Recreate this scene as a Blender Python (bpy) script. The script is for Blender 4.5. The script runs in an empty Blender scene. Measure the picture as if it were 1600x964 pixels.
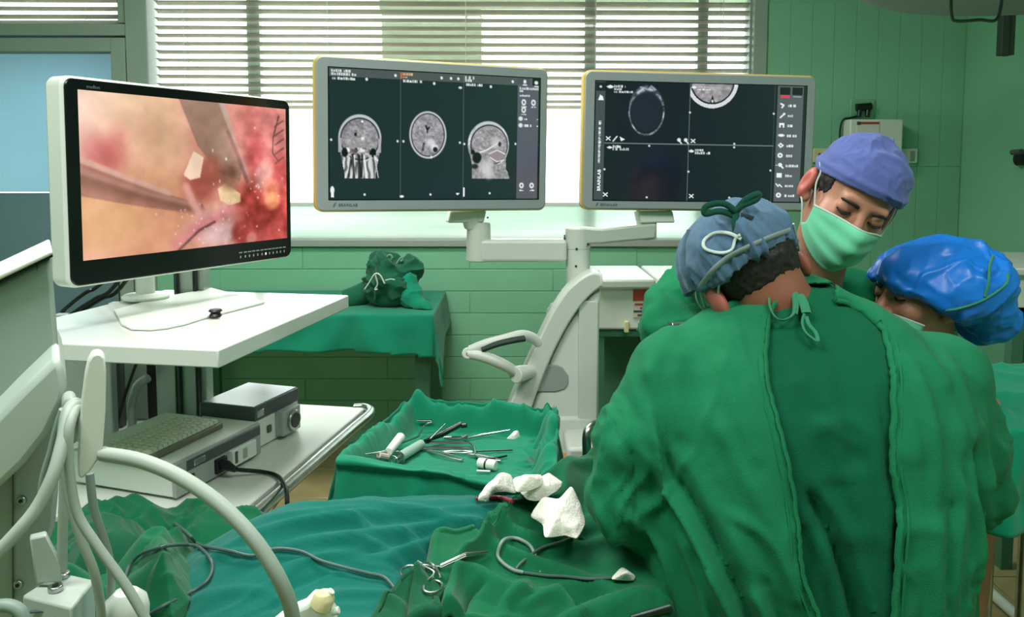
import bpy, bmesh, math, random
import numpy as np
from mathutils import Vector, Matrix
from mathutils.bvhtree import BVHTree

SC = bpy.context.scene
COL = SC.collection
# ------------------------------------------------------------ camera, sky, lights, exposure
CAM_H, F_PX, PITCH, HOR, CX = 1.42, 1250.0, math.radians(4.5), 260.0, 800.0
PRY = HOR + F_PX * math.tan(PITCH)                 # row of the optical axis in the 1600x964 frame
cam_data = bpy.data.cameras.new('camera')
cam = bpy.data.objects.new('camera', cam_data); COL.objects.link(cam)
cam_data.sensor_fit = 'HORIZONTAL'; cam_data.sensor_width = 36.0
cam_data.lens = 36.0 * F_PX / 1600.0
cam_data.shift_y = -(482.0 - PRY) / 1600.0
cam_data.clip_start = 0.02
cam.location = (0, 0, CAM_H)
cam.rotation_euler = (math.pi / 2 - PITCH, 0, 0)
SC.camera = cam

world = bpy.data.worlds.new('overcast_sky'); SC.world = world
world.use_nodes = True
world.node_tree.nodes['Background'].inputs[0].default_value = (0.97, 1.0, 0.98, 1)
world.node_tree.nodes['Background'].inputs[1].default_value = 4.5

def area_light(name, loc, size, power, color, rot=(0, 0, 0)):
    l = bpy.data.lights.new(name, 'AREA'); l.shape = 'RECTANGLE'; l.size, l.size_y = size
    l.energy = power; l.color = color
    o = bpy.data.objects.new(name, l); COL.objects.link(o); o.location = loc; o.rotation_euler = rot
    return o
area_light('ceiling_lamp', (-0.9, 0.5, 2.82), (1.2, 0.6), 44, (1.0, 0.985, 0.965))
area_light('ceiling_lamp', (0.9, 0.2, 2.82), (1.2, 0.6), 34, (1.0, 0.985, 0.965))
area_light('ceiling_lamp', (-0.6, 2.4, 2.82), (1.2, 0.6), 48, (1.0, 0.985, 0.965))

SC.view_settings.view_transform = 'Standard'
SC.view_settings.look = 'None'
SC.view_settings.gamma = 1.0
SC.view_settings.use_curve_mapping = False
SC.view_settings.exposure = 0.12

# ------------------------------------------------------------ helpers
def P(px, py, Y):
    """the point at forward distance Y that the photograph shows at (px, py)"""
    xc = (px - CX) / F_PX; yc = (PRY - py) / F_PX
    c, s = math.cos(PITCH), math.sin(PITCH)
    d = Vector((xc, yc * s + c, yc * c - s))
    t = Y / d.y
    return Vector((d.x * t, Y, CAM_H + d.z * t))
def PZ(px, py, z):
    a = P(px, py, 1.0) - Vector((0, 0, CAM_H))
    t = (z - CAM_H) / a.z
    return Vector((a.x * t, a.y * t, z))
def CAMRAY(px, py):
    return (P(px, py, 1.0) - Vector((0, 0, CAM_H))).normalized()

def lin(c):
    r = []
    for v in c[:3]:
        v /= 255.0
        r.append(v / 12.92 if v <= 0.04045 else ((v + 0.055) / 1.055) ** 2.4)
    return (r[0], r[1], r[2], 1.0)

MATS = {}
def mat(name, rgb, rough=0.5, metal=0.0, noise=0.0, nscale=8.0, bump=0.0, bscale=60.0, spec=0.5, coat=0.0,
        emit=None, trans=0.0, sheen=0.0, alpha=1.0, aniso=None):
    if name in MATS: return MATS[name]
    m = bpy.data.materials.new(name); m.use_nodes = True
    nt = m.node_tree; b = nt.nodes['Principled BSDF']
    base = lin(rgb)
    b.inputs['Base Color'].default_value = base
    b.inputs['Roughness'].default_value = rough
    b.inputs['Metallic'].default_value = metal
    b.inputs['Specular IOR Level'].default_value = spec
    b.inputs['Coat Weight'].default_value = coat
    b.inputs['Transmission Weight'].default_value = trans
    b.inputs['Sheen Weight'].default_value = sheen
    b.inputs['Alpha'].default_value = alpha
    tc = None
    def coords():
        nonlocal tc
        if tc is None: tc = nt.nodes.new('ShaderNodeTexCoord')
        return tc.outputs['Object']
    if noise > 0:
        n = nt.nodes.new('ShaderNodeTexNoise'); n.inputs['Scale'].default_value = nscale; n.inputs['Detail'].default_value = 4
        nt.links.new(coords(), n.inputs['Vector'])
        r = nt.nodes.new('ShaderNodeValToRGB')
        r.color_ramp.elements[0].position = 0.3; r.color_ramp.elements[1].position = 0.7
        r.color_ramp.elements[0].color = tuple(v * (1 - noise) for v in base[:3]) + (1,)
        r.color_ramp.elements[1].color = tuple(min(1, v * (1 + noise)) for v in base[:3]) + (1,)
        nt.links.new(n.outputs['Fac'], r.inputs['Fac']); nt.links.new(r.outputs['Color'], b.inputs['Base Color'])
    if bump > 0:
        n = nt.nodes.new('ShaderNodeTexNoise'); n.inputs['Scale'].default_value = bscale; n.inputs['Detail'].default_value = 3
        if aniso:
            mp = nt.nodes.new('ShaderNodeMapping'); mp.inputs['Scale'].default_value = aniso
            nt.links.new(coords(), mp.inputs['Vector']); nt.links.new(mp.outputs['Vector'], n.inputs['Vector'])
        else:
            nt.links.new(coords(), n.inputs['Vector'])
        bp = nt.nodes.new('ShaderNodeBump'); bp.inputs['Strength'].default_value = bump; bp.inputs['Distance'].default_value = 0.004
        nt.links.new(n.outputs['Fac'], bp.inputs['Height']); nt.links.new(bp.outputs['Normal'], b.inputs['Normal'])
    if emit:
        b.inputs['Emission Color'].default_value = lin(emit[0]); b.inputs['Emission Strength'].default_value = emit[1]
    MATS[name] = m
    return m

def tag(o, label=None, cat=None, group=None, kind=None):
    if label: o['label'] = label
    if cat: o['category'] = cat
    if group: o['group'] = group
    if kind: o['kind'] = kind
    return o
def empty(name, loc=(0, 0, 0), label=None, cat=None, group=None):
    o = bpy.data.objects.new(name, None); COL.objects.link(o); o.location = loc; o.empty_display_size = 0.05
    return tag(o, label, cat, group)

def link_mesh(name, verts, faces, m, parent=None, smooth=True, sharp=40):
    me = bpy.data.meshes.new(name)
    me.from_pydata([tuple(map(float, v)) for v in verts] if not isinstance(verts, np.ndarray) else verts.tolist(), [],
                   faces if not isinstance(faces, np.ndarray) else faces.tolist())
    me.update()
    if smooth:
        me.shade_smooth()
        if sharp: me.set_sharp_from_angle(angle=math.radians(sharp))
    if m: me.materials.append(m)
    o = bpy.data.objects.new(name, me); COL.objects.link(o)
    if parent is not None:
        o.parent = parent
        o.matrix_parent_inverse = Matrix.Translation(-world_loc(parent))
    return o
def world_loc(o):
    # all empties here are only translated and never nested in a moved parent with rotation
    loc = Vector(o.location)
    if o.parent is not None and o.type == 'EMPTY': loc = loc
    return loc if o.type == 'EMPTY' else Vector((0, 0, 0))

class MB:
    """collects simple shapes (world coordinates) and links them as one mesh object"""
    def __init__(s): s.v = []; s.f = []
    def add(s, vs, fs):
        k = len(s.v); s.v += [tuple(v) for v in vs]; s.f += [tuple(i + k for i in f) for f in fs]; return s
    def hexa(s, c):   # 8 corners: bottom 4 (ccw from above), top 4
        return s.add(c, [(3, 2, 1, 0), (4, 5, 6, 7), (0, 1, 5, 4), (1, 2, 6, 5), (2, 3, 7, 6), (3, 0, 4, 7)])
    def box(s, lo, hi):
        x0, y0, z0 = lo; x1, y1, z1 = hi
        return s.hexa([(x0, y0, z0), (x1, y0, z0), (x1, y1, z0), (x0, y1, z0), (x0, y0, z1), (x1, y0, z1), (x1, y1, z1), (x0, y1, z1)])
    def obox(s, c, ax, ay, az):  # centre and three half vectors
        c, ax, ay, az = map(Vector, (c, ax, ay, az))
        return s.hexa([c - ax - ay - az, c + ax - ay - az, c + ax + ay - az, c - ax + ay - az,
                       c - ax - ay + az, c + ax - ay + az, c + ax + ay + az, c - ax + ay + az])
    def prism(s, pts, ext):      # planar polygon and extrusion vector
        pts = [Vector(p) for p in pts]; ext = Vector(ext); n = len(pts)
        return s.add(pts + [p + ext for p in pts],
                     [tuple(range(n))[::-1], tuple(range(n, 2 * n))] + [(i, (i + 1) % n, n + (i + 1) % n, n + i) for i in range(n)])
    def tube(s, pts, r, n=10, caps=True, closed=False, flat=1.0, up=None):
        pts = [Vector(p) for p in pts]; m = len(pts)
        rs = r if isinstance(r, (list, tuple)) else [r] * m
        vs = []; prev = None
        for i, p in enumerate(pts):
            a = pts[(i - 1) % m] if (closed or i > 0) else p
            b = pts[(i + 1) % m] if (closed or i < m - 1) else p
            t = (b - a).normalized() if (b - a).length > 1e-9 else Vector((0, 0, 1))
            if prev is None:
                h = Vector(up) if up is not None else (Vector((0, 0, 1)) if abs(t.z) < 0.9 else Vector((1, 0, 0)))
            else: h = prev
            u = (h - t * h.dot(t))
            if u.length < 1e-6: u = t.orthogonal()
            u.normalize(); w = t.cross(u); prev = u
            for k in range(n):
                an = 2 * math.pi * k / n
                vs.append(p + (u * math.cos(an) * flat + w * math.sin(an)) * rs[i])
        fs = []
        for i in range(m if closed else m - 1):
            j = (i + 1) % m
            for k in range(n):
                k2 = (k + 1) % n
                fs.append((i * n + k, i * n + k2, j * n + k2, j * n + k))
        if caps and not closed:
            fs.append(tuple(range(n))[::-1]); fs.append(tuple((m - 1) * n + k for k in range(n)))
        return s.add(vs, fs)
    def cyl(s, a, b, r, r2=None, n=16): return s.tube([a, b], [r, r if r2 is None else r2], n)
    def lathe(s, c, prof, axis=(0, 0, 1), n=24):   # profile (radius, height)
        a = Vector(axis).normalized(); u = a.orthogonal().normalized(); w = a.cross(u); c = Vector(c)
        vs = [c + a * h + (u * math.cos(2 * math.pi * k / n) + w * math.sin(2 * math.pi * k / n)) * r for r, h in prof for k in range(n)]
        fs = [(i * n + k, i * n + (k + 1) % n, (i + 1) * n + (k + 1) % n, (i + 1) * n + k) for i in range(len(prof) - 1) for k in range(n)]
        fs.append(tuple(range(n))[::-1]); fs.append(tuple((len(prof) - 1) * n + k for k in range(n)))
        return s.add(vs, fs)
    def ball(s, c, r, n=12, sc=(1, 1, 1)):
        c = Vector(c); prof = []
        vs = []; m = n // 2 + 1
        for i in range(1, m - 1):
            th = math.pi * i / (m - 1)
            for k in range(n):
                ph = 2 * math.pi * k / n
                vs.append(c + Vector((math.sin(th) * math.cos(ph) * sc[0], math.sin(th) * math.sin(ph) * sc[1], -math.cos(th) * sc[2])) * r)
        fs = [(i * n + k, i * n + (k + 1) % n, (i + 1) * n + (k + 1) % n, (i + 1) * n + k) for i in range(m - 3) for k in range(n)]
        b = len(vs); vs += [c + Vector((0, 0, -r * sc[2])), c + Vector((0, 0, r * sc[2]))]
        fs += [(b, (k + 1) % n, k) for k in range(n)] + [(b + 1, (m - 3) * n + k, (m - 3) * n + (k + 1) % n) for k in range(n)]
        return s.add(vs, fs)
    def build(s, name, m, parent=None, bevel=0.0, seg=2, sharp=40):
        o = link_mesh(name, s.v, s.f, m, parent, True, sharp)
        if bevel > 0:
            md = o.modifiers.new('bevel', 'BEVEL'); md.width = bevel; md.segments = seg; md.limit_method = 'ANGLE'; md.angle_limit = math.radians(35)
            md.harden_normals = False
        return o

def spline(pts, n=8):
    """Catmull-Rom through the points"""
    pts = [Vector(p) for p in pts]; out = []
    q = [pts[0] * 2 - pts[1]] + pts + [pts[-1] * 2 - pts[-2]]
    for i in range(1, len(q) - 2):
        for k in range(n):
            t = k / n; a, b, c, d = q[i - 1], q[i], q[i + 1], q[i + 2]
            out.append(0.5 * ((2 * b) + (c - a) * t + (2 * a - 5 * b + 4 * c - d) * t * t + (3 * b - a - 3 * c + d) * t ** 3))
    out.append(pts[-1]); return out

def copy_tree(o, parent=None):
    c = o.copy(); COL.objects.link(c)
    if parent is not None: c.parent = parent
    for ch in list(o.children): copy_tree(ch, c)
    return c

def text_mesh(name, body, size, m, parent, origin, right, up, align='LEFT', depth=0.0004, space=1.0, bold=0.0):
    cu = bpy.data.curves.new(name, 'FONT'); cu.body = body; cu.size = size; cu.extrude = depth; cu.align_x = align; cu.space_character = space
    cu.offset = bold
    cu.resolution_u = 2
    t = bpy.data.objects.new(name, cu); COL.objects.link(t)
    bpy.context.view_layer.update()
    me = bpy.data.meshes.new_from_object(t.evaluated_get(bpy.context.evaluated_depsgraph_get()))
    bpy.data.objects.remove(t)
    r, u = Vector(right).normalized(), Vector(up).normalized(); n = r.cross(u)
    M = Matrix((r, u, n)).transposed().to_4x4(); M.translation = Vector(origin)
    me.transform(M); me.materials.clear(); me.materials.append(m)
    o = bpy.data.objects.new(name, me); COL.objects.link(o)
    if parent is not None:
        o.parent = parent; o.matrix_parent_inverse = Matrix.Translation(-world_loc(parent))
    return o

# ------------------------------------------------------------ noise, fields, surface nets (numpy)
def _hash(i, j, k, seed):
    h = (i.astype(np.int64) * 374761393 + j.astype(np.int64) * 668265263 + k.astype(np.int64) * 2147483647 + seed * 974634) & 0xffffffff
    h = ((h ^ (h >> 13)) * 1274126177) & 0xffffffff
    h = h ^ (h >> 16)
    return (h & 0xffff).astype(np.float64) / 32767.5 - 1.0
def vnoise(p, seed=0):
    p = np.asarray(p, dtype=np.float64); f = np.floor(p); d = p - f; d = d * d * d * (d * (d * 6 - 15) + 10)
    i, j, k = (f[..., a].astype(np.int64) for a in range(3)); r = 0
    for a in (0, 1):
        for b in (0, 1):
            for c in (0, 1):
                w = (d[..., 0] if a else 1 - d[..., 0]) * (d[..., 1] if b else 1 - d[..., 1]) * (d[..., 2] if c else 1 - d[..., 2])
                r = r + w * _hash(i + a, j + b, k + c, seed)
    return r
def fbm(p, octv=3, seed=0):
    r = 0; a = 1.0; p = np.asarray(p, float)
    for o in range(octv): r = r + a * vnoise(p * 2 ** o, seed + o); a *= 0.5
    return r
def ridge(p, octv=2, seed=0):
    r = 0; a = 1.0; p = np.asarray(p, float)
    for o in range(octv):
        r = r + a * (1 - 2.0 * np.minimum(1, np.abs(vnoise(p * 2 ** o, seed + o)) * 1.8)); a *= 0.5
    return r
def sstep(a, b, x):
    t = np.clip((x - a) / (b - a), 0, 1); return t * t * (3 - 2 * t)

def axis(*segs):
    out = []
    for lo, hi, st in segs:
        n = max(1, int(round((hi - lo) / st))); out += list(np.linspace(lo, hi, n, endpoint=False))
    out.append(segs[-1][1]); return np.array(out)
def snet(f, xs, ys, zs):
    """surface of f(p) = 0 (negative inside) on a rectilinear grid"""
    X, Y, Z = np.meshgrid(xs, ys, zs, indexing='ij')
    V = f(np.stack([X, Y, Z], -1)).astype(np.float64)
    S = V < 0
    nx, ny, nz = V.shape
    C = [(a, b, c) for a in (0, 1) for b in (0, 1) for c in (0, 1)]
    cnt = sum(S[a:nx - 1 + a, b:ny - 1 + b, c:nz - 1 + c].astype(np.int8) for a, b, c in C)
    act = (cnt > 0) & (cnt < 8)
    idx = np.argwhere(act); vid = -np.ones(act.shape, np.int64); vid[act] = np.arange(len(idx))
    acc = np.zeros((len(idx), 3)); num = np.zeros(len(idx))
    G = [np.asarray(xs), np.asarray(ys), np.asarray(zs)]
    for ax in range(3):
        oth = [q for q in range(3) if q != ax]
        for a in (0, 1):
            for b in (0, 1):
                o0 = [0, 0, 0]; o0[oth[0]] = a; o0[oth[1]] = b; o1 = list(o0); o1[ax] = 1
                i0 = idx + o0; i1 = idx + o1
                v0 = V[i0[:, 0], i0[:, 1], i0[:, 2]]; v1 = V[i1[:, 0], i1[:, 1], i1[:, 2]]
                m = (v0 < 0) != (v1 < 0)
                t = np.where(m, v0 / np.where(m, v0 - v1, 1), 0)
                p = np.stack([G[q][i0[:, q]] for q in range(3)], -1)
                p1 = G[ax][i1[:, ax]]; p[:, ax] += t * (p1 - p[:, ax])
                acc += p * m[:, None]; num += m
    verts = acc / num[:, None]
    quads = []
    for ax in range(3):
        o1, o2 = (ax + 1) % 3, (ax + 2) % 3
        sl0 = [slice(None)] * 3; sl1 = [slice(None)] * 3
        sl0[ax] = slice(0, -1); sl1[ax] = slice(1, None)
        a, b = S[tuple(sl0)], S[tuple(sl1)]
        e = np.argwhere(a != b)
        e = e[(e[:, o1] > 0) & (e[:, o2] > 0) & (e[:, o1] < V.shape[o1] - 1) & (e[:, o2] < V.shape[o2] - 1)]
        ins = S[e[:, 0], e[:, 1], e[:, 2]]
        def cid(d1, d2):
            q = e.copy(); q[:, o1] += d1; q[:, o2] += d2; return vid[q[:, 0], q[:, 1], q[:, 2]]
        q = np.stack([cid(-1, -1), cid(0, -1), cid(0, 0), cid(-1, 0)], -1)
        q[~ins] = q[~ins][:, ::-1]
        quads.append(q)
    return verts, np.concatenate(quads)
def vnormals(v, q):
    n = np.zeros_like(v)
    fn = np.cross(v[q[:, 2]] - v[q[:, 0]], v[q[:, 3]] - v[q[:, 1]])
    for k in range(4): np.add.at(n, q[:, k], fn)
    return n / np.maximum(1e-12, np.linalg.norm(n, axis=1))[:, None]
def smooth(v, q, it=2, lam=0.5):
    e = np.concatenate([q[:, [0, 1]], q[:, [1, 2]], q[:, [2, 3]], q[:, [3, 0]]]); e = np.concatenate([e, e[:, ::-1]])
    for _ in range(it):
        s = np.zeros_like(v); c = np.zeros(len(v))
        np.add.at(s, e[:, 0], v[e[:, 1]]); np.add.at(c, e[:, 0], 1)
        v = v + lam * (s / np.maximum(1, c)[:, None] - v)
    return v
def keep_faces(v, q, m):
    q = q[m]; u = np.unique(q); r = -np.ones(len(v), np.int64); r[u] = np.arange(len(u)); return v[u], r[q]

def s_ell(p, c, r):
    r = np.asarray(r, float); k = (p - np.asarray(c, float)) / r; l = np.sqrt((k * k).sum(-1)); g = np.sqrt(((k / r) ** 2).sum(-1))
    return l * (l - 1) / np.maximum(g, 1e-9)
def s_cone(p, a, b, ra, rb):
    a = np.asarray(a, float); b = np.asarray(b, float); d = b - a
    t = np.clip(((p - a) @ d) / (d @ d), 0, 1)
    return np.linalg.norm(p - a - t[..., None] * d, axis=-1) - (ra + (rb - ra) * t)
def smin(a, b, k):
    h = np.clip(0.5 + 0.5 * (b - a) / k, 0, 1); return b + (a - b) * h - k * h * (1 - h)
def smax(a, b, k): return -smin(-a, -b, k)
def poly_dist(p2, line):
    """distance of 2-D points to a polyline, and the position along it 0..1"""
    line = np.asarray(line, float); best = np.full(p2.shape[0], 1e9); tt = np.zeros(p2.shape[0]); n = len(line) - 1
    for i in range(n):
        a, b = line[i], line[i + 1]; d = b - a
        t = np.clip(((p2 - a) @ d) / (d @ d), 0, 1); dd = np.linalg.norm(p2 - a - t[:, None] * d, axis=1)
        m = dd < best; best[m] = dd[m]; tt[m] = (i + t[m]) / n
    return best, tt
def in_poly(p2, poly):
    poly = np.asarray(poly, float); r = np.zeros(len(p2), bool); n = len(poly)
    for i in range(n):
        (x0, y0), (x1, y1) = poly[i], poly[(i + 1) % n]
        c = ((y0 > p2[:, 1]) != (y1 > p2[:, 1])) & (p2[:, 0] < (x1 - x0) * (p2[:, 1] - y0) / (y1 - y0 + 1e-12) + x0)
        r ^= c
    return r
def proj(v):
    c, s = math.cos(PITCH), math.sin(PITCH); y = v[:, 1]; z = v[:, 2] - CAM_H
    f = y * c - z * s; u = y * s + z * c
    return np.stack([CX + F_PX * v[:, 0] / f, PRY - F_PX * u / f], -1)
def tree_of(v, q): return BVHTree.FromPolygons([tuple(x) for x in v], [tuple(int(i) for i in f) for f in q])
def cast(tree, px, py, lift=0.0):
    h = tree.ray_cast(Vector((0, 0, CAM_H)), CAMRAY(px, py))
    if h[0] is None: return None
    n = h[1]
    if n.dot(CAMRAY(px, py)) > 0: n = -n
    return h[0] + n * lift
def castpath(tree, pts, lift, Ydef):
    out = []
    for a in pts:
        h = cast(tree, a[0], a[1], lift + (a[2] if len(a) > 2 else 0))
        if h is not None: out.append(h)
    return out
def grid_faces(nu, nv): return [(i * nv + j, (i + 1) * nv + j, (i + 1) * nv + j + 1, i * nv + j + 1) for i in range(nu - 1) for j in range(nv - 1)]
def solid(o, t, off=-1.0):
    md = o.modifiers.new('solid', 'SOLIDIFY'); md.thickness = t; md.offset = off; return o

# ------------------------------------------------------------ materials
WHITE = mat('white_enamel', (206, 214, 204), 0.38, noise=0.02, nscale=3)
WHITE2 = mat('white_plastic', (214, 222, 212), 0.45, noise=0.03, nscale=5)
GLOSSW = mat('white_laminate', (215, 220, 212), 0.16, noise=0.02, nscale=4)
GREYP = mat('grey_plastic', (150, 160, 154), 0.5)
DGREY = mat('dark_grey_plastic', (72, 78, 78), 0.45)
BLACK = mat('black_plastic', (14, 16, 17), 0.4)
BLACKGL = mat('black_bezel_glass', (10, 12, 14), 0.22)
STEEL = mat('brushed_steel', (176, 184, 178), 0.28, 1.0, noise=0.12, nscale=30)
DSTEEL = mat('dark_steel', (70, 78, 76), 0.35, 1.0, noise=0.2, nscale=40)
ALU = mat('aluminium_profile', (170, 180, 174), 0.42, 0.6)
HOSE = mat('pale_hose', (156, 170, 158), 0.5, noise=0.06, nscale=20)
HOSEG = mat('grey_hose', (128, 146, 138), 0.5, noise=0.05, nscale=20)
CABLEG = mat('grey_cable', (70, 92, 88), 0.5)
ORANGE = mat('orange_trim', (206, 140, 48), 0.5)
YELLOW = mat('yellow_edge', (196, 168, 74), 0.45)
BEZEL = mat('grey_green_bezel', (146, 156, 158), 0.45)
RED = mat('red_print', (168, 66, 54), 0.6)
CREAM = mat('cream_plastic', (206, 200, 150), 0.5)
WALLG = mat('green_wall_paint', (122, 184, 148), 0.42, noise=0.05, nscale=2.5, bump=0.06, bscale=30)
FRAMEM = mat('grey_green_frame', (140, 158, 146), 0.45, noise=0.04, nscale=4)
CEILM = mat('ceiling_paint', (205, 212, 200), 0.7, noise=0.03)
TILEM = mat('tan_floor_tile', (160, 146, 104), 0.35, noise=0.14, nscale=9)
GROUT = mat('floor_grout', (112, 104, 78), 0.8)
def cloth(name, rgb, noise=0.08, rough=0.9, bump=0.25, nscale=6, bscale=420, sheen=0.15):
    return mat(name, rgb, rough, noise=noise, nscale=nscale, bump=bump, bscale=bscale, sheen=sheen, spec=0.2)
GOWN1 = cloth('green_gown_cloth', (18, 110, 72), sheen=.03)
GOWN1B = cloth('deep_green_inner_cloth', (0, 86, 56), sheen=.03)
GOWN2 = cloth('bright_green_gown_cloth', (12, 116, 74), sheen=.03)
TEAL = cloth('teal_sheet_cloth', (0, 100, 88))
DRAPE = cloth('green_drape_cloth', (8, 98, 62))
DDRAPE = cloth('dark_green_drape_cloth', (12, 82, 54))
TRAYC = cloth('tray_drape_cloth', (10, 122, 90))
TABC = cloth('table_cloth_green', (18, 132, 102))
GAUZE = cloth('white_gauze', (226, 226, 214), 0.03, bump=0.5, bscale=260)
CAPB = cloth('slate_blue_cap_cloth', (74, 104, 128), 0.05)
CAPV = cloth('violet_blue_cap_cloth', (84, 98, 160), 0.04)
BOUF = mat('bright_blue_bouffant', (22, 112, 204), 0.36, noise=0.12, nscale=9, spec=0.4)
MASKM = cloth('green_mask_fibre', (100, 190, 150), 0.04, bump=0.15)
MASKW = cloth('white_mask_strap', (176, 190, 184), 0.03)
TIEG = cloth('dark_green_tie', (14, 74, 62), 0.05)
TIEP = cloth('pale_green_tie', (48, 126, 92), 0.05)
SKIN = mat('skin_light', (172, 122, 98), 0.5, noise=0.10, nscale=10, bump=0.08, bscale=150)
SKIN1 = mat('skin_tan', (132, 82, 62), 0.5, noise=0.12, nscale=10, bump=0.08, bscale=150)
HAIR = mat('dark_hair', (26, 20, 18), 0.6, noise=0.4, nscale=60, bump=0.8, bscale=160, aniso=(1, 1, 0.2))
GLOVE = mat('latex_glove', (214, 206, 188), 0.5)
EARRED = mat('skin_red_ear', (184, 100, 86), 0.5, noise=0.1, nscale=20)
# ============================================================ the room
YW = 4.0                      # back wall
XR, XL, YB, ZC = 2.24, -2.75, -2.3, 2.9
def struct(o): o['kind'] = 'structure'; return o
floor = struct(MB().box((XL - .1, YB - .1, -0.1), (XR + .1, YW + .12, -0.012)).build('floor', GROUT))
random.seed(3)
tile_me = None
def share(name, me_src, parent, loc, rot=None, scale=None):
    o = bpy.data.objects.new(name, me_src.data); COL.objects.link(o)
    for md in me_src.modifiers:
        n = o.modifiers.new(md.name, md.type)
        if md.type == 'BEVEL': n.width = md.width; n.segments = md.segments; n.limit_method = md.limit_method; n.angle_limit = md.angle_limit
    o.parent = parent; o.matrix_parent_inverse = Matrix.Translation(-world_loc(parent)); o.location = loc
    if rot: o.rotation_euler = rot
    if scale: o.scale = scale
    return o
TS = 0.33
t0 = None
for ix in range(-5, 7):
    for iy in range(6, 12):
        x, y = ix * TS, 0.04 + iy * TS
        w = min(TS - .006, YW - y - .003)
        if x + TS > XR or x < -1.7: continue
        if not (-1.4 < x < -.3 and y > 2.6) and not (x > .55): continue
        if t0 is None:
            t0 = MB().box((0, 0, -0.012), (TS - .006, TS - .006, 0)).build('tile', TILEM, floor, bevel=.002, seg=1)
            t0.location = (x, y, 0)
        else: share('tile', t0, floor, (x, y, random.uniform(-.0006, .0006)), scale=(1, w / (TS - .006), 1))
# the rest of the floor: plain slab at tile height, out of the photograph
for lo, hi in (((XL, YB, -.012), (XR, 1.98, 0)), ((XL, 1.98, -.012), (-1.33, YW, 0)), ((-.33, 1.98, -.012), (.66, YW, 0)), ((-1.33, 1.98, -.012), (-.33, 2.68, 0))):
    struct(MB().box(lo, hi).build('floor_field', TILEM, floor))
struct(MB().box((XL - .1, YB - .1, ZC), (XR + .1, YW + .12, ZC + .1)).build('ceiling', CEILM))
struct(MB().box((XL - .1, YB - .1, -.1), (XR + .1, YB, ZC)).build('wall_rear', WALLG))
struct(MB().box((XL - .1, YB, -.1), (XL, YW + .12, ZC)).build('wall_left', WALLG))
struct(MB().box((XR, YB, -.1), (XR + .1, YW + .12, ZC)).build('wall_right', WALLG))

zs = P(700, 374, YW).z; xw0 = P(236, 0, YW).x; xw1 = P(1176, 60, YW).x
zt = 2.55
xd1 = P(200, 60, YW).x
wb = MB()
wb.box((xd1, YW, -.1), (xw1 + .07, YW + .12, zs - .035))
wb.box((xw1 + .07, YW, -.1), (XR, YW + .12, ZC))
wb.box((XL, YW, zt), (xw1 + .07, YW + .12, ZC))
wb.box((XL, YW, -.1), (xd1, YW + .12, .25))
wall = struct(wb.build('wall_back', WALLG))
# painted blocks of the wall
b0 = None; BH, BW = .112, .84
for r in range(0, 10):
    z1 = zs - .04 - r * BH; z0 = z1 - BH + .0035
    if z0 < .01: break
    for c in range(-1, 7):
        x0 = xd1 + c * BW + (BW / 2 if r % 2 else 0)
        if x0 < xd1 or x0 + BW > xw1: continue
        if b0 is None:
            b0 = MB().box((0, -.005, 0), (BW - .003, .004, BH - .0035)).build('block', WALLG, wall, bevel=.0018, seg=2); b0.location = (x0, YW, z0)
        else: share('block', b0, wall, (x0, YW + random.uniform(0, .0012), z0))
t0b = None; TW, TH = .108, .80
for r in range(0, 2):
    for c in range(0, 9):
        x0 = xw1 + .078 + c * TW; z0 = .62 + r * (TH + .0)
        if x0 + TW > XR: continue
        if t0b is None:
            t0b = MB().box((0, -.004, 0), (TW - .0018, .004, TH - .002)).build('wall_panel', WALLG, wall, bevel=.001, seg=2); t0b.location = (x0, YW, z0)
        else: share('wall_panel', t0b, wall, (x0, YW + random.uniform(0, .0015), z0))

# ------------------------------------------------------------ large window with blind
PANE = bpy.data.materials.new('clear_pane'); PANE.use_nodes = True
nt = PANE.node_tree; nt.nodes.remove(nt.nodes['Principled BSDF'])
tr = nt.nodes.new('ShaderNodeBsdfTransparent'); gl = nt.nodes.new('ShaderNodeBsdfGlossy'); mx = nt.nodes.new('ShaderNodeMixShader'); fr = nt.nodes.new('ShaderNodeFresnel')
gl.inputs['Roughness'].default_value = 0.02; tr.inputs['Color'].default_value = (.93, .98, .96, 1)
nt.links.new(fr.outputs[0], mx.inputs[0]); nt.links.new(tr.outputs[0], mx.inputs[1]); nt.links.new(gl.outputs[0], mx.inputs[2])
nt.links.new(mx.outputs[0], nt.nodes['Material Output'].inputs['Surface'])
FROST = bpy.data.materials.new('frosted_pane'); FROST.use_nodes = True
nt = FROST.node_tree; nt.nodes.remove(nt.nodes['Principled BSDF'])
tl = nt.nodes.new('ShaderNodeBsdfTranslucent'); df = nt.nodes.new('ShaderNodeBsdfDiffuse'); mx = nt.nodes.new('ShaderNodeMixShader'); mx.inputs[0].default_value = .5
nz = nt.nodes.new('ShaderNodeTexNoise'); nz.inputs['Scale'].default_value = 2.2; rp = nt.nodes.new('ShaderNodeValToRGB')
rp.color_ramp.elements[0].color = (.66, .80, .72, 1); rp.color_ramp.elements[1].color = (.88, .95, .91, 1); rp.color_ramp.elements[0].position = .35; rp.color_ramp.elements[1].position = .65
nt.links.new(nz.outputs['Fac'], rp.inputs['Fac']); nt.links.new(rp.outputs['Color'], tl.inputs['Color']); nt.links.new(rp.outputs['Color'], df.inputs['Color'])
nt.links.new(tl.outputs[0], mx.inputs[1]); nt.links.new(df.outputs[0], mx.inputs[2]); nt.links.new(mx.outputs[0], nt.nodes['Material Output'].inputs['Surface'])

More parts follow.
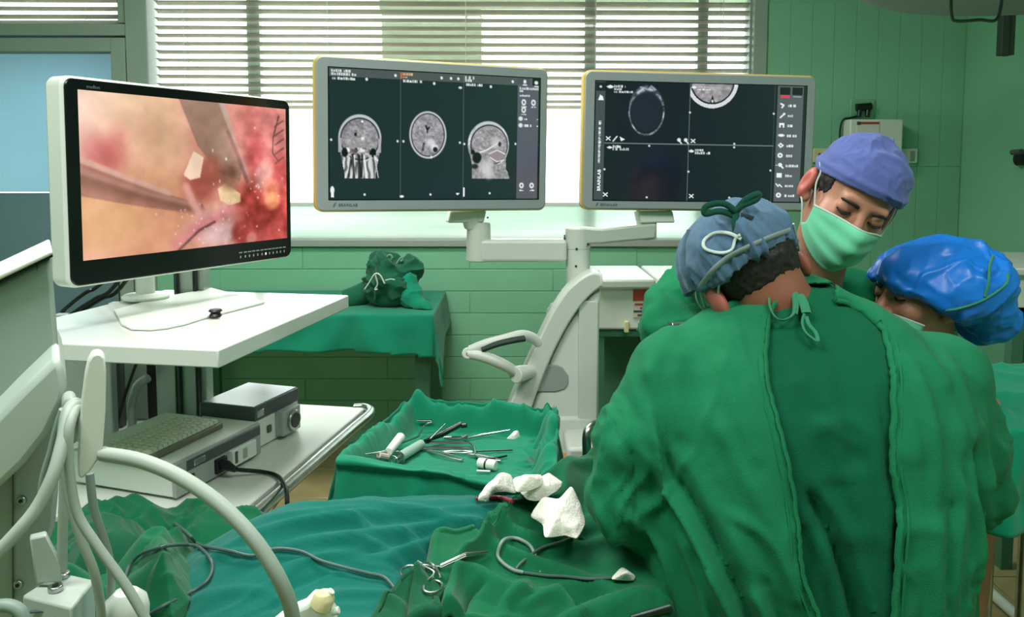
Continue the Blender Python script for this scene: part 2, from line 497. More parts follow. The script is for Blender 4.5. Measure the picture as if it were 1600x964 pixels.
win = empty('window_2', (0, 0, 0)); struct(win)
zl = P(700, 320, YW).z
yg = YW + .08
MB().box((xw0, yg, zl), (xw1, yg + .006, zt)).build('glass_pane', PANE, win)
MB().box((xw0, yg - .01, zs), (xw1, yg + .004, zl)).build('frosted_pane', FROST, win)
fm = MB().box((xw1 + .002, YW - .012, zs - .03), (xw1 + .07, YW + .12, zt)).build('window_frame', FRAMEM, win, bevel=.004)
MB().box((xw1 - .006, YW + .03, zs - .03), (xw1 + .002, YW + .12, zt)).build('reveal', FRAMEM, win)
MB().box((xw0, yg - .02, zl - .008), (xw1, yg + .02, zl + .008)).build('rail', WHITE, win, bevel=.002)
SILLM = mat('grey_sill', (150, 158, 150), .5)
struct(MB().box((xw0, YW - .03, zs - .035), (xw1 + .002, YW + .12, zs)).build('trim_1', SILLM, None, bevel=.004))
MULL = mat('white_mullion', (196, 202, 190), .5)
for px, w in ((388, 20), (925, 18), (1104, 16)):
    a = P(px, 100, YW).x; hw = w / 2 / F_PX * YW
    MB().box((a - hw, yg + .006, zs), (a + hw, yg + .05, zt)).build('mullion', MULL, win)
# outside: pillar and eaves seen through the slats
OUT = mat('outside_render', (190, 188, 168), .9, noise=.1)
struct(MB().box((P(596, 0, 4.6).x, 4.6, -.1), (P(752, 0, 4.6).x, 4.9, 3.4)).build('outdoor_pillar', OUT))
struct(MB().box((P(596, 0, 4.7).x, 4.62, P(0, 14, 4.62).z), (2.4, 4.9, 3.4)).build('outdoor_beam', OUT))

def blind(name, x0, x1, z0, z1, y, pitch, label, tilt, cords):
    b = empty(name, ((x0 + x1) / 2, y, z0), label, 'blind')
    m = MB(); m.box((x0, y - .012, z0 - .016), (x1, y + .012, z0)); m.build('bottom_rail', SLAT, b, bevel=.003)
    n = int((z1 - z0) / pitch); ca, sa = math.cos(tilt), math.sin(tilt); W = .024
    s0 = None
    for i in range(n):
        z = z0 + .018 + i * pitch
        if s0 is None:
            vs = []; K = 4
            for k in range(K + 1):
                u = (k / K - .5) * 2; bow = .0035 * (1 - u * u)
                for xx in (x0, x1): vs.append((xx - (x0 + x1) / 2, -u * W * ca - bow * sa, u * W * sa * -1 + bow * ca))
            fs = [(2 * k, 2 * k + 1, 2 * k + 3, 2 * k + 2) for k in range(K)]
            s0 = link_mesh('slat', vs, fs, SLAT, b); solid(s0, .0012); s0.location = ((x0 + x1) / 2, y, z)
        else:
            o = bpy.data.objects.new('slat', s0.data); COL.objects.link(o); o.parent = b; o.matrix_parent_inverse = s0.matrix_parent_inverse.copy()
            o.location = ((x0 + x1) / 2, y, z + random.uniform(-.002, .002)); o.rotation_euler = (random.uniform(-.05, .05), random.uniform(-.0006, .0006) + .004, 0)
            solid(o, .0012)
    for cx in cords:
        for dy in (-.025, .025):
            MB().tube([(cx, y + dy, z0 - .01), (cx, y + dy, z1)], .0014, 6).build('cord', WHITE2, b)
SLAT = bpy.data.materials.new('blind_slat'); SLAT.use_nodes = True
nt = SLAT.node_tree; pb = nt.nodes['Principled BSDF']; pb.inputs['Base Color'].default_value = lin((216, 214, 202)); pb.inputs['Roughness'].default_value = .5
tl = nt.nodes.new('ShaderNodeBsdfTranslucent'); tl.inputs['Color'].default_value = (.74, .72, .64, 1); mx = nt.nodes.new('ShaderNodeMixShader'); mx.inputs[0].default_value = .7
nt.links.new(pb.outputs[0], mx.inputs[1]); nt.links.new(tl.outputs[0], mx.inputs[2]); nt.links.new(mx.outputs[0], nt.nodes['Material Output'].inputs['Surface'])
PIT = 12.5 / F_PX * YW
blind('venetian_blind', xw0 + .004, xw1 - .008, P(700, 164, YW).z, zt, YW + .04, PIT,
      'wide white venetian blind lowered over the upper part of the large bright window', math.radians(-16),
      [P(283, 0, YW).x, P(510, 0, YW).x, P(727, 0, YW).x, P(1132, 0, YW).x, P(932, 0, YW).x])

# ------------------------------------------------------------ left window: looks into a dim side room
wl = empty('window_1', (0, 0, 0)); struct(wl)
fz = lambda y: P(100, y, YW).z
fx = lambda x: P(x, 100, YW).x
XLL = XL
MB().box((fx(200), YW - .02, .25), (fx(234), YW + .12, zt)).build('post', FRAMEM, wl, bevel=.004)
MB().box((fx(186), YW + .0, fz(36)), (fx(200), YW + .1, zt)).build('upper_stile', FRAMEM, wl, bevel=.004)
MB().box((XLL, YW - .012, fz(56)), (fx(200), YW + .1, fz(38))).build('transom', FRAMEM, wl, bevel=.004)
MB().box((XLL, YW - .004, fz(81)), (fx(198), YW + .08, fz(59))).build('sash_top', FRAMEM, wl, bevel=.004)
MB().box((fx(174), YW - .006, .25), (fx(197), YW + .08, fz(60))).build('sash_stile', FRAMEM, wl, bevel=.004)
MB().box((fx(172), YW + .01, .3), (fx(175), YW + .03, fz(81))).build('gasket', BLACK, wl)
MB().box((XLL, YW + .03, .25), (fx(173), YW + .036, fz(80))).build('glass_pane', PANE, wl)
MB().box((XLL, YW + .08, fz(36)), (fx(188), YW + .086, zt)).build('upper_pane', PANE, wl)
# side room behind it
SIDE1 = mat('side_room_lit_blue', (120, 156, 172), .8, noise=.06, nscale=1.5); SIDE2 = mat('side_room_dim_teal', (26, 58, 62), .6, noise=.1, nscale=2)  # backdrop's lit upper and dim lower tones are put into these colours
ys = YW + 1.5
xe, zt2 = -2.72, P(100, 66, ys).z
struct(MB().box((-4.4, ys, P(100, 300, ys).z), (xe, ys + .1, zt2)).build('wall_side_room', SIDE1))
struct(MB().box((-4.4, ys - .02, 0), (xe, ys + .1, P(100, 302, ys).z)).build('wall_side_room_dim', SIDE2))  # dimness of the lower backdrop wall given as a darker slab
fp = [(-4.5, YW + .12), (fx(206), YW + .12), (xe, ys), (-4.5, ys)]
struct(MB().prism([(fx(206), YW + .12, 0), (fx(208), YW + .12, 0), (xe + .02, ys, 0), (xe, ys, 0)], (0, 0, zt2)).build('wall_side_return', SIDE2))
zn = P(100, 48, YW + .12).z; lowc = [(x, y, zn if y < YW + .5 else zt2) for x, y in fp]
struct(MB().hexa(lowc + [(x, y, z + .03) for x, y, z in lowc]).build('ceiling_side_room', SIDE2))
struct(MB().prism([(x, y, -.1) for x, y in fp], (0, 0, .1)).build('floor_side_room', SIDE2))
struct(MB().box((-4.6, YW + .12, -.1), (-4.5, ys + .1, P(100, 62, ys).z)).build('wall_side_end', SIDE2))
area_light('side_room_lamp', (-3.1, YW + .8, P(100, 72, ys).z - .05), (.8, .3), 14, (.8, .92, 1.0))
blind('venetian_blind', XLL + .01, fx(184), fz(30), zt, YW + .04, PIT, 'short white venetian blind in the upper left corner above the dim inner window', math.radians(-16), [fx(134)])

# ------------------------------------------------------------ wall fittings on the right
yb = YW - .006
f = lambda px, py, Y=yb: P(px, py, Y)
bx = empty('wall_box', f(1355, 215), 'white wall box with red printed strip above the violet cap', 'electrical box')
a, b = f(1315, 250), f(1398, 188)
MB().box((a.x, yb - .09, a.z), (b.x, yb, b.z)).build('box_body', WHITE2, bx, bevel=.006)
a, b = f(1338, 224, yb - .092), f(1374, 189, yb - .092)
MB().box((a.x, yb - .093, a.z), (b.x, yb - .09, b.z)).build('paper_label', mat('paper_label', (216, 216, 206), .7), bx)
a, b = f(1339, 194, yb - .094), f(1374, 190.5, yb - .094)
MB().box((a.x, yb - .0945, a.z), (b.x, yb - .093, b.z)).build('red_strip', RED, bx)
a, b = f(1339, 195, yb - .095), f(1345, 190, yb - .095)
MB().box((a.x, yb - .0955, a.z), (b.x, yb - .094, b.z)).build('emblem', DGREY, bx)
sk = empty('pipe_outlet', f(1350, 170), 'black double outlet fitting on a clear plate above the white wall box', 'outlet')
a, b = f(1327, 186), f(1366, 155)
MB().box((a.x, yb - .008, a.z), (b.x, yb, b.z)).build('back_plate', mat('pale_green_plate', (110, 170, 134), .3), sk, bevel=.004)
MB().tube([f(1338, 168, yb - .02), f(1361, 166, yb - .02)], .018, 12).build('outlet_body', BLACK, sk)
for px in (1343, 1356):
    MB().tube([f(px, 172, yb - .02), f(px - 1, 182, yb - .03)], [.013, .010], 10).build('nozzle', DSTEEL, sk)
MB().tube(spline([f(1342, 181, yb - .02), f(1330, 184, yb - .02), f(1318, 187, yb - .02), f(1313, 200, yb - .02), f(1312, 222, yb - .02)]), .005, 8).build('hose', BLACK, sk)
s1 = empty('socket_strip', f(1290, 243), 'cream socket strip on the green wall beside the right screen', 'socket')
a, b = f(1268, 254), f(1330, 232)
MB().box((a.x, yb - .02, a.z), (b.x, yb, b.z)).build('plate', CREAM, s1, bevel=.004)
for px in (1280, 1291, 1302):
    MB().cyl(f(px, 243, yb - .018), f(px, 243, yb - .0215), .012, n=14).build('socket_hole', DGREY, s1)
s2 = empty('wall_socket', f(1418, 243), 'white wall socket showing right of the violet cap', 'socket')
a, b = f(1405, 255), f(1432, 232)
MB().box((a.x, yb - .016, a.z), (b.x, yb, b.z)).build('plate', WHITE2, s2, bevel=.004)
a, b = f(1422, 252, yb - .017), f(1430, 236, yb - .017)
MB().box((a.x, yb - .018, a.z), (b.x, yb - .014, b.z)).build('cover', GREYP, s2, bevel=.002)
# small dark fitting on the right wall
q = lambda px, py: Vector((XR, 0, 0)) + Vector((0, XR * F_PX / (px - CX), P(px, py, XR * F_PX / (px - CX)).z))
vf = empty('wall_valve', q(1592, 245), 'small dark valve on the right wall at the picture edge', 'valve')
c = q(1597, 248)
MB().cyl((XR, c.y, c.z), (XR - .03, c.y, c.z), .03, n=16).build('valve_body', BLACK, vf)
MB().tube([(XR - .03, c.y - .03, c.z + .03), (XR - .035, c.y + .03, c.z + .028)], .012, 10).build('lever', DGREY, vf)
# overhead pale housing, top right, with bracket and cable
hs = empty('overhead_housing', P(1560, 0, 2.6), 'pale grey overhead housing with a curved lower edge at the top right', 'ceiling fixture')
cx, cy, cz = P(1640, -30, 2.5); 
cc = Vector((P(1690, 0, 2.3).x, 2.3, P(1650, 27, 2.88).z))
HOUS = mat('grey_housing', (128, 136, 128), .6)
MB().lathe(cc, [(.56, .0), (.595, .015), (.605, .05), (.59, .09), (.1, .2)], n=64).build('housing_shell', HOUS, hs)
MB().cyl(cc + Vector((0, 0, .18)), Vector((cc.x, cc.y, ZC - .024)), .05).build('suspension_pole', HOUS, hs)
ca, cb2 = P(1484, 18, 2.45), P(1566, 20, 2.46)
MB().tube(spline([Vector((ca.x, ca.y, cc.z + .01)), P(1487, 24, 2.45), P(1496, 33, 2.45), P(1530, 31, 2.45), P(1558, 29, 2.46), Vector((cb2.x, cb2.y, cc.z + .01))]), .005, 8).build('cable', DGREY, hs)
br = empty('hanging_bracket', P(1570, 55, 3.4), 'dark flat bracket hanging from the ceiling before the right wall', 'bracket')
a, b = P(1560, 87, 3.4), P(1577, 10, 3.4)
MB().box((a.x, 3.38, a.z), (b.x, 3.42, ZC)).build('strap', mat('dark_green_steel', (44, 62, 50), .6), br, bevel=.003)
MB().box((b.x, 3.37, a.z + .0), (b.x + .012, 3.43, ZC)).build('flange', mat('dark_green_steel', (44, 62, 50), .6), br)
# ============================================================ screens: pictures drawn into fine colour grids
class Canvas:
    def __init__(s, w, h, bg=(0, 0, 0)):
        s.w, s.h = w, h; s.a = np.zeros((h, w, 3)); s.a[:] = np.array(bg) / 255.0
        yy, xx = np.mgrid[0:h, 0:w]; s.X = xx / (w - 1); s.Y = yy / (h - 1)        # 0..1, y down
        s.asp = w / h
    def put(s, m, c, al=1.0):
        m = np.clip(m, 0, 1)[..., None] * al; s.a = s.a * (1 - m) + m * (np.array(c) / 255.0); return s
    def rect(s, x0, y0, x1, y1, c, al=1.0):
        s.put(((s.X >= x0) & (s.X <= x1) & (s.Y >= y0) & (s.Y <= y1)).astype(float), c, al)
    def ell(s, cx, cy, rx, ry, c, al=1.0, soft=0.08, rot=0.0):
        dx, dy = s.X - cx, (s.Y - cy) / s.asp; ry_ = ry / s.asp
        u, v = dx * math.cos(rot) + dy * math.sin(rot), -dx * math.sin(rot) + dy * math.cos(rot)
        d = np.sqrt((u / rx) ** 2 + (v / ry_) ** 2); s.put(1 - sstep(1 - soft, 1 + soft, d), c, al); return d
    def line(s, pts, wd, c, al=1.0, soft=.5):
        P2 = np.stack([s.X.ravel(), s.Y.ravel() / s.asp], -1); d, _ = poly_dist(P2, [(x, y / s.asp) for x, y in pts]); d = d.reshape(s.h, s.w)
        s.put(1 - sstep(wd * (1 - soft), wd * (1 + soft), d), c, al)
    def poly(s, pts, c, al=1.0): s.put(in_poly(np.stack([s.X.ravel(), s.Y.ravel()], -1), pts).reshape(s.h, s.w).astype(float), c, al)
    def noise(s, sx, sy=None, oc=3, seed=0):
        return fbm(np.stack([s.X * sx, s.Y * (sy or sx) / s.asp, s.X * 0], -1), oc, seed)
    def words(s, x, y, w, h, c, seed=0, al=.95):
        """a line of small print too fine to read: uneven light strokes"""
        r = random.Random(seed); q = x
        while q < x + w:
            l = r.uniform(.35, 1.0) * h * .55
            s.rect(q, y + h * r.choice((0, .0, .25)), q + l, y + h, c, al * r.uniform(.75, 1)); q += l + h * .12
            if r.random() < .12: q += h * .3
def soft_blur(a, n=1):
    for _ in range(n):
        p = np.pad(a, ((1, 1), (1, 1), (0, 0)), 'edge')
        a = (p[1:-1, 1:-1] * 4 + p[:-2, 1:-1] + p[2:, 1:-1] + p[1:-1, :-2] + p[1:-1, 2:]) / 8
    return a
def screen_mat(name, strength, rough=.12):
    m = bpy.data.materials.new(name); m.use_nodes = True; nt = m.node_tree; b = nt.nodes['Principled BSDF']
    at = nt.nodes.new('ShaderNodeAttribute'); at.attribute_name = 'picture'
    nt.links.new(at.outputs['Color'], b.inputs['Emission Color']); b.inputs['Emission Strength'].default_value = strength
    b.inputs['Base Color'].default_value = (.006, .008, .009, 1); b.inputs['Roughness'].default_value = rough
    return m
def screen_mesh(name, cv, O, R, D, w, h, m, parent):
    """O = top left corner, R right, D down (unit)"""
    O, R, D = (np.array(v) for v in (O, R, D))
    V = O + (cv.X.reshape(-1, 1) * w) * R + (cv.Y.reshape(-1, 1) * h) * D
    H, W = cv.h, cv.w
    i = np.arange(H * W).reshape(H, W)
    q = np.stack([i[:-1, :-1], i[1:, :-1], i[1:, 1:], i[:-1, 1:]], -1).reshape(-1, 4)
    o = link_mesh(name, V, q, m, parent, False)
    at = o.data.attributes.new('picture', 'FLOAT_COLOR', 'POINT')
    c = np.clip(cv.a, 0, 1).reshape(-1, 3); c = np.where(c <= .04045, c / 12.92, ((c + .055) / 1.055) ** 2.4)
    at.data.foreach_set('color', np.concatenate([c, np.ones((len(c), 1))], 1).astype(np.float32).ravel())
    return o

def plate(name, O, R, D, N, w, h, r, depth, m, parent, hole=None, bevel=0.002, n=6, off=0.0):
    """rounded rectangular plate; O top-left corner of the front, N front normal; thickness goes back"""
    O, R, D, N = map(Vector, (O, R, D, N))
    pts = []
    for cx, cy, a0 in ((r, r, math.pi), (w - r, r, 1.5 * math.pi), (w - r, h - r, 0), (r, h - r, .5 * math.pi)):
        for k in range(n + 1):
            a = a0 + k * math.pi / 2 / n; pts.append(O + R * (cx + r * math.cos(a)) + D * (cy + r * math.sin(a)) + N * off)
    return MB().prism(pts[::-1], -N * depth).build(name, m, parent, bevel=bevel)
def frame_from(TL, TR, BL):
    R = (TR - TL).normalized(); D = (BL - TL); D = (D - R * D.dot(R)).normalized(); N = D.cross(R)   # towards the viewer
    if N.y > 0: N = -N
    return R, D, N

# ---- picture of the operating field
def surgical_picture():
    c = Canvas(340, 226, (214, 150, 130)); X, Y = c.X, c.Y
    n1 = c.noise(3, seed=1); n2 = c.noise(9, seed=2); n3 = c.noise(22, seed=3)
    c.ell(.02, .1, .22, .75, (244, 212, 192), .95, .6); c.ell(.25, .12, .17, .42, (240, 206, 170), .9, .5); c.ell(.18, .42, .16, .3, (226, 166, 142), .6, .6)
    c.ell(.09, .42, .07, .14, (196, 92, 94), .9, .6); c.ell(.15, .33, .04, .12, (206, 120, 112), .6, .7); c.ell(.04, .34, .05, .12, (206, 130, 122), .5, .7)
    c.ell(.34, .3, .12, .3, (226, 180, 146), .8, .5)
    c.ell(.2, .75, .35, .3, (206, 146, 110), .8, .5); c.ell(.08, .78, .16, .16, (216, 164, 116), .8, .5)
    c.poly([(.41, -.02), (.63, -.02), (.68, .18), (.74, .42), (.72, .55), (.6, .48), (.5, .3)], (152, 122, 104), .9)
    c.line([(.62, -.02), (.66, .12), (.70, .28), (.75, .46), (.78, .62)], .012, (196, 176, 166), .8); c.line([(.66, .2), (.71, .36), (.76, .55)], .010, (116, 88, 80), .8)
    c.ell(.86, .18, .16, .3, (212, 122, 118), .9, .5); c.ell(.82, .36, .06, .16, (206, 84, 92), .7, .6); c.ell(.93, .3, .06, .2, (204, 116, 110), .7, .5)
    c.ell(.95, .72, .12, .3, (176, 44, 42), .9, .5); c.ell(.8, .74, .12, .2, (160, 52, 46), .9, .5); c.ell(.86, .9, .16, .14, (166, 56, 52), .9, .4)
    c.ell(.97, .5, .06, .16, (180, 70, 66), .8, .5); c.ell(.86, .50, .05, .11, (206, 150, 144), .8, .4, .4); c.ell(.9, .62, .05, .08, (204, 120, 92), .8, .4); c.ell(.91, .70, .045, .07, (224, 140, 92), .9, .35, .5)
    c.poly([(0, .40), (.18, .52), (.34, .62), (.52, .70), (.53, .74), (.40, .74), (.24, .70), (0, .62)], (152, 102, 90), .75)
    c.line([(0, .405), (.17, .51), (.36, .62)], .012, (212, 166, 152), .9); c.line([(0, .52), (.2, .62), (.5, .74)], .022, (128, 84, 70), .7, .9); c.line([(0, .47), (.25, .61), (.5, .71)], .01, (184, 140, 128), .6, .9)
    c.ell(.52, .56, .09, .13, (160, 76, 66), .85, .5); c.ell(.57, .46, .05, .1, (166, 92, 74), .8, .5)
    c.poly([(.43, .50), (.48, .34), (.53, .38), (.51, .52), (.46, .535)], (246, 216, 190), .95)
    c.poly([(.60, .60), (.64, .56), (.72, .64), (.72, .70), (.66, .72), (.61, .68)], (238, 206, 158), .9)
    c.line([(.44, .58), (.47, .68), (.50, .76)], .018, (222, 160, 150), .9, .7); c.ell(.66, .52, .05, .09, (120, 74, 58), .8, .5)
    c.ell(.56, .84, .14, .1, (226, 166, 160), .8, .5, -.3); c.ell(.6, .93, .09, .08, (236, 196, 196), .8, .5); c.line([(.38, .97), (.52, .84), (.66, .76)], .025, (214, 130, 132), .7, .8)
    c.line([(.40, 1.0), (.5, .88), (.58, .83)], .006, (86, 52, 48), .7); c.ell(.72, .93, .05, .08, (150, 44, 46), .8, .5); c.ell(.78, .97, .03, .04, (206, 130, 120), .8, .4)
    for k in range(5):
        y = .12 + k * .07; c.line([(.985, y - .03), (.95, y), (.93, y + .02)], .003, (70, 44, 40), .85)
    c.line([(.955, .06), (.92, .22), (.915, .34), (.95, .4)], .004, (84, 52, 48), .85)
    tex = n2 * .05 + n3 * .04; rr = sstep(.5, .9, X + .25 * (Y - .3))
    c.a += (tex * (.6 + rr * 1.6))[..., None] * np.array([1, .8, .75]) + (n1 * .05)[..., None]
    r = random.Random(5)
    for k in range(30):
        x = r.gauss(.8, .13); y = r.gauss(.62, .2)
        if 0 < x < 1 and 0 < y < 1: c.ell(x, y, r.uniform(.002, .006), r.uniform(.004, .012), (252, 236, 232), r.uniform(.5, .95), .6)
    for k in range(26):
        x = r.gauss(.52, .1); y = r.gauss(.85, .08)
        if y < 1: c.ell(x, y, r.uniform(.002, .005), r.uniform(.003, .008), (250, 226, 226), .7, .6)
    c.a = soft_blur(c.a, 2); return c

def skull_axial(c, cx, cy, rx, ry, seed):
    n = c.noise(40, seed=seed) * .06 + c.noise(110, seed=seed + 1) * .09
    d = c.ell(cx, cy, rx, ry, (196, 196, 200), 1, .03); c.ell(cx, cy, rx * .91, ry * .92, (30, 34, 40), 1, .03); c.ell(cx, cy, rx * .86, ry * .88, (150, 147, 152), 1, .04)
    c.a += (n * (d < .86))[..., None]; return d
def mri_picture():
    c = Canvas(400, 246, (22, 40, 42)); X, Y = c.X, c.Y
    c.rect(0, 0, .885, .062, (74, 84, 82)); c.rect(.885, 0, 1, 1, (84, 88, 98)); c.rect(.885, 0, .945, .055, (70, 76, 82)); c.rect(.96, 0, 1, .06, (16, 20, 24))
    for x in (.318, .616): c.rect(x - .0015, 0, x + .0015, 1, (96, 110, 108), .8)
    W_ = (232, 238, 236)
    c.words(.010, .010, .075, .022, W_, 1); c.words(.010, .034, .11, .022, W_, 2); c.words(.013, .068, .09, .02, W_, 3)
    c.rect(.318, .012, .326, .056, (188, 106, 60)); c.words(.33, .012, .045, .020, (236, 190, 140), 4); c.words(.33, .035, .022, .018, (206, 160, 120), 5); c.words(.33, .064, .085, .02, W_, 6)
    c.words(.624, .012, .04, .022, W_, 7); c.words(.624, .036, .028, .02, W_, 8); c.words(.627, .066, .08, .02, W_, 9)
    for x, y in ((.295, .035), (.51, .035), (.555, .035), (.59, .035), (.86, .035), (.165, .075), (.475, .082), (.75, .085)): c.ell(x, y, .006, .012, W_, .95, .3)
    c.ell(.60, .105, .009, .010, W_, .9, .3)
    # coronal
    n = c.noise(36, seed=11) * .07 + c.noise(110, seed=12) * .09
    cx, cy = .135, .515
    m = ((np.abs(X - cx) < .088 - .02 * sstep(.6, .85, Y)) & (Y > .52) & (Y < .84)).astype(float)
    c.put(m, (150, 150, 152)); st = (np.sin(X * 260 + c.noise(9, seed=13) * 5) * .5 + .5); c.a += ((st - .45) * .55 * m * (Y > .66))[..., None]
    c.ell(cx, .53, .096, .185, (190, 192, 194), 1, .03); c.ell(cx, .535, .088, .165, (26, 32, 36), 1, .03); c.ell(cx, .535, .083, .155, (146, 143, 147), 1, .04)
    mb = ((X - cx) / .083) ** 2 + ((Y - .535) / .155) ** 2 < 1
    c.a += (n * mb)[..., None]
    c.rect(cx - .095, .53, cx - .081, .64, (170, 172, 174), .9); c.rect(cx + .081, .53, cx + .095, .64, (170, 172, 174), .9)
    c.ell(cx, .62, .05, .05, (146, 142, 142), .9, .4)
    c.ell(cx - .068, .64, .014, .035, (8, 10, 12), 1, .2); c.ell(cx + .058, .64, .014, .035, (8, 10, 12), 1, .2)
    for k in range(14):
        r = random.Random(k); x = cx + r.uniform(-.07, .07); c.line([(x, .66), (x + r.uniform(-.02, .02), .83)], r.uniform(.002, .006), r.choice([(236, 236, 236), (20, 22, 24), (206, 206, 208), (26, 28, 30)]), .8)
    c.ell(cx - .02, .5, .006, .014, (20, 22, 26), 1, .3); c.ell(cx + .012, .53, .008, .014, (236, 236, 236), .9, .5); c.ell(cx + .01, .4, .006, .007, (246, 246, 246), 1, .4)
    c.a += ((np.abs(X - cx) < .07) & (Y > .6) & (Y < .66))[..., None] * (c.noise(60, seed=14) * .4)[..., None]
    c.rect(cx - .1, .838, cx + .1, .9, (22, 40, 42))
    # axial
    skull_axial(c, .447, .49, .088, .188, 21)
    c.line([(.437, .42), (.444, .45), (.452, .43)], .004, (10, 12, 14), .95); c.line([(.444, .45), (.443, .47)], .003, (10, 12, 14), .9)
    c.line([(.428, .56), (.424, .61)], .005, (14, 16, 18), .9); c.ell(.435, .59, .012, .03, (186, 186, 188), .5, .5); c.ell(.46, .55, .022, .03, (224, 222, 224), .8, .5, .5); c.ell(.478, .59, .018, .03, (228, 226, 228), .85, .4)
    c.ell(.482, .605, .011, .02, (18, 20, 24), 1, .3); c.ell(.463, .665, .004, .012, (240, 240, 240), .9, .4)
    # sagittal
    cx, cy = .742, .54
    c.poly([(.655, .60), (.665, .70), (.665, .78), (.69, .835), (.85, .835), (.84, .78), (.825, .74), (.835, .62)], (150, 150, 152))
    n = c.noise(36, seed=31) * .06 + c.noise(110, seed=32) * .09
    c.ell(cx, .555, .103, .19, (194, 196, 198), 1, .03); c.ell(cx + .003, .56, .094, .168, (26, 32, 36), 1, .03); c.ell(cx + .004, .56, .089, .158, (152, 149, 153), 1, .04)
    c.poly([(.645, .60), (.70, .625), (.735, .64), (.75, .70), (.80, .72), (.83, .70), (.83, .80), (.85, .835), (.66, .835), (.66, .72)], (150, 150, 150), .95)
    ms = (np.abs(X - cx) < .105) & (Y > .42) & (Y < .835); c.a += (n * ms * (c.a.mean(-1) > .3))[..., None]
    c.ell(.685, .665, .022, .045, (8, 10, 12), 1, .2); c.ell(.664, .62, .010, .02, (12, 14, 16), 1, .3); c.ell(.675, .735, .016, .02, (20, 22, 24), .9, .4)
    c.line([(.70, .62), (.735, .60), (.765, .565), (.79, .54)], .004, (230, 228, 230), .9); c.ell(.78, .54, .025, .045, (208, 206, 208), .7, .6); c.ell(.798, .55, .008, .02, (30, 32, 36), .9, .3)
    c.ell(.785, .64, .042, .05, (150, 134, 136), .95, .2); c.line([(.745, .63), (.785, .60), (.825, .63)], .003, (226, 224, 226), .9); c.line([(.75, .66), (.785, .695), (.82, .68)], .003, (226, 224, 226), .8)
    c.ell(.73, .74, .03, .06, (214, 212, 212), .7, .6); c.ell(.745, .80, .02, .04, (206, 206, 206), .6, .6)
    for x, y in ((.008, .545), (.305, .545), (.332, .545), (.60, .545), (.622, .555), (.878, .545), (.155, .965), (.46, .965), (.75, .955)): c.ell(x, y, .005, .01, W_, .95, .4)
    c.ell(.012, .93, .009, .03, W_, 1, .2); c.rect(.006, .945, .018, .985, W_); c.rect(.619, .91, .625, .98, W_); c.ell(.325, .98, .010, .010, W_, 1, .3); c.poly([(.582, .955), (.60, .955), (.59, .97)], W_)
    # side bar
    for x, y, rx in ((.922, .035, .008), (.981, .04, .010)): c.ell(x, y - .005, rx, .016, W_, .95, .3); c.rect(x - .01, y + .018, x + .012, y + .03, W_, .8)
    c.words(.895, .075, .1, .022, W_, 41); c.words(.895, .10, .018, .016, W_, 42); c.words(.895, .135, .05, .018, W_, 43)
    for x, y in ((.918, .2), (.968, .2), (.918, .262)):
        c.ell(x, y, .012, .026, W_, .95, .2); c.ell(x, y, .006, .012, (84, 88, 98), .8, .3); c.words(x - .012, y + .032, .022, .012, W_, int(x * 100))
    for y, w in ((.335, .018), (.39, .035)): c.ell(.903, y, .011, .018, W_, .9, .3); c.words(.920, y - .008, w, .018, W_, int(y * 100)); c.rect(.985, y, .993, y + .006, W_)
    for x in (.912, .965): c.ell(x, .89, .012, .024, W_, .95, .2); c.ell(x, .89, .005, .01, (84, 88, 98), .9, .3); c.words(x - .01, .925, .02, .012, W_, int(x * 77))
    c.rect(.994, 0, 1, 1, (20, 24, 26)); return c
